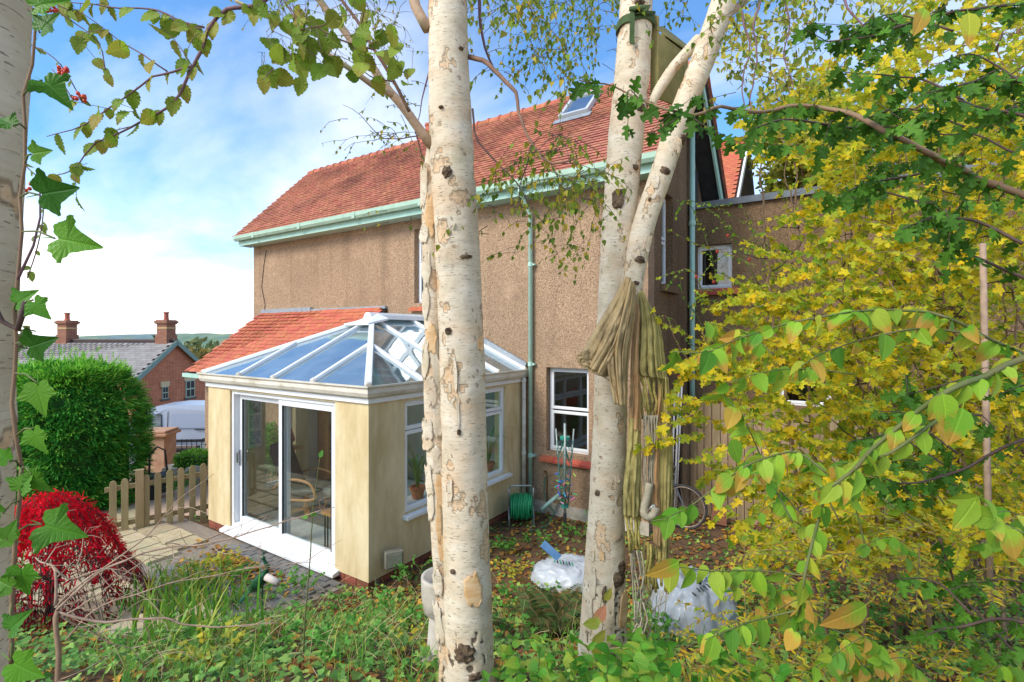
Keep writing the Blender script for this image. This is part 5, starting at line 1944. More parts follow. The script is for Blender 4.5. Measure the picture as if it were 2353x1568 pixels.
tan_limb = pm('young_birch_bark', hx('c2a384'), hx('a98a6c'), scale=14, rough=.7, bump=.3, bscale=40, dirt=hx('8a9060'), dscale=6, dpos=(.5, .7))
dark_limb = pm('dark_birch_bark', hx('6e5040'), hx('8a6a52'), scale=14, rough=.75, bump=.3, bscale=40)
purple_limb = pm('purple_twig_bark', hx('6a4a50'), hx('7f5f62'), scale=14, rough=.7)
c_b1 = limb(B1, [(990, 335), (938, 263), (898, 213), (870, 180), (828, 117), (788, 67), (755, 27), (715, -30)], 2.72, 2.5, .027, .016, tan_limb)
c_b1b = limb(B1, [(902, 220), (860, 197), (815, 163), (738, 113), (668, 73), (621, 43), (540, 0)], 2.62, 2.2, .017, .007, tan_limb)
c_b2 = limb(B1, [(984, 70), (968, 45), (955, 15), (945, -40)], 2.72, 2.7, .03, .026, tan_limb)
c_b3 = limb(B1, [(1076, 130), (1110, 140), (1150, 172), (1185, 215), (1200, 280), (1220, 325), (1245, 362), (1272, 373), (1318, 367)], 2.75, 2.3, .014, .004, dark_limb)
c_b4 = limb(B1, [(1098, -20), (1105, 60), (1120, 130), (1140, 170)], 2.85, 3.0, .011, .005, purple_limb)
c_b5 = limb(B1, [(1085, 250), (1090, 300), (1115, 345), (1150, 385), (1185, 420), (1215, 470), (1255, 520)], 2.7, 2.6, .006, .002, twigm)
c_b6 = limb(B1, [(1222, 330), (1210, 380), (1190, 430), (1200, 480)], 2.4, 2.5, .004, .0015, twigm)
c_b7 = limb(B1, [(985, 165), (975, 200), (965, 260), (955, 300)], 2.75, 2.9, .005, .002, purple_limb)
c_b8 = limb(B1, [(960, 312), (920, 320), (885, 318), (855, 300), (830, 265), (790, 240)], 3.0, 3.1, .004, .0012, twigm)
c_b9 = limb(B1, [(955, 300), (968, 350), (985, 400), (975, 470)], 2.9, 2.9, .004, .0012, twigm)


def hang(b, Ms, start, length, size, gap=.045, drift=None, r=.0022, rm=.0008, g=.9, sub=True):
    """a drooping birch twig with leaves"""
    p = Vector(start)
    d = (drift or Vector((random.gauss(0, 1), random.gauss(0, 1), random.uniform(-.6, .3)))).normalized()
    n = max(4, int(length / .04))
    pts = [p.copy()]
    for i in range(n):
        d = (d + rv3(.16) - UP * g * .14).normalized()
        p = p + d * .04
        pts.append(p.copy())
    b.tube(pts, taper(len(pts), r, rm), 4, caps=False)
    clothe(Ms, pts, gap, size, droop=1.2, spread=.7, start=.1)
    if sub and length > .35:
        for k in range(int(length / .16)):
            q = random.choice(pts[2:])
            hang(b, Ms, q, length * random.uniform(.3, .5), size, gap, r=.0014, rm=.0006, sub=False)


birch_leaf = leafmat('birch_leaf', ['5f7a2c', '77902f', '8a9a38', '6a8430', 'a8a03c', 'c4a83a'], trans=.4)


def birch_twigs(parent, regions, tmpl=T_BI, mat=birch_leaf, limit=300):
    b, Ms = MB(), []
    for (u0, u1, v0, v1, d0, d1, cnt, l0, l1, size, gap) in regions:
        for k in range(cnt):
            hang(b, Ms, P(random.uniform(u0, u1), random.uniform(v0, v1), random.uniform(d0, d1)), random.uniform(l0, l1), size, gap)
    b.build('twigs', twigm, parent)['kind'] = 'stuff'
    pieces(parent, 'leaf', 'leaves_small', tmpl, Ms, mat, limit)


birch_twigs(B1, [(1085, 1400, -90, 40, 2.6, 4.2, 46, .25, .8, .034, .05), (1100, 1330, 60, 200, 2.6, 3.6, 16, .2, .5, .032, .055),
                 (1180, 1330, 300, 375, 2.3, 2.9, 22, .25, .7, .034, .05), (1230, 1400, 380, 440, 2.5, 3.0, 14, .2, .6, .034, .05),
                 (880, 985, 180, 330, 2.8, 3.4, 16, .15, .4, .026, .06), (780, 960, 250, 330, 2.9, 3.4, 8, .15, .35, .02, .06),
                 (560, 985, -80, 30, 2.8, 4.2, 34, .2, .6, .028, .06), (880, 960, 470, 560, 2.8, 3.0, 3, .1, .25, .03, .05), (1110, 1130, 470, 560, 2.6, 2.9, 4, .15, .3, .03, .06)])

# ------------------------------------------------------------------ birch with the hammock (right)
tb2 = P(1388, 1500, 3.4)
B2 = thing('birch_tree', 'white forked birch right of centre with hammock and bird box', 'birch tree', (tb2.x, tb2.y, gz(tb2.x, tb2.y)))
t2 = Trunk([(1470, -260, 34), (1462, 0, 36.5), (1453, 160, 39), (1438, 320, 40), (1423, 500, 38), (1413, 640, 36), (1404, 890, 38), (1399, 1045, 39), (1393, 1178, 41), (1390, 1312, 47), (1386, 1445, 52), (1384, 1530, 60), (1384, 1640, 70)], 3.4, B2, 'trunk', BK2)
t3 = Trunk([(1445, 760, 24), (1450, 690, 25), (1456, 630, 25), (1478, 523, 25.5), (1519, 400, 25.5), (1563, 267, 26), (1617, 133, 27), (1664, 0, 28), (1740, -220, 26)], 3.28, B2, 'side_stem', BK2, nseg=64)
t4 = Trunk([(1496, 240, 11), (1512, 210, 12), (1545, 160, 12.5), (1580, 120, 13), (1606, 92, 14)], 3.36, B2, 'branch', BK2, nseg=36, bump=.6)
limb(B2, [(1664, 40), (1688, 22), (1715, 0), (1745, -25)], 3.3, 3.4, .03, .02, BK1 if 0 else tan_limb)
for v, a, w, h in ((28, .0, .09, .04), (393, .55, .06, .045), (262, .5, .1, .07), (1312, .55, .12, .12), (1340, -.2, .04, .14), (1125, -.75, .04, .05), (1290, .75, .09, .1)):
    t2.knot(v, a, w, h)
for v, a, w, h in ((400, .1, .085, .06), (318, .9, .08, .07), (602, .1, .09, .06), (652, .1, .05, .035), (470, -.4, .02, .03)):
    t3.knot(v, a, w, h)
t2.knot(467, -.35, .10, .17)
for v, a, w, h, c, mt, sd in ((467, -.3, .085, .14, .15, flake_t, 1), (450, .2, .04, .1, .6, flake_g, -1), (500, -.7, .05, .1, .6, flake_c, -1), (440, .45, .04, .08, .5, flake_c, 1), (905, -1.0, .06, .17, .9, flake_g, -1),
                              (920, .8, .09, .17, .7, flake_g, 1), (1260, -.4, .05, .05, .4, flake_t, 1), (1265, -.8, .05, .06, .6, flake_c, -1), (1380, .75, .12, .2, .35, flake_t, 1), (1450, .35, .11, .07, .8, flake_t, -1),
                              (1320, -.7, .06, .18, .5, flake_c, -1), (1350, .1, .05, .2, .5, flake_g, 1), (1400, -.8, .07, .2, .6, flake_g, -1), (1090, .3, .05, .04, .5, flake_c, 1), (1160, .1, .05, .05, .5, flake_c, 1), (1040, -.2, .06, .02, .5, flake_c, 1),
                              (300, .7, .05, .1, .4, flake_c, 1), (240, .6, .05, .08, .5, flake_c, 1), (120, .8, .05, .1, .5, flake_c, 1)):
    if (int(v) // 10) % 2 or v > 1250:
        t2.flake(v, a, w * .7, h * 1.15, c, mt, sd)
for v, a, w, h, c, mt, sd in ((340, .3, .06, .08, .5, flake_c, 1), (430, -.3, .05, .08, .4, flake_c, -1), (560, .4, .06, .1, .4, flake_g, 1), (590, -.2, .05, .06, .6, flake_g, -1), (290, -.5, .05, .09, .5, flake_c, -1)):
    t3.flake(v, a, w, h, c, mt, sd)
c1 = limb(B2, [(1700, 20), (1712, 60), (1722, 120), (1705, 190), (1712, 260)], 3.2, 3.0, .007, .003, purple_limb)
c2 = limb(B2, [(1752, -10), (1732, 60), (1740, 140), (1722, 230), (1735, 300)], 3.2, 3.0, .007, .003, purple_limb)
c3 = limb(B2, [(1805, -10), (1812, 60), (1800, 130), (1815, 170), (1830, 230)], 3.2, 3.0, .006, .0025, purple_limb)
c4 = limb(B2, [(1935, -10), (1955, 30), (1985, 60), (2010, 70)], 3.2, 3.0, .008, .004, purple_limb)
birch_twigs(B2, [(1500, 1600, -60, 20, 3.2, 4.0, 12, .2, .4, .034, .055), (1650, 1950, -90, 60, 2.8, 4.0, 34, .25, .7, .036, .055), (1690, 1850, 80, 250, 2.8, 3.4, 16, .2, .45, .034, .055),
                 (1290, 1420, -60, 150, 3.4, 4.4, 26, .25, .6, .034, .055), (1240, 1400, 400, 470, 3.2, 3.9, 12, .25, .6, .034, .06)])

# bird box strapped to the trunk
ply = pm('mossy_ply', hx('8f8550'), hx('a89a64'), scale=7, rough=.9, bump=.3, bscale=30, dirt=hx('77793c'), dscale=3)
bb = thing('bird_box', 'mossy plywood bird box high on the right birch', 'bird box', P(1530, 195, 3.45))
bd = 3.5
def bq(nm, uvd, th, lab=None):
    pts = [P(*q) for q in uvd]
    n_ = (pts[1] - pts[0]).cross(pts[2] - pts[0]).normalized() * th
    if n_.dot(FW) < 0: n_ = -n_
    return MB().prism(pts, n_).build(nm, ply, bb, bevel=.003)
bq('back_board', [(1494, 30, 3.43), (1511, 36, 3.38), (1511, 225, 3.38), (1494, 225, 3.43)], .02)
bq('side_board', [(1512, 74, 3.385), (1571, 118, 3.60), (1571, 250, 3.60), (1512, 225, 3.385)], .016)
bq('side_board', [(1530, 74, 3.30 + .35), (1580, 118, 3.85), (1580, 250, 3.85), (1530, 225, 3.65)], .016)
MB().prism([P(1509, 68, 3.37), P(1576, 116, 3.60), P(1586, 114, 3.88), P(1524, 66, 3.66)], UP * .018).build('lid', ply, bb)
bq('front_board', [(1572, 118, 3.605), (1581, 117, 3.85), (1581, 250, 3.85), (1572, 250, 3.605)], .016)
# green strap
strapm = pm('green_webbing', hx('3f5230'), hx('4d6238'), scale=30, rough=.9, bump=.3, bscale=80)
sp_t = thing('tree_strap', 'dark green webbing strap knotted round the right birch near the top', 'strap', P(1462, 60, 3.2))
p, r, t, f, s = t2.at(62, 0)
ring = []
for a in np.linspace(0, 2 * math.pi, 41):
    e = f * math.cos(a) + s * math.sin(a)
    ring.append((p + e * (r * 1.06 + .004) + t * (.018 * math.sin(a) + .004 * math.sin(a * 5)), e))
b = MB()
for (q, e) in ring:
    b.v += [tuple(q - t * .026), tuple(q + t * .026), tuple(q + t * .026 + e * .006), tuple(q - t * .026 + e * .006)]
for i in range(40):
    for k in range(4):
        b.f.append((i * 4 + k, i * 4 + (k + 1) % 4, i * 4 + 4 + (k + 1) % 4, i * 4 + 4 + k))
b.build('band', strapm, sp_t)
ct = p + f * (r * 1.08)
b = MB()
pts = [ct + f * .01 + t * .03 - s * .05 + s * .0, ct + f * .02 - t * .06 - s * .05, ct + f * .012 - t * .16 - s * .045, ct + f * .01 - t * .2 - s * .04]
for i, q in enumerate(pts):
    b.v += [tuple(q - s * .016), tuple(q + s * .016), tuple(q + s * .016 + f * .004), tuple(q - s * .016 + f * .004)]
for i in range(3):
    for k in range(4):
        b.f.append((i * 4 + k, i * 4 + (k + 1) % 4, i * 4 + 4 + (k + 1) % 4, i * 4 + 4 + k))
b.build('tail', strapm, sp_t)
MB().tube([ct + s * -.07 + t * .03 + f * .01, ct + f * .035 + t * .02, ct + s * .06 + t * .045 + f * .02, ct + s * .03 + f * .03, ct - s * .04 + t * .0 + f * .025, ct + s * .1 + t * .02], [.014, .02, .012, .018, .014, .01], 7).build('knot', strapm, sp_t, smooth=True)

# ------------------------------------------------------------------ hammock slung over the fork
def canvasmat(name, a, b_, c, stain, sc=6):
    return pm(name, hx(a), hx(b_), scale=sc, rough=.9, bump=.4, bscale=14, bdist=.02, dirt=hx(stain), dscale=7, dpos=(.5, .72), stretch=(1.2, 1.2, .75))


cv1 = canvasmat('faded_canvas', 'a68c60', 'b69e72', '', '64543a')
cv2 = canvasmat('mossy_canvas', '9c8e54', 'aea062', '', '665c34')
cv3 = canvasmat('rust_canvas', 'b08458', 'c09c6c', '', '7a6440')
HD = 3.12
ham = thing('hammock', 'mildewed canvas hammock bundled over the fork of the right birch', 'hammock', P(1465, 1490, HD))


def drape(name, mat, left, right, d_l, d_r, pleats, amp, bulge, seed, th=.003, nu=80, nv=60, vtop=None):
    """cloth between a left and a right edge (lists of (u,v)), gathered in pleats"""
    L = spline([P(u, v, d_l) for u, v in left], .03)
    Rr = spline([P(u, v, d_r) for u, v in right], .03)

    def at(pl, t):
        x = t * (len(pl) - 1)
        i = min(int(x), len(pl) - 2)
        return pl[i].lerp(pl[i + 1], x - i)
    b = MB()

    def fn(s, t):
        q = at(L, t).lerp(at(Rr, t), s)
        pleats_ = pleats * 1.1
        ph = s * pleats_ * 2 * math.pi + seed + 1.2 * mnoise.noise(Vector((s * 3, t * 2, seed)))
        dep = -bulge * math.sin(s * math.pi) + amp * 1.1 * (1 - 2 * abs(math.sin(ph / 2)) ** .8) * min(1, .35 + t) + .3 * amp * math.sin(ph * 2.3 + 5 * t) + .003 * mnoise.noise(Vector((s * 30, t * 14, seed))) + .012 * mnoise.noise(Vector((s * 9, t * 9, seed)))
        return q + FW * dep + RT * amp * .5 * math.cos(ph)
    b.grid(fn, nu, nv)
    o = b.build(name, mat, ham, smooth=True)
    m = o.modifiers.new('solid', 'SOLIDIFY')
    m.thickness = th
    return o


drape('canvas', cv1, [(1437, 637), (1405, 690), (1370, 750), (1328, 826)], [(1445, 645), (1450, 700), (1430, 800), (1392, 872)], HD - .02, HD - .05, 3, .012, .07, 0.4)
drape('canvas', cv1, [(1438, 640), (1415, 720), (1395, 810), (1412, 928)], [(1458, 660), (1460, 720), (1445, 830), (1440, 930)], HD - .08, HD - .02, 3, .014, .06, 2.0)
drape('canvas', cv2, [(1400, 720), (1385, 780), (1378, 820), (1376, 850)], [(1420, 760), (1430, 800), (1425, 850), (1420, 880)], HD + .02, HD + .03, 2, .012, .03, 5.0)
drape('hem', cv1, [(1325, 815), (1325, 826), (1330, 838), (1345, 846)], [(1352, 800), (1372, 830), (1390, 862), (1400, 876)], HD - .06, HD - .06, 1, .012, .03, 1.0)
drape('canvas', cv2, [(1468, 672), (1462, 760), (1455, 850), (1462, 862)], [(1475, 672), (1512, 740), (1525, 820), (1532, 872)], HD + .03, HD + .05, 4, .013, .05, 3.1)
drape('canvas', cv3, [(1462, 690), (1450, 800), (1448, 900), (1444, 985)], [(1470, 720), (1466, 800), (1470, 900), (1470, 990)], HD, HD, 1, .01, .03, 4.2)
drape('canvas', cv2, [(1445, 960), (1440, 1040), (1434, 1100), (1433, 1182)], [(1472, 960), (1474, 1040), (1474, 1110), (1473, 1185)], HD, HD + .02, 2, .012, .04, 1.7)
drape('canvas', cv3, [(1512, 880), (1502, 980), (1496, 1100), (1500, 1250)], [(1520, 880), (1515, 980), (1515, 1120), (1520, 1250)], HD + .05, HD + .05, 1, .012, .03, 6.1)
drape('canvas', cv2, [(1518, 860), (1512, 980), (1505, 1150), (1508, 1285)], [(1532, 870), (1545, 980), (1545, 1150), (1535, 1290)], HD + .06, HD + .08, 2, .012, .05, 2.7)
ropem = pm('yellow_rope', hx('a8964a'), hx('bdae66'), scale=40, rough=.9, bump=.8, bscale=70, dirt=hx('7c6f38'), dscale=9)
strm = pm('grey_string', hx('9a8f78'), hx('b3a88e'), scale=20, rough=.9, bump=.5, bscale=60)


def ropes(top, bot, n, d, r=.009, mat=ropem, name='rope', amp=.01):
    for i in range(n):
        t = i / max(1, n - 1)
        a = P(top[0][0] + (top[1][0] - top[0][0]) * t, top[0][1] + (top[1][1] - top[0][1]) * t, d + random.uniform(-.02, .02))
        b_ = P(bot[0][0] + (bot[1][0] - bot[0][0]) * t + random.uniform(-2, 2), bot[0][1] + (bot[1][1] - bot[0][1]) * t + random.uniform(-14, 14), d + random.uniform(-.02, .02))
        pts = wig(spline([a, a.lerp(b_, .4) + rv3(amp), a.lerp(b_, .7) + rv3(amp), b_], .04), .006)
        MB().tube(pts, r, 6).build(name, mat, ham, smooth=True)


ropes(((1460, 858), (1532, 868)), ((1478, 960), (1526, 950)), 9, HD + .03)
ropes(((1437, 1180), (1473, 1183)), ((1446, 1262), (1472, 1268)), 6, HD)
ropes(((1482, 1240), (1536, 1285)), ((1478, 1350), (1534, 1362)), 9, HD + .05)
ropes(((1480, 955), (1512, 955)), ((1482, 1120), (1498, 1130)), 9, HD + .01, .005, strm, 'string')
ropes(((1448, 1262), (1474, 1268)), ((1458, 1380), (1478, 1385)), 6, HD, .0045, strm, 'string')
ropes(((1488, 1350), (1534, 1360)), ((1470, 1400), (1520, 1420)), 12, HD + .04, .0028, strm, 'string')
hk = [P(1492, 1110, HD), P(1484, 1150, HD - .01), P(1478, 1172, HD - .02), P(1486, 1188, HD - .03), P(1502, 1182, HD - .03), P(1506, 1166, HD - .03)]
MB().tube(spline(hk, .02), .026, 10).build('whipped_loop', strm, ham, smooth=True)
MB().tube(spline([P(1492, 1172, HD - .03), P(1502, 1160, HD - .03), P(1507, 1172, HD - .04), P(1500, 1182, HD - .04)], .02), .007, 8).build('steel_ring', M['grey_metal'], ham, smooth=True)
for k in range(7):
    cc = P(1468 + random.uniform(-8, 10), 1440 + random.uniform(-14, 14), HD - .02)
    rr = random.uniform(.02, .045)
    ax1, ax2 = rv3().normalized(), rv3().normalized()
    pts = [cc + ax1 * rr * math.cos(a) + ax2 * rr * math.sin(a) for a in np.linspace(0, 6.28, 15)]
    MB().tube(pts, .0055, 5, caps=False).build('string', strm, ham, smooth=True)
ropes(((1458, 1380), (1480, 1385)), ((1462, 1470), (1484, 1480)), 8, HD - .02, .005, strm, 'string', .02)

# ------------------------------------------------------------------ near birch stem with ivy (left edge)
tb0 = P(-95, 1700, .95)
B0 = thing('birch_tree', 'close birch stem filling the left edge, wrapped in ivy', 'birch tree', (tb0.x, tb0.y, gz(tb0.x, tb0.y)))
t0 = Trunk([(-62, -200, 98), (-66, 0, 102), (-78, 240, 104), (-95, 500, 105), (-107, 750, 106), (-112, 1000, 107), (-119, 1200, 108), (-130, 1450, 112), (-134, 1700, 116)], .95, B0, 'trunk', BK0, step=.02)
t0.flake(1400, .95, .05, .13, 1.1, flake_t, 1)
t0.flake(1440, .8, .07, .12, .9, flake_t, 1)
t0.flake(1340, .9, .04, .07, .8, flake_c, 1)
for v, a, w, h in ((690, .9, .05, .02), (1090, .9, .04, .015), (1200, .9, .04, .02), (1270, 1.0, .05, .03)):
    t0.knot(v, a, w, h)
ivy = thing('ivy', 'large-leaved ivy climbing the birch stem at the left edge', 'ivy', (tb0.x + .1, tb0.y, gz(tb0.x, tb0.y)))
ivym = leafmat('ivy_leaf', ['447822', '558a28', '66982e', '386a22'], trans=.3, rough=.4)
c_iv = limb(ivy, [(20, 1560), (40, 1300), (45, 1150), (40, 1000), (30, 860), (42, 720), (45, 600), (55, 450), (62, 300), (72, 150), (80, -30)], .84, .84, .0035, .002, twig_brown, 'stem')
c_iv2 = limb(ivy, [(72, 700), (40, 760), (10, 740), (-30, 660)], .83, .82, .005, .004, twigm, 'stem')
c_iv3 = limb(ivy, [(48, 640), (75, 560), (95, 500), (98, 430)], .84, .86, .0022, .0012, purple_limb, 'stem')
ivl = [(100, 20, 60, .5, .075), (115, 75, 75, .9, .07), (120, 185, 80, -.6, .08), (55, 290, 60, 2.6, .05), (95, 355, 50, .2, .05), (112, 448, 90, .15, .092), 
       (150, 548, 95, -.15, .10), (60, 700, 55, .7, .06), (100, 690, 50, -.9, .06), (85, 800, 60, .3, .07), (110, 880, 70, -1.4, .085), (100, 985, 60, -1.2, .07), (95, 1090, 70, -.9, .06),
       (120, 1205, 95, -.25, .10), (70, 1130, 60, 1.2, .06), (60, 1240, 55, 2.6, .055), (75, 1300, 70, -1.5, .08), (55, 1350, 50, 2.8, .05), (50, 1520, 90, -.5, .09), (45, 1450, 60, .9, .06), (30, 1180, 50, 2.7, .05), (45, 1060, 50, 2.4, .05), (40, 1240, 40, 1.2, .05)]
Ms = []
for (u, v, w, a, size) in ivl:
    base = P(u - 24, v, .80 + random.uniform(-.03, .03))
    d = RT * math.cos(a) + UP * math.sin(a) - FW * .1
    n_ = -FW + rv3(.18) + UP * .15
    Ms.append(leafM(base, d, n_, size * .64, random.uniform(.8, 2.2)))
    c = min(c_iv, key=lambda q: (q - base).length)
    MB().tube([c, (c + base) / 2 + UP * .006, base], .0016, 5).build('leaf_stalk', twig_green, ivy, smooth=True)
pieces(ivy, 'leaf', 'leaves_small', T_IV, Ms, ivym, 300)
# ------------------------------------------------------------------ broad-leaved tree reaching in from above (top left)
elm = thing('wych_elm', 'elm boughs with large toothed, insect-eaten leaves hanging in at top left', 'elm tree', P(560, -200, 1.9))
elmm = leafmat('elm_leaf', ['6f8f2c', '86a238', '9aac48', '7a962f', 'a3a24a'], tip='9a5a3a', tip_amt=.35, trans=.45)
elb = [([(640, -30), (588, 12), (520, 22), (497, 40), (475, 70), (470, 100), (450, 140), (430, 180), (412, 218), (385, 250), (345, 270), (300, 292), (255, 312), (220, 325), (195, 355), (168, 388), (125, 402)], 1.75, .008, .0015),
       ([(445, 152), (395, 165), (350, 176), (320, 200), (290, 222), (250, 250), (215, 270), (165, 300), (105, 312)], 1.72, .004, .0012),
       ([(468, 62), (420, 50), (365, 25), (300, 18), (250, 16), (185, 8), (128, 2)], 1.75, .004, .0012),
       ([(383, 163), (330, 128), (280, 98), (240, 68), (200, 38), (150, 10)], 1.75, .003, .001),
       ([(462, 68), (448, 62), (400, 45), (360, 28)], 1.75, .003, .001),
       ([(300, 290), (260, 300), (235, 320), (210, 345)], 1.8, .002, .001),
       ([(440, 150), (425, 125), (400, 90), (370, 60)], 1.75, .002, .001)]
Ms, tw = [], MB()
for keys, d, r0, r1 in elb:
    c = wig(spline([P(u, v, d) for u, v in keys], .03), .006)
    MB().tube(c, taper(len(c), r0, r1), 6).build('branch', purple_limb, elm, smooth=True)
    clothe(Ms, c, .058, .058, droop=.9, spread=.6, face=.9, flat=.1)
    for k in range(int(len(c) / 7)):
        p = random.choice(c)
        e = spline([p, p + rv3(.03) - UP * .02, p + rv3(.05) - UP * .05], .02)
        tw.tube(e, .0009, 4, caps=False)
        clothe(Ms, e, .04, .05, droop=1, spread=.5, face=.9, flat=.1)
# bunches in front of the middle birch's left bough
for keys, d, r0, r1 in (([(940, 256), (908, 193), (865, 120), (828, 60), (785, 0), (760, -40)], 2.0, .0075, .006), ([(828, 60), (836, 30), (840, -20)], 2.0, .004, .003), ([(640, -20), (690, 60), (660, 0), (690, 60)], 1.9, .003, .001),
                        ([(860, 115), (800, 100), (740, 70), (700, 30)], 1.95, .004, .002), ([(905, 190), (850, 175), (800, 140), (760, 120)], 1.95, .003, .001), ([(690, 70), (740, 60), (790, 40), (840, 30)], 1.9, .003, .001)):
    c = wig(spline([P(u, v, d) for u, v in keys], .03), .006)
    MB().tube(c, taper(len(c), r0, r1), 6).build('branch', dark_limb, elm, smooth=True)
for k in range(82):
    u = random.gauss(775, 95)
    v = random.gauss(85, 55) + (u - 775) * .18
    if u > 985: continue
    b0 = P(u, v, random.uniform(1.75, 2.1))
    Ms.append(leafM(b0, rv3(.5) - UP * .8 + RT * random.uniform(-.4, .4), -FW + rv3(.35) + UP * .2, random.uniform(.05, .085), random.uniform(.5, 1.6)))
    tw.tube([b0, b0 + rv3(.02) + UP * .03, b0 + rv3(.04) + UP * .05], .001, 4, caps=False)
tw.build('twigs', purple_limb, elm)['kind'] = 'stuff'
pieces(elm, 'leaf', 'leaves_small', T_EL, Ms, elmm, 300)
# berried shrub behind the ivy
ber = thing('honeysuckle', 'thin stem of small pale leaves and red berry clusters beside the ivy', 'honeysuckle', P(60, 700, 1.2))
berm = leafmat('pale_leaf', ['8aa048', '9fb060', '7a9440'], trans=.4)
berry = pm('red_berry', hx('c8322a'), hx('dd5a2e'), scale=30, rough=.25)
Ms = []
for keys in ([(60, 100), (110, 125), (140, 150), (160, 180), (190, 235)], [(120, 160), (150, 200), (175, 240)], [(95, 20), (130, 10), (160, 25)], [(45, 360), (70, 390), (95, 420), (100, 490), (90, 560), (60, 640)], [(125, 20), (160, 45), (225, 95), (240, 160)]):
    c = wig(spline([P(u, v, 1.2) for u, v in keys], .02), .004)
    MB().tube(c, .0013, 5).build('stem', purple_limb, ber, smooth=True)
    clothe(Ms, c, .03, .024, droop=.3, spread=.9, face=.8)
pieces(ber, 'leaf', 'leaves_small', T_OV2, Ms, berm, 300)
for (u, v) in ((148, 160), (182, 226), (118, 22), (60, 430)):
    cl_ = part('berry_cluster', ber)
    for k in range(9 if u != 60 else 4):
        q = P(u + random.uniform(-14, 14), v + random.uniform(-11, 11), 1.19 + random.uniform(-.02, .02))
        MB().lathe(q - UP * .004, [(.001, 0), (.0035, .001), (.0048, .004), (.0035, .008), (.001, .009)], 8).build('berry', berry, cl_, smooth=True)

# ------------------------------------------------------------------ hawthorn (near, dark green)
haw = thing('hawthorn', 'dark green hawthorn boughs reaching across from the right edge', 'hawthorn', P(2500, 900, 1.25))
hawm = leafmat('hawthorn_leaf', ['365f1a', '466f20', '578428', '3f6820', '649032'], trans=.3, rough=.5)
Ms = []
hb = [([(2480, 500), (2353, 450), (2248, 410), (2165, 370), (2071, 320), (2038, 303), (1975, 268), (1908, 252), (1818, 247), (1740, 262), (1660, 245), (1600, 262), (1530, 247), (1470, 227), (1410, 197), (1370, 193), (1333, 183)], 1.3, .0105, .0016),
      ([(2038, 303), (1998, 293), (1930, 293), (1858, 280), (1790, 276), (1720, 300)], 1.28, .005, .0015),
      ([(2480, 200), (2353, 190), (2280, 178), (2200, 200), (2130, 215)], 1.4, .005, .002),
      ([(2480, 330), (2353, 270), (2260, 250), (2200, 230)], 1.25, .006, .002),
      ([(2165, 370), (2120, 400), (2060, 410), (2000, 420), (1950, 440)], 1.35, .004, .0012),
      ([(2353, 560), (2270, 520), (2200, 500), (2130, 505), (2080, 530)], 1.3, .005, .0015),
      ([(2480, 700), (2353, 640), (2260, 600), (2200, 560), (2150, 470)], 1.4, .006, .002),
      ([(2100, 95), (2070, 60), (2040, 40), (2000, 60), (1930, 100)], 1.5, .003, .001),
      ([(2480, 0), (2353, 8), (2200, 25), (2120, 45), (2060, 65), (1990, 85), (1900, 95)], 1.5, .005, .002),
      ([(2353, 1010), (2250, 1060), (2150, 1100), (2080, 1110), (2000, 1090)], 1.45, .005, .0015),
      ([(2400, 1440), (2300, 1420), (2200, 1440), (2130, 1460)], 1.35, .005, .0015),
      ([(2160, 1240), (2190, 1340), (2240, 1400), (2330, 1500)], 1.5, .004, .003),
      ([(2250, 860), (2180, 880), (2120, 900), (2060, 910)], 1.4, .003, .001)]
random.seed(101)
for k in range(8):
    u, v = random.uniform(1960, 2420), random.uniform(20, 560)
    hb.append(([(u + 160, v + random.uniform(20, 90)), (u + 60, v + random.uniform(0, 30)), (u, v), (u - random.uniform(60, 130), v + random.uniform(-20, 60))], random.uniform(1.3, 1.9), .004, .001))
for k in range(9):
    u, v = random.uniform(2000, 2400), random.uniform(880, 1540)
    hb.append(([(u + 120, v + random.uniform(20, 90)), (u + 40, v + random.uniform(0, 30)), (u, v), (u - random.uniform(50, 110), v + random.uniform(-20, 60))], random.uniform(1.4, 2.0), .004, .001))
for keys, d, r0, r1 in hb:
    c = wig(spline([P(u, v, d + .08 * math.sin(i)) for i, (u, v) in enumerate(keys)], .025), .008)
    MB().tube(c, taper(len(c), r0, r1), 7).build('branch', twig_brown if r0 > .008 else twigm, haw, smooth=True)
    clothe(Ms, c, .028, .044, droop=.75, spread=.7, face=.8, flat=.2)
    for k in range(max(2, len(c) // 7)):
        p = random.choice(c)
        e = spline([p, p + rv3(.035) - UP * .02, p + rv3(.06) - UP * .05 - RT * .02], .015)
        MB().tube(e, taper(len(e), .0014, .0006), 5).build('twig', twigm, haw, smooth=True)
        clothe(Ms, e, .024, .04, droop=.8, spread=.6, face=.8, flat=.2)
# a loose haze of hawthorn leaves in the upper right
for k in range(0):
    u, v = random.uniform(1850, 2360), random.uniform(40, 520)
    Ms.append(leafM(P(u, v, random.uniform(1.4, 2.2)), rv3(.6) - UP * .5, -FW * .7 + rv3(.6), random.uniform(.035, .055), random.uniform(.4, 1.6)))
pieces(haw, 'leaf', 'leaves_small', T_HA, Ms, hawm, 300)

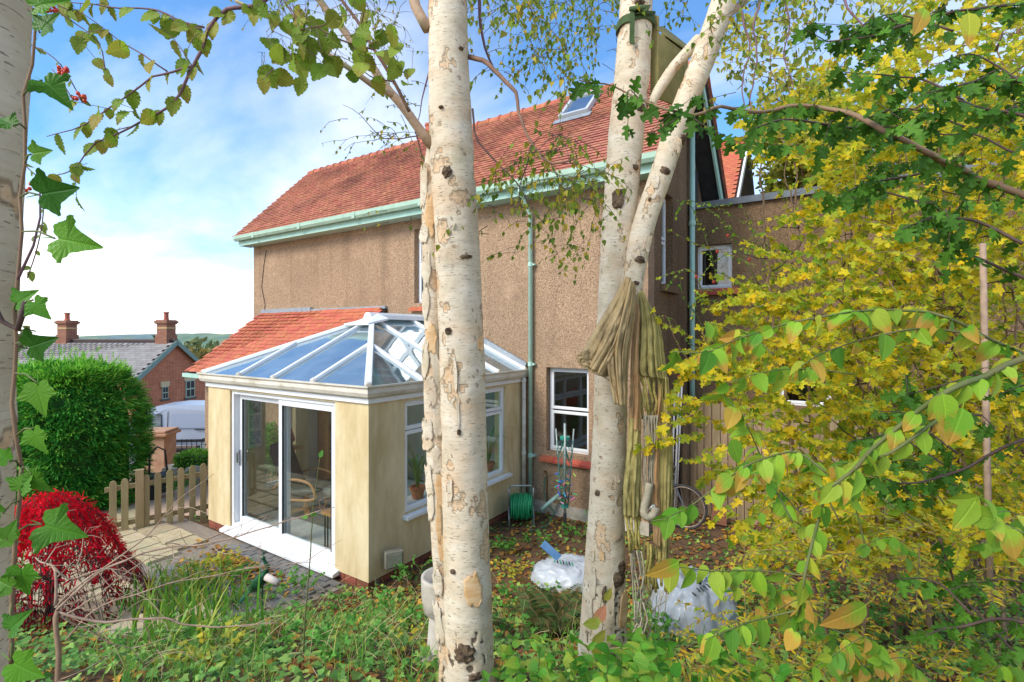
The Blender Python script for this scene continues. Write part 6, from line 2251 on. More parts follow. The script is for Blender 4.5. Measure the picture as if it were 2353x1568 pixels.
# ------------------------------------------------------------------ dogwood (near, oval leaves with red tips)
dog = thing('dogwood', 'arching dogwood stems with oval green leaves turning orange at tips', 'dogwood', P(2450, 1500, 1.5))
dogm = leafmat('dogwood_leaf', ['7fb032', '9cc03c', '5f9a2e', 'aac444', '4f8f2e', 'c4c844'], tip='d07a44', tip_amt=.6, trans=.4)
Ms = []
db = [([(2450, 860), (2353, 813), (2241, 763), (2165, 726), (2115, 716), (2031, 713), (1931, 723), (1815, 743), (1765, 758), (1677, 786), (1620, 809), (1545, 808)], 1.4, .005, .0014),
      ([(2241, 768), (2165, 758), (2098, 756), (2031, 768), (1965, 786), (1898, 809), (1840, 840)], 1.4, .004, .0014),
      ([(2440, 790), (2353, 824), (2258, 866), (2181, 899), (2098, 956), (2015, 1023), (1950, 1090), (1895, 1130)], 1.3, .0095, .004),
      ([(2250, 880), (2190, 940), (2120, 990), (2050, 1040), (1980, 1070), (1920, 1120)], 1.35, .006, .003),
      ([(1900, 1090), (1830, 1040), (1753, 1055), (1693, 1082), (1660, 1112), (1576, 1168), (1530, 1192), (1496, 1198)], 1.35, .0035, .0012),
      ([(1900, 1330), (1765, 1312), (1643, 1312), (1546, 1302)], 1.4, .003, .0012),
      ([(1895, 1130), (1880, 1190), (1864, 1260), (1845, 1350), (1830, 1480)], 1.4, .004, .0035),
      ([(1820, 1200), (1780, 1120), (1740, 1030), (1700, 950), (1650, 900)], 1.5, .003, .0012),
      ([(1780, 820), (1740, 780), (1690, 760), (1620, 740)], 1.5, .002, .001),
      ([(1845, 1400), (1760, 1420), (1690, 1440), (1620, 1470)], 1.4, .003, .0012),
      ([(2400, 1250), (2320, 1210), (2270, 1180), (2250, 1140)], 1.2, .003, .0012),
      ([(1960, 860), (1880, 850), (1800, 850), (1700, 870), (1640, 900)], 1.5, .002, .001)]
random.seed(102)
for k in range(20):
    u, v = random.uniform(1660, 2360), random.uniform(980, 1560)
    db.append(([(u + random.uniform(60, 160), v + random.uniform(80, 200)), (u + 40, v + 50), (u, v), (u - random.uniform(30, 100), v + random.uniform(-10, 50))], random.uniform(1.5, 2.2), .003, .0012))
for keys, d, r0, r1 in db:
    c = wig(spline([P(u, v, d + .05 * math.sin(i * 1.7)) for i, (u, v) in enumerate(keys)], .025), .004)
    MB().tube(c, taper(len(c), r0, r1), 7).build('stem', twig_green, dog, smooth=True)
    clothe(Ms, c, .056, .062, droop=.9, spread=.8, pair=random.random() < .7, face=.7, flat=.3, start=.08)
Ms += [leafM(P(u, v, 1.15), RT * a + UP * b_, -FW + rv3(.15), s, .5) for u, v, a, b_, s in ((2212, 938, -.3, -1, .085), (2165, 905, .2, -1, .085), (2312, 1215, .4, -1, .08), (2290, 1195, -.9, .2, .08), (2240, 1150, -.6, -1, .08), (2225, 30, .1, -1, .07), (2125, 20, -.3, -.9, .06), (1990, 1390, -1, -.6, .11), (1680, 1010, .4, -1, .06), (1560, 1290, -.9, -.5, .08))]
pieces(dog, 'leaf', 'leaves_small', T_OV, Ms, dogm, 300)

# ------------------------------------------------------------------ field maple thicket (yellow)
map_ = thing('field_maple', 'field maple thicket in yellow autumn leaf filling the right side', 'field maple', P(2100, 1300, 4.2))
mapm = leafmat('maple_leaf', ['fcdc2c', 'a8c43c', 'f4d830', '6f9c38', 'f0dc38', '8cb43c', 'fcd028', 'c8d040', '5f9434', 'f8e038', '98bc40', 'dcd83c'], tip='f4b830', tip_amt=.4, trans=.55)
LB = [(-50, 2050), (60, 2000), (130, 1880), (200, 1800), (330, 1740), (430, 1850), (560, 1815), (640, 1715), (720, 1620), (800, 1580), (900, 1590), (1000, 1610), (1150, 1640), (1250, 1750), (1400, 1850)]


def left_bound(v):
    return float(np.interp(v, [a for a, b in LB], [b for a, b in LB]))


Ms, tw, tg = [], MB(), 0
random.seed(5)
while tg < 1550:
    v = random.uniform(-60, 1260)
    u = random.uniform(1540, 2420)
    lb = left_bound(v)
    if u < lb:
        continue
    edge = min(1, (u - lb) / 170)
    if random.random() > .22 + .78 * edge:
        continue
    if 1590 < u < 1790 and 440 < v < 720 and random.random() < .6:
        continue
    if v < 180 and random.random() < .5:
        continue
    if 1600 < u < 1900 and 930 < v < 1220 and random.random() < .5:
        continue
    d = random.uniform(2.7, 5.2) if v < 1100 else random.uniform(2.6, 4.2)
    p = P(u, v, d)
    di = (RT * random.uniform(-1, .3) + UP * random.uniform(-.3, .5) + FW * random.uniform(-.5, .5)).normalized()
    L_ = random.uniform(.25, .6)
    pts = [p]
    for k in range(int(L_ / .05)):
        di = (di + rv3(.1) - UP * .05).normalized()
        pts.append(pts[-1] + di * .05)
    tw.tube(pts, taper(len(pts), .003, .001), 4, caps=False)
    clothe(Ms, pts, (.032 if v > 250 else .05), random.choice((.04, .046, .054)), droop=.45, spread=.9, pair=random.random() < .6, face=.65, flat=.55)
    tg += 1
tw.build('twigs', twig_brown, map_)['kind'] = 'stuff'
for k in range(22):
    u0 = random.uniform(1850, 2500)
    b0 = P(u0, 1400, random.uniform(3.2, 4.6))
    b0.z = gz(b0.x, b0.y)
    u1, v1 = u0 + random.uniform(-330, 120), random.uniform(60, 620)
    e = P(u1, v1, random.uniform(3, 4.8))
    mid = b0.lerp(e, .5) + rv3(.15)
    c = wig(spline([b0, mid, e], .08), .04)
    MB().tube(c, taper(len(c), random.uniform(.010, .02), .004), 6).build('stem', twig_brown, map_, smooth=True)
    for j in range(11):
        q = c[random.randrange(len(c) // 3, len(c))]
        q2 = q + (RT * random.uniform(-1, .6) + UP * random.uniform(-.2, .6) + FW * random.uniform(-.4, .4)) * random.uniform(.3, .8)
        cc = wig(spline([q, q.lerp(q2, .5) + rv3(.05), q2], .06), .03)
        MB().tube(cc, taper(len(cc), .006, .0015), 5).build('branch', twigm, map_, smooth=True)
pieces(map_, 'leaf', 'leaves_small', T_MA, Ms, mapm, 300)
# dog rose by the soil pipe
ros = thing('dog_rose', 'thin arching rose stems with small leaves and red hips before the small window', 'rose', P(1700, 1250, 4.8))
rosm = leafmat('rose_leaf', ['7fb03c', '98bc44', '6a9c38', 'c4cc44', 'e0cc3c'], trans=.45)
Ms = []
random.seed(77)
rst = [[(1900, 690), (1800, 600), (1765, 568), (1700, 572), (1640, 602), (1605, 655), (1590, 740)], [(1860, 760), (1780, 640), (1690, 590), (1600, 560), (1530, 520)], [(1830, 700), (1760, 560), (1690, 500), (1630, 470), (1590, 480)]]
for k in range(16):
    u, v = random.uniform(1520, 1800), random.uniform(440, 740)
    rst.append([(u + random.uniform(40, 160), v + random.uniform(60, 200)), (u + random.uniform(10, 60), v + random.uniform(0, 60)), (u, v), (u - random.uniform(20, 70), v + random.uniform(-10, 50))])
for keys in rst:
    d = random.uniform(3.6, 4.8)
    c = wig(spline([P(u, v, d) for u, v in keys], .05), .02)
    MB().tube(c, taper(len(c), .005, .0015), 5).build('stem', twig_green if random.random() < .6 else twig_brown, ros, smooth=True)
    clothe(Ms, c, .05, .034, droop=.2, spread=1, pair=True, face=.6, flat=.5, start=.3)
pieces(ros, 'leaf', 'leaves_small', T_OV2, Ms, rosm, 200)
for (u, v) in ((1648, 582), (1640, 652), (1722, 600), (1790, 585), (1600, 640), (1560, 870), (1540, 1000), (1672, 545), (1555, 905)):
    MB().lathe(P(u, v, 4.0), [(.003, 0), (.01, .004), (.012, .012), (.008, .022), (.004, .026)], 10).build('rose_hip', berry, ros, smooth=True)
# pale grey stakes in the thicket
for (u, d, lab) in ((2258, 2.6, 'thin pale stake standing in the yellow thicket at far right'),):
    a_, b_ = P(u, 560, d), P(u + 18, 1460, d)
    tag(MB().tube([b_, a_], [.016, .014], 8).build('garden_stake', twig_tan, base=b_, smooth=True), lab, 'stake')

# ------------------------------------------------------------------ small-leaved spiraea, lower right
spi = thing('spiraea', 'low spiraea with narrow yellow leaves at the lower right', 'spiraea', onG(2050, 1500))
spim = leafmat('spiraea_leaf', ['f4c830', '9cb83c', 'd8cc40', '6f9c38', 'f0b830', '88ac3c', 'b88c3c', 'b8bc40'], tip='d0903a', tip_amt=.3, trans=.45)
Ms, tw = [], MB()
for k in range(400):
    u, v = random.uniform(1640, 2420), random.uniform(1150, 1640)
    if mnoise.noise(Vector((u * .006, v * .008, 2.0))) < -.08: continue
    if u < 1700 and v < 1450: continue
    d = random.uniform(1.9, 3.3)
    p = P(u, v, d)
    if p.z < gz(p.x, p.y) - .25: p.z = gz(p.x, p.y)
    di = (RT * random.uniform(-1, .6) + UP * random.uniform(.1, .9) + FW * random.uniform(-.5, .4)).normalized()
    pts = [p]
    for j in range(random.randint(5, 9)):
        di = (di + rv3(.07) - UP * .12).normalized()
        pts.append(pts[-1] + di * .045)
    tw.tube(pts, taper(len(pts), .0022, .0008), 4, caps=False)
    clothe(Ms, pts, .019, .036, droop=.1, spread=1.0, pair=True, face=.5, flat=.7)
tw.build('twigs', twig_brown, spi)['kind'] = 'stuff'
pieces(spi, 'leaf', 'leaves_small', T_LA, Ms, spim, 300)

# ------------------------------------------------------------------ snowberry at the bottom
sno = thing('snowberry', 'rounded bright green leaves of a low snowberry along the bottom edge', 'snowberry', onG(1400, 1540))
snom = leafmat('snowberry_leaf', ['5fa030', '79b43a', '4a8f2c', '90bf48', '3f8030'], tip='b8923c', tip_amt=.35, trans=.4, rough=.4)
Ms = []
for k in range(62):
    u = random.uniform(1120, 1760)
    d = random.uniform(1.9, 2.7)
    b0 = P(u, 1600, d)
    b0.z = min(b0.z, gz(b0.x, b0.y) + .02)
    tgt = P(u + random.uniform(-70, 70), random.uniform(1455, 1560) + abs(u - 1420) * .05, d - random.uniform(0, .2))
    c = wig(spline([b0, b0.lerp(tgt, .6) + rv3(.03) + UP * .03, tgt], .03), .006)
    MB().tube(c, taper(len(c), .0025, .001), 5).build('stem', twig_green, sno, smooth=True)
    clothe(Ms, c, .055, .055, droop=.1, spread=1.1, pair=True, face=.45, flat=1.0, start=.2)
pieces(sno, 'leaf', 'leaves_small', T_OV, Ms, snom, 300)
# climber seedling on the hammock tree
vin = thing('vine_seedling', 'young vine with pink-edged leaves on the foot of the right birch', 'vine', P(1375, 1510, 3.1))
vm = leafmat('vine_leaf', ['a9b84a', '8fb040', 'b8b050'], tip='c8706a', tip_amt=.8, trans=.4)
c = limb(vin, [(1385, 1520), (1378, 1480), (1388, 1440), (1380, 1400), (1386, 1370)], 3.15, 3.12, .003, .0015, twig_green, 'stem')
Ms = [leafM(P(u, v, 3.08), RT * a + UP * b_, -FW + rv3(.2), s, .6) for u, v, a, b_, s in ((1370, 1430, .6, 1, .11), (1378, 1432, -1, -.1, .1), (1365, 1485, .5, -1, .1), (1362, 1480, 1, .9, .11), (1390, 1380, .5, .8, .08))]
pieces(vin, 'leaf', 'leaves_small', T_OV, Ms, vm, 300)

# ------------------------------------------------------------------ ground cover
grd = leafmat('ground_ivy_leaf', ['5a8c3c', '70a448', '86b456', '466e36', '98ba5c', 'a8b854'], trans=.25, rough=.45)
lit = leafmat('fallen_leaf', ['8a5a34', 'a8743c', '6e4a30', 'b88a44', 'c99a3c', '7a4a2c', 'd0a83a'], trans=.1, rough=.8)
Mi, Ml, Mw = [], [], []
random.seed(21)


def blocked(p):
    if CX0 - .2 < p.x < CX1 + .03 and p.y > CY0 - .06: return True
    if p.x < -5.0 and p.y > 1.75 and p.x > -11.5: return True
    return p.y > YW - .05 and p.x < XR


n_ = 0
while n_ < 15500:
    d = 1.7 + 4.4 * random.random() ** .85
    x = random.uniform(-1.12, 1.1) * d
    p = FW * d + RT * x
    if blocked(p): continue
    p.z = gz(p.x, p.y)
    k = mnoise.noise(Vector((p.x * 1.7, p.y * 1.7, 4.0)))
    u, v, _ = proj(p)
    ivy_p = .72 + .55 * k
    if u > 1130 and d > 4.2: ivy_p *= .75
    if random.random() < ivy_p:
        h_ = random.uniform(.01, .11)
        Mi.append(leafM(p + UP * h_, Vector((random.gauss(0, 1), random.gauss(0, 1), random.uniform(-.4, .25))), UP + rv3(.35) - FW * .25, random.uniform(.03, .065), random.uniform(.3, 1.5)))
    else:
        Ml.append(leafM(p + UP * random.uniform(.005, .04), Vector((random.gauss(0, 1), random.gauss(0, 1), random.uniform(-.2, .3))), UP + rv3(.4), random.uniform(.035, .07), random.uniform(-1.4, 1.6)))
    n_ += 1
for k in range(5200):                     # litter on the level ground by the house
    d = random.uniform(5.3, 9.2)
    x = random.uniform(-.34, .75) * d
    p = FW * d + RT * x
    if blocked(p): continue
    p.z = gz(p.x, p.y)
    (Ml if random.random() < .62 else Mi).append(leafM(p + UP * random.uniform(.005, .03), Vector((random.gauss(0, 1), random.gauss(0, 1), random.uniform(-.2, .3))), UP + rv3(.4), random.uniform(.04, .085), random.uniform(-1.4, 1.6)))
for k in range(420):                      # drift of leaves on the paving by the door
    p = Vector((-6.6 + random.gauss(0, .55), 3.75 - abs(random.gauss(0, .28)), 0))
    p.z = gz(p.x, p.y) + .045
    Ml.append(leafM(p, Vector((random.gauss(0, 1), random.gauss(0, 1), random.uniform(-.1, .2))), UP + rv3(.3), random.uniform(.04, .08), random.uniform(-1, 1.4)))
for nm, T, Ms, mt, lab, cat in (('ground_ivy', T_IV2, Mi, grd, 'small green ivy leaves carpeting the bank', 'ground ivy'), ('leaf_litter', T_LI, Ml, lit, 'brown and orange fallen leaves strewn over the ground', 'fallen leaves')):
    o = scatter_mesh(nm, *T, np.array([[list(r) for r in m_[:3]] for m_ in Ms]), mt, None)
    tag(o, lab, cat, kind='stuff')
# leafy weeds
def weed(label, at_, n, size, hgt, rad, mat, T, name='weed', cat='weed', group=None):
    t = thing(name, label, cat, at_, group)
    Ms = []
    for k in range(n):
        a = random.uniform(0, 6.28)
        r_ = rad * math.sqrt(random.random())
        b0 = at_ + Vector((math.cos(a) * r_ * .3, math.sin(a) * r_ * .3, 0))
        e = at_ + Vector((math.cos(a) * r_, math.sin(a) * r_, random.uniform(.4, 1) * hgt))
        c = spline([b0, b0.lerp(e, .5) + UP * hgt * .2, e], .05)
        MB().tube(c, .0018, 4).build('stem', twig_green, t)
        clothe(Ms, c, .04, size, droop=.1, spread=1, pair=True, face=.4, flat=.9, start=.3)
    pieces(t, 'leaf', 'leaves_small', T, Ms, mat, 120)
    return t


ywm = leafmat('yellow_weed_leaf', ['c4b838', 'a8b040', 'd0bc3a', '8fa83c'], trans=.4)
gwm = leafmat('green_weed_leaf', ['5a9438', '6fa844', '4a8434'], trans=.35)
weed('yellow-green leafy perennial at the edge of the paving', onG(470, 1345), 34, .05, .34, .42, ywm, T_IV2, 'perennial', 'perennial')
weed('small yellowing weed clump by the peacock ornament', onG(520, 1310), 16, .045, .3, .25, ywm, T_IV2)
weed('green weed sprig growing at the corner of the yellow wall', Vector((-4.45, 4.45, gz(-4.45, 4.45))), 12, .045, .42, .3, gwm, T_OV2)
weed('bright green weed clump right of the middle birch', onG(1160, 1275), 18, .05, .28, .25, gwm, T_IV2)
weed('green weed tuft by the foot of the rotary dryer', onG(1330, 1235), 14, .05, .2, .3, gwm, T_IV2)
weed('pale green weed by the picket gate post', onG(470, 1200), 8, .045, .15, .15, gwm, T_OV2)
weed('green bank weeds under the dogwood stems', onG(1780, 1400), 22, .05, .3, .35, gwm, T_IV2)
weed('weed clump against the wall under the lower window', Vector((-3.2, 7.3, -.09)), 10, .05, .3, .2, gwm, T_OV2)
# taller tangled undergrowth along the bank
und = [(560, 1400, 'knee-high tangle of weeds in front of the yellow pillar'), (680, 1430, 'green weeds left of the tall sapling stem'), (800, 1410, 'ragged green weeds below the conservatory corner'), (900, 1440, 'leafy weeds left of the bird bath'), (620, 1500, 'low leafy weeds on the bank at bottom left of centre'),
       (780, 1520, 'bright green weeds at the bottom, left of the middle birch'), (930, 1510, 'weed patch against the foot of the middle birch'), (350, 1500, 'weeds beside the base of the bare shrub'), (480, 1530, 'weed patch below the iris clump'), (1190, 1400, 'weeds between middle birch and fern'),
       (1180, 1500, 'ivy-like weeds at the right foot of the middle birch'), (1290, 1350, 'weeds behind the fern near the left rubble bag'), (1480, 1470, 'green shoots around the foot of the hammock tree'), (1720, 1470, 'weed patch below the right rubble bag'), (240, 1440, 'weeds under the red maple'), (380, 1330, 'weeds creeping onto the flagstones'), (520, 1345, 'weeds between the iris clump and the door'), (690, 1370, 'weeds by the door sill end'), (575, 1385, 'weed tuft hiding the feet of the peacock ornament'), (620, 1375, 'weed tuft right of the peacock ornament'), (1180, 1330, 'weed clump left of the left rubble bag'), (1230, 1260, 'weed clump behind the left rubble bag'), (1720, 1330, 'green weeds right of the right rubble bag'), (1800, 1300, 'green weeds below the fence under yellow leaves'), (1900, 1380, 'bank weeds under the yellow thicket'), (2020, 1460, 'bank weeds at the lower right under spiraea'), (1850, 1500, 'weed patch at the bottom right of centre'), (1560, 1450, 'weeds in front of the right rubble bag'), (1640, 1460, 'trailing weeds at the right corner of the right rubble bag')]
for (u, v, lab) in und:
    weed(lab, onG(u, v), 15, random.uniform(.038, .055), random.uniform(.16, .3), random.uniform(.25, .38), random.choice((gwm, gwm, ywm)), random.choice((T_IV2, T_OV2)))
# iris clump
iri = thing('iris_clump', 'clump of long strappy green leaves on the left of the bank', 'iris', onG(420, 1440))
bladem = leafmat('iris_blade', ['5f9a34', '77b040', '8fb848', '4f8a30', 'b0a848'], tip='c0a050', tip_amt=.5, trans=.35)
for k in range(290):
    g0 = onG(random.gauss(430, 75), random.gauss(1425, 36))
    L_ = random.uniform(.3, .6)
    a = random.uniform(0, 6.28)
    lean = random.uniform(.1, .6)
    di = Vector((math.cos(a), math.sin(a), 0))
    sd = di.cross(UP)
    b = MB()
    for j in range(6):
        t = j / 5
        q = g0 + UP * (L_ * (t - .35 * lean * t * t)) + di * L_ * lean * t ** 2
        w = .011 * (1 - t ** 2.2) + .0008
        b.v += [tuple(q - sd * w), tuple(q + sd * w)]
    b.f = [(2 * j, 2 * j + 1, 2 * j + 3, 2 * j + 2) for j in range(5)]
    o = b.build('leaf', bladem, iri, smooth=True)
    ul = o.data.uv_layers.new(name='UVMap')
    for l_ in o.data.loops:
        ul.data[l_.index].uv = (.5 + (.3 if l_.vertex_index % 2 else -.3), (l_.vertex_index // 2) / 5 * .7)
# long grass and creeping stems over the bank
lgr = thing('long_grass', 'long uncut green grass spreading over the left of the bank', 'grass', onG(640, 1440))
lgr['kind'] = 'stuff'
T_GR = (np.array([(-.012, 0, 0), (.012, 0, 0), (-.011, .35, -.03), (.011, .35, -.03), (-.008, .7, -.14), (.008, .7, -.14), (0, 1, -.34)], float), np.array([(0, 1, 3), (0, 3, 2), (2, 3, 5), (2, 5, 4), (4, 5, 6)]), np.array([(.2, 0), (.8, 0), (.2, .3), (.8, .3), (.3, .6), (.7, .6), (.5, .8)], float))
grm = leafmat('grass_blade', ['5f9a34', '77ac40', '8cb848', '4f8a30', 'a8b050', 'c0b468'], trans=.3)
Ms = []
random.seed(55)
for k in range(2600):
    u = random.uniform(180, 1010) if k % 5 else random.uniform(1130, 1720)
    v = random.uniform(1335, 1620)
    if mnoise.noise(Vector((u * .008, v * .012, 7))) < -.05: continue
    r = ray(u, v)
    d_ = float(np.interp(v, (1335, 1568, 1620), (5.6, 2.9, 2.5))) + random.uniform(-.2, .2)
    p = CAM + r * d_
    if blocked(p): continue
    p.z = gz(p.x, p.y)
    Ms.append(leafM(p, UP + rv3(.38), rv3(1), random.uniform(.1, .3), 1.6))
scatter_mesh('blades', *T_GR, np.array([[list(r) for r in m_[:3]] for m_ in Ms]), grm, lgr)
# dry grass stalks
dgr = thing('dry_grass', 'straw coloured dry stalks among the ivy on the bank', 'dry grass', onG(650, 1400))
b = MB()
for k in range(420):
    g0 = onG(random.uniform(250, 1000) if k % 3 else random.uniform(1130, 1750), random.uniform(1330, 1560))
    e = g0 + UP * random.uniform(.05, .3) + RT * random.uniform(-.3, .3) + FW * random.uniform(-.2, .2)
    b.tube(wig(spline([g0, g0.lerp(e, .5) + UP * .05, e], .05), .01), .0016, 3, caps=False)
b.build('stalks', pm('straw', hx('b8a070'), hx('cdb888'), scale=9, rough=.8), dgr)['kind'] = 'stuff'
# fern
frn = thing('fern', 'dark bronzed fern between the two birches', 'fern', onG(1265, 1440))
frm = leafmat('fern_pinna', ['44602c', '567036', '6f5c34', '38502a', '7c6a3c'], trans=.3)
Ms = []
for k in range(44):
    g0 = onG(random.gauss(1265, 22), 1450 + random.uniform(-10, 25))
    a = random.uniform(0, 6.28)
    di = Vector((math.cos(a), math.sin(a), 0))
    L_ = random.uniform(.35, .6)
    pts = [g0 + UP * L_ * (t * 1.05 - .55 * t * t) + di * L_ * .75 * t ** 1.3 for t in np.linspace(0, 1, 13)]
    MB().tube(pts, taper(13, .003, .001), 4).build('frond_stalk', twig_brown, frn)
    for i in range(2, 12):
        t = (pts[i + 1] - pts[i - 1]).normalized() if i < 12 else (pts[i] - pts[i - 1]).normalized()
        sd = t.cross(UP).normalized()
        for s in (1, -1):
            for q in (0, .5):
                Ms.append(leafM(pts[i].lerp(pts[min(12, i + 1)], q), sd * s + t * .45, sd.cross(t) + rv3(.2), .1 * math.sin(math.pi * (i / 13) ** .7) + .012, 1))
pieces(frn, 'pinna', 'pinnae_far', T_LA, Ms, frm, 200)

# ------------------------------------------------------------------ bare twiggy shrub, lower left
shr = thing('bare_shrub', 'bare pale-twigged shrub sprawling over the bank at lower left', 'shrub', onG(135, 1560))
sh = [([(138, 1600), (134, 1500), (128, 1420), (130, 1400)], 2.0, .011, .009), ([(130, 1405), (190, 1420), (240, 1430), (300, 1424), (380, 1420), (430, 1436), (520, 1440), (640, 1430)], 2.1, .006, .002),
      ([(128, 1400), (200, 1340), (290, 1285), (360, 1262), (480, 1250), (600, 1215), (700, 1185), (770, 1165)], 2.1, .006, .0015), ([(130, 1395), (180, 1350), (260, 1290), (330, 1240), (400, 1160), (490, 1090)], 2.2, .005, .0012),
      ([(125, 1390), (128, 1330), (120, 1300), (95, 1290), (80, 1280)], 2.0, .006, .002), ([(122, 1300), (160, 1330), (230, 1310), (290, 1312), (330, 1330)], 2.0, .004, .001), ([(140, 1420), (220, 1370), (330, 1290), (460, 1245), (580, 1195), (620, 1180)], 2.3, .004, .001),
      ([(150, 1470), (220, 1400), (300, 1370), (400, 1340), (560, 1310), (700, 1290)], 2.2, .004, .001), ([(130, 1410), (220, 1460), (260, 1480), (300, 1490), (330, 1530)], 2.1, .003, .001), ([(100, 1300), (130, 1260), (160, 1250), (170, 1240)], 2.0, .003, .001),
      ([(170, 1310), (185, 1270), (190, 1235), (195, 1215)], 2.1, .003, .001), ([(330, 1430), (340, 1450), (350, 1480), (365, 1500)], 2.1, .0025, .001)]
tw = MB()
for keys, d, r0, r1 in sh:
    c = wig(spline([P(u, v, d + .15 * i / len(keys)) for i, (u, v) in enumerate(keys)], .03), .008)
    MB().tube(c, taper(len(c), r0, r1), 6).build('branch', twig_brown if r0 > .008 else twig_tan, shr, smooth=True)
    for k in range(len(c) // 3):
        p = random.choice(c)
        e = p + RT * random.uniform(-.03, .22) + UP * random.uniform(-.09, .12) + FW * random.uniform(-.1, .1)
        cc = wig(spline([p, p.lerp(e, .5) + rv3(.015), e], .03), .01)
        tw.tube(cc, taper(len(cc), .0018, .0008), 4, caps=False)
        if random.random() < .5:
            e2 = e + RT * random.uniform(-.06, .1) + UP * random.uniform(-.06, .08)
            tw.tube([e, e2], [.001, .0006], 4, caps=False)
tw.build('twigs', twig_tan, shr)['kind'] = 'stuff'
# single upright stems on the bank
for (keys, d, r_, lab) in (([(695, 1568), (700, 1440), (712, 1290), (720, 1170), (735, 1050)], 3.2, .006, 'single tall green stem standing in front of the sliding door'),):
    t = thing('sapling', lab, 'sapling', P(695, 1568, d))
    c = limb(t, keys, d, d, r_, .002, twig_green, 'stem', .006)
    Ms = [leafM(P(735, 1052, d), UP + RT * .3, -FW, .05), leafM(P(712, 1180, d), RT - UP * .3, -FW, .05), leafM(P(708, 1185, d), -RT - UP * .4, -FW, .05)]
    pieces(t, 'leaf', 'leaves_small', T_OV2, Ms, gwm)

# ------------------------------------------------------------------ red acer
acp = P(108, 1395, 5.0)
acp.z = gz(acp.x, acp.y)
acr = thing('red_maple', 'scarlet weeping mound of a cut-leaf maple left of the paving', 'maple', acp)
acm = leafmat('scarlet_leaf', ['e81830', 'f8283c', 'd01028', 'e01c38', 'ff3c4c', 'b81024'], trans=.55, rough=.85)
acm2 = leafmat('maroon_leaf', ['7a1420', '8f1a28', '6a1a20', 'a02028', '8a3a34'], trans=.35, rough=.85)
top_ = 1.42 - acp.z
Mtop, Mlow = [], []
random.seed(3)
twa = MB()
for k in range(520):                       # weeping shoots, each hung with thread-like leaves
    a = random.uniform(0, 2 * math.pi)
    t0_ = random.uniform(.02, .85) ** .8
    L_ = random.uniform(.14, .34)
    pts = []
    for j in range(6):
        t = min(1, t0_ + L_ * j / 5)
        z = top_ * (1 - t ** 1.45 * .93) + .05 * mnoise.noise(Vector((math.cos(a) * 3, math.sin(a) * 3, t * 3)))
        rr = .84 * t ** .85 * (1 + .16 * mnoise.noise(Vector((math.cos(a) * 2.3, math.sin(a) * 2.3, t * 2 + 4))))
        pts.append(acp + Vector((math.cos(a) * rr, math.sin(a) * rr, z)) + rv3(.008))
    twa.tube(pts, .003, 4, caps=False)
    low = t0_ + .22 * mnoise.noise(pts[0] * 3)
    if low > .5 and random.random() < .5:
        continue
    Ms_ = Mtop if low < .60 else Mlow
    for p in pts:
        for q in range(4):
            out_ = Vector((math.cos(a), math.sin(a), 0))
            Ms_.append(leafM(p + rv3(.02), out_ * random.uniform(0, .8) - UP * random.uniform(.1, 1) + rv3(.5), out_ + UP * .7 + rv3(.4), random.uniform(.04, .09), 1))
twa.build('shoots', twigm, acr)['kind'] = 'stuff'
T_TH = leaf_tmpl([(0, 0), (.1, .3), (.07, .7), (0, 1)], fold=.3, droop=.3)
pieces(acr, 'leaf', 'leaves_bright', T_TH, Mtop, acm, 200)
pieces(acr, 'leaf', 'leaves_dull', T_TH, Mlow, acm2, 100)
for k in range(9):
    a = k * .7
    e = acp + Vector((math.cos(a) * .45, math.sin(a) * .45, top_ * .55))
    c = wig(spline([acp, acp + UP * .45 + rv3(.05), e], .06), .03)
    MB().tube(c, taper(len(c), .02, .005), 6).build('branch', twigm, acr, smooth=True)

# ------------------------------------------------------------------ clipped yew
yp = P(160, 1165, 9.2)
yp.z = gz(yp.x, yp.y)
yew = thing('yew_bush', 'dense clipped dark green yew bush at left behind the fence', 'yew', yp)
yem = leafmat('yew_sprig', ['3f8830', '50a03a', '347428', '5cb042', '469434'], trans=.25, rough=.5)
yem2 = leafmat('yew_sprig_bright', ['90cc4c', '7cbc42', 'a4d45c'], trans=.35, rough=.5)  # paler green, given to the upper sides of the tufts
random.seed(9)
Ma, Mb = [], []
HB, RB = 2.46, 1.04
tufts = []
for k in range(2300):
    a = random.uniform(0, 2 * math.pi)
    out_ = Vector((math.cos(a), math.sin(a), 0))
    if out_.dot(FW) > .8: continue
    if k % 4:
        t = random.random() ** .9
        prof = 1.0 - .10 * abs(t - .45) - max(0, t - .66) ** 1.6 * 1.9
        q = out_ * (RB * prof * (1 + .07 * mnoise.noise(Vector((math.cos(a) * 2.2, math.sin(a) * 2.2, t * 4))))) + UP * HB * t
        nrm = (out_ + UP * (.25 if t < .8 else .9)).normalized()
    else:
        r_ = RB * .72 * math.sqrt(random.random())
        t = 1.0
        q = out_ * r_ + UP * HB * (1.0 - .13 * (r_ / RB) ** 2)
        nrm = (UP + out_ * .3).normalized()
    tufts.append((yp + q, nrm, t))
for (q, nrm, t) in tufts:
    rad = random.uniform(.09, .15)
    q = q + nrm * random.uniform(-.06, .06)
    bright = random.random() < (.7 if t > .85 else .4)
    for k in range(24):
        v_ = rv3().normalized()
        p = q + Vector((v_.x, v_.y, v_.z * .45)) * rad * random.random() ** .4 + nrm * random.uniform(-.03, .06)
        d = nrm * .9 + v_ * .6 - UP * random.uniform(0, .7)
        upper_ = (p - q).z > 0
        (Mb if bright and upper_ else Ma).append(leafM(p, d, UP + rv3(.4), random.uniform(.08, .15), 1))
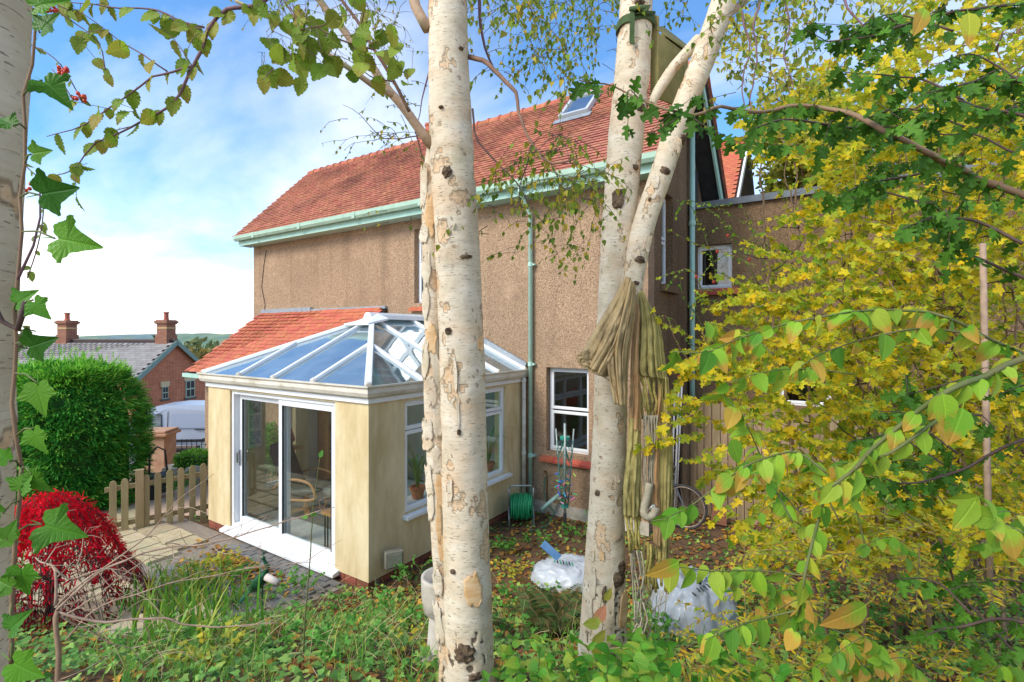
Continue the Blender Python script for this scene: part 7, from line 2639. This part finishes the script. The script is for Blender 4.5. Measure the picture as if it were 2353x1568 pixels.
for k in range(260):
    a = random.uniform(0, 6.28)
    r_ = RB * .75 * math.sqrt(random.random())
    p = yp + Vector((math.cos(a) * r_, math.sin(a) * r_, HB * (1.0 - .13 * (r_ / RB) ** 2)))
    d = UP * random.uniform(.6, 1.4) + rv3(.4)
    for j in range(4):
        Mb.append(leafM(p + d * .06 * j, d + rv3(.3), rv3(1), random.uniform(.08, .16), 1))
T_SP = (np.array([(0, 0, 0), (.09, .18, .02), (.03, .2, 0), (.11, .42, .02), (.03, .45, 0), (.09, .7, .02), (0, 1, -.08), (-.09, .7, .02), (-.03, .45, 0), (-.11, .42, .02), (-.03, .2, 0), (-.09, .18, .02)], float),
        np.array([(0, 1, 2), (0, 2, 10), (0, 10, 11), (2, 3, 4), (2, 4, 8), (2, 8, 10), (10, 8, 9), (4, 5, 6), (4, 6, 8), (8, 6, 7)]),
        np.array([(.5, 0), (.7, .2), (.55, .2), (.7, .4), (.55, .45), (.7, .7), (.5, 1), (.3, .7), (.45, .45), (.3, .4), (.45, .2), (.3, .2)], float))
pieces(yew, 'sprig', 'sprigs_dark', T_SP, Ma, yem, 60)
pieces(yew, 'sprig', 'sprigs_bright', T_SP, Mb, yem2, 60)
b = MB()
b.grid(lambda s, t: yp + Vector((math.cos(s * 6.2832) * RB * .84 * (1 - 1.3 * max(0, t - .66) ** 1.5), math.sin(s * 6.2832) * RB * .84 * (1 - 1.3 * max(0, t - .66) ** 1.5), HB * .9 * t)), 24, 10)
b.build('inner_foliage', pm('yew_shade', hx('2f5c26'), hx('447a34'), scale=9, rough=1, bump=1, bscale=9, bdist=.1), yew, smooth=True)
MB().tube([yp, yp + UP * 1.2], [.12, .08], 8).build('trunk', twig_brown, yew)

# box hedge beyond the fence
bxp = P(462, 1050, 11.2)
bxp.z = gz(bxp.x, bxp.y)
bxh = thing('box_hedge', 'small clipped bright green box hedge beside the conservatory corner', 'hedge', bxp)
bxm = leafmat('box_leaf', ['5c9430', '74ac38', '4a8028', '8cbc44'], trans=.35)
Ms = []
for k in range(3600):
    x, y, z = random.uniform(-.38, .8), random.uniform(-.3, .3), random.uniform(.05, .62)
    f_ = random.randrange(3)
    if f_ == 0: y = -.3
    elif f_ == 1: z = .62
    else: x = -.38
    q = bxp + RT * x + FW * y + UP * z + rv3(.02)
    Ms.append(leafM(q, rv3(.6) + UP * .3, -FW * .6 + UP * .4 + rv3(.5), random.uniform(.03, .055), 1))
pieces(bxh, 'leaf', 'leaves_small', T_OV2, Ms, bxm, 60)
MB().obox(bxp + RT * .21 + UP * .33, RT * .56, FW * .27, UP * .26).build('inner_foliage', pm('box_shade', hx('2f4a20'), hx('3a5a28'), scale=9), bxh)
# flower bed between fence and wall
weed('straggling plants in the bed between fence and rubble wall', P(390, 1120, 9.7) - UP * (P(390, 1120, 9.7).z - gz(*P(390, 1120, 9.7).xy)), 24, .06, .5, .5, gwm, T_OV2, 'border_plants', 'border plants')
weed('pale shrub with bronze shoots on top of the rubble wall', P(395, 1055, 10.7) - UP * (P(395, 1055, 10.7).z - gz(*P(395, 1055, 10.7).xy)), 18, .06, .35, .45, gwm, T_OV2, 'border_shrub', 'shrub')

weed('green shrub seen through the far window of the conservatory', Vector((-9.5, 5.6, -.1)), 60, .08, 1.5, .8, gwm, T_OV2, 'leafy_shrub', 'shrub')
# ------------------------------------------------------------------ far trees
def far_tree(name, label, c, rx, rz, n, size, cols, seed, group=None, trunk=True):
    random.seed(seed)
    g0 = Vector((c.x, c.y, gz(c.x, c.y)))
    t = thing(name, label, 'tree', g0, group)
    mt = leafmat(name + str(seed), cols, trans=.35, rough=.7)
    Ms = []
    blobs = [(c + Vector((random.gauss(0, .45) * rx, random.gauss(0, .45) * rx, random.gauss(0, .4) * rz)), random.uniform(.3, .55)) for k in range(16)]
    for k in range(n):
        bc, br = random.choice(blobs)
        v_ = rv3().normalized() * random.random() ** .4 * br
        Ms.append(leafM(bc + Vector((v_.x * rx, v_.y * rx, v_.z * rz)), rv3(1), rv3(1), size * random.uniform(.6, 1.3), 1))
    scatter_mesh('crown', *T_OV2, np.array([[list(r) for r in m_[:3]] for m_ in Ms]), mt, t)
    MB().tube([g0, c], [rx * .08, rx * .03], 7).build('trunk', twig_brown, t)
    for k in range(6):
        MB().tube([g0.lerp(c, .6), blobs[k][0]], [rx * .03, rx * .008], 5).build('limb', twig_brown, t)
    return t


far_tree('far_tree', 'pale yellow autumn tree behind the rear wing', P(1880, 330, 15), 2.6, 2.6, 6500, .2, ['b0b050', 'c4b84a', 'a4a850', '9aa450', 'd0bc50'], 31)
far_tree('far_tree', 'large olive and yellow tree behind the extension on the right', P(2200, 320, 12), 3.2, 3.6, 7500, .18, ['8a9a40', 'a8a848', 'b8b048', '7a8c3c'], 32)
far_tree('far_tree', 'russet tree beyond the cottage near the porch roof', P(478, 835, 48), 3.2, 2.2, 2200, .5, ['8a7a4a', '9a8448', '7a7a48', 'a08a50'], 33)
for k in range(9):
    u = 60 + k * 50
    far_tree('far_tree', 'distant dull green tree on the slope, number counting from the left edge' if 0 else ['leftmost', 'second', 'third', 'fourth', 'fifth', 'sixth', 'seventh', 'eighth', 'ninth'][k] + ' from the left of the distant dull green trees on the slope', P(u, 838 + random.uniform(-6, 14), 90 + (k * 37) % 40), 8, 5, 500, 1.5, ['5a6a44', '6a7a4c', '7a7a4a', '54684a'], 40 + k, 'distant trees on the slope')

# ------------------------------------------------------------------ garden ornaments on the bank
pcp = onG(600, 1352)
def P_(u, v, d): return P(u, v + 13, d)
pea = thing('peacock_ornament', 'dark green metal peacock ornament in front of the sliding door', 'ornament', pcp)
pg = pm('peacock_green', hx('1f4a34'), hx('2f6a44'), scale=14, rough=.3, metal=.3)
bd_ = [P_(574, 1345, 5.3), P_(586, 1335, 5.3), P_(598, 1322, 5.28), P_(607, 1310, 5.26), P_(612, 1300, 5.26)]
MB().tube(spline(bd_, .02), [.02 + .045 * math.sin(math.pi * (i / 14) ** .8) for i in range(len(spline(bd_, .02)))], 10).build('body', pg, pea, smooth=True)
nk = spline([P_(610, 1305, 5.25), P_(615, 1290, 5.25), P_(609, 1278, 5.25), P_(606, 1270, 5.25)], .015)
MB().tube(nk, taper(len(nk), .03, .014), 8).build('neck', pg, pea, smooth=True)
MB().lathe(P_(605, 1270, 5.25) - UP * .02, [(.004, 0), (.02, .01), (.024, .022), (.014, .038), (.002, .042)], 10).build('head', pg, pea, smooth=True)
MB().tube([P_(603, 1267, 5.25), P_(597, 1266, 5.25)], [.007, .001], 6).build('beak', pm('beak_gold', hx('b09a50')), pea)
for k in range(5):
    MB().tube([P_(606, 1263, 5.25), P_(601 + k * 3, 1252, 5.25)], .0025, 4).build('crest_feather', pg, pea)
for k in range(7):
    s = spline([P_(582, 1338, 5.3), P_(566 - k, 1352 + k * 2, 5.28 - k * .01), P_(552 - k * 2, 1362 + k * 4, 5.25 - k * .02)], .03)
    MB().tube(s, taper(len(s), .014, .006), 6).build('tail_feather', pg, pea, smooth=True)
for s in (-6, 6):
    a_ = P_(597 + s, 1325, 5.28)
    MB().tube([a_, Vector((a_.x, a_.y, gz(a_.x, a_.y)))], .008, 6).build('leg', pg, pea)
lg = MB().tube([P(612, 1326, 5.1), P(640, 1340, 5.05)], .035, 12).build('white_log', pm('pale_log', hx('d8ccc0'), hx('c4b4a6'), scale=8, rough=.9), base=P(612, 1345, 5.1), smooth=True)
tag(lg, 'short pale log lying beside the peacock ornament', 'log')
# stone bird bath behind the middle birch
bbp = P(1020, 1400, 3.55)
bbp.z = gz(bbp.x, bbp.y)
btz = P(1020, 1322, 3.55).z
bth = thing('bird_bath', 'weathered stone bird bath half hidden behind the middle birch', 'bird bath', bbp)
hh = btz - bbp.z
MB().lathe(bbp, [(.17, -.05), (.17, .05), (.12, .08), (.10, hh - .26)], 20).build('pedestal', M['concrete'], bth, smooth=True)
MB().lathe(bbp + UP * (hh - .27), [(.08, 0), (.14, .03), (.155, .12), (.16, .25), (.16, .27), (.135, .27), (.1, .22)], 24).build('bowl', M['concrete'], bth, smooth=True)

# print on the rubble bags, lying on the plastic
from mathutils.bvhtree import BVHTree


def on_sack(root):
    o = [c for c in root.children if c.name.startswith('sack')][0]
    off = origin(root)
    bv = BVHTree.FromPolygons([v.co + off for v in o.data.vertices], [tuple(p.vertices) for p in o.data.polygons])

    def hit(u, v):
        r = ray(u, v).normalized()
        p, n, i, dist = bv.ray_cast(CAM, r)
        if p is None:
            p, n, i, dist = bv.find_nearest(P(u, v, 4.2))
        if n.dot(r) > 0: n = -n
        return p + n * .004
    return hit


h2, h1 = on_sack(s2), on_sack(s1)


def band(hit, keys, w, mat, parent, name):
    pts = [Vector(p) for p in spline([(u, v, 0) for u, v in keys], 4)]
    b = MB()
    for i, p in enumerate(pts):
        t = (pts[min(i + 1, len(pts) - 1)] - pts[max(0, i - 1)]).normalized()
        n = Vector((-t.y, t.x, 0))
        for k in (-1, -.33, .33, 1):
            q = p + n * w * k
            b.v.append(tuple(hit(q.x, q.y)))
    for i in range(len(pts) - 1):
        for k in range(3):
            a_ = i * 4 + k
            b.f.append((a_, a_ + 1, a_ + 5, a_ + 4))
    return b.build(name, mat, parent, smooth=True)


def glyph(hit, ch, u, v, size, rot, mat, parent):
    cu = bpy.data.curves.new('glyph', 'FONT')
    cu.body = ch
    cu.size = size
    cu.align_x = 'CENTER'
    o = bpy.data.objects.new('glyph', cu)
    COL.objects.link(o)
    me = bpy.data.meshes.new_from_object(o.evaluated_get(bpy.context.evaluated_depsgraph_get()))
    bpy.data.objects.remove(o)
    off = origin(parent)
    c, s_ = math.cos(rot), math.sin(rot)
    for vt in me.vertices:
        x, y = vt.co.x, vt.co.y
        vt.co = hit(u + x * c - y * s_, v - (x * s_ + y * c)) - off
    me.materials.clear()
    me.materials.append(mat)
    q = bpy.data.objects.new('lettering', me)
    COL.objects.link(q)
    q.parent = parent


band(h2, [(1549, 1284), (1582, 1291), (1608, 1302), (1636, 1313), (1664, 1323), (1688, 1342)], 5, blue, s2, 'blue_stripe')
glyph(h2, 'D', 1604, 1284, 26, -.3, ink, s2)
glyph(h2, 'R', 1646, 1307, 22, -.5, ink, s2)
for (u, v, l_, a_) in ((1618, 1284, 7, .9), (1622, 1288, 8, .2), (1627, 1285, 6, -.7), (1566, 1306, 9, .8), (1574, 1303, 6, -.5), (1600, 1352, 12, .75), (1608, 1350, 14, .8), (1616, 1346, 14, .75), (1624, 1342, 13, .8), (1590, 1362, 12, .7)):
    band(h2, [(u, v), (u + l_ * math.cos(a_), v + l_ * math.sin(a_))], 1.3, ink, s2, 'print_mark')
gr = pm('green_print', hx('3f9a6a'), rough=.5)
band(h2, [(1580 + 5 * math.cos(a_), 1274 + 4 * math.sin(a_)) for a_ in np.linspace(0, 6, 8)], 1.3, gr, s2, 'green_mark')
for k in range(7):
    band(h1, [(1272 + k * 7, 1284 + k * 1.5), (1275 + k * 7, 1294 + k * 1.2)], 1.4, ink if k % 2 else gr, s1, 'print_mark')
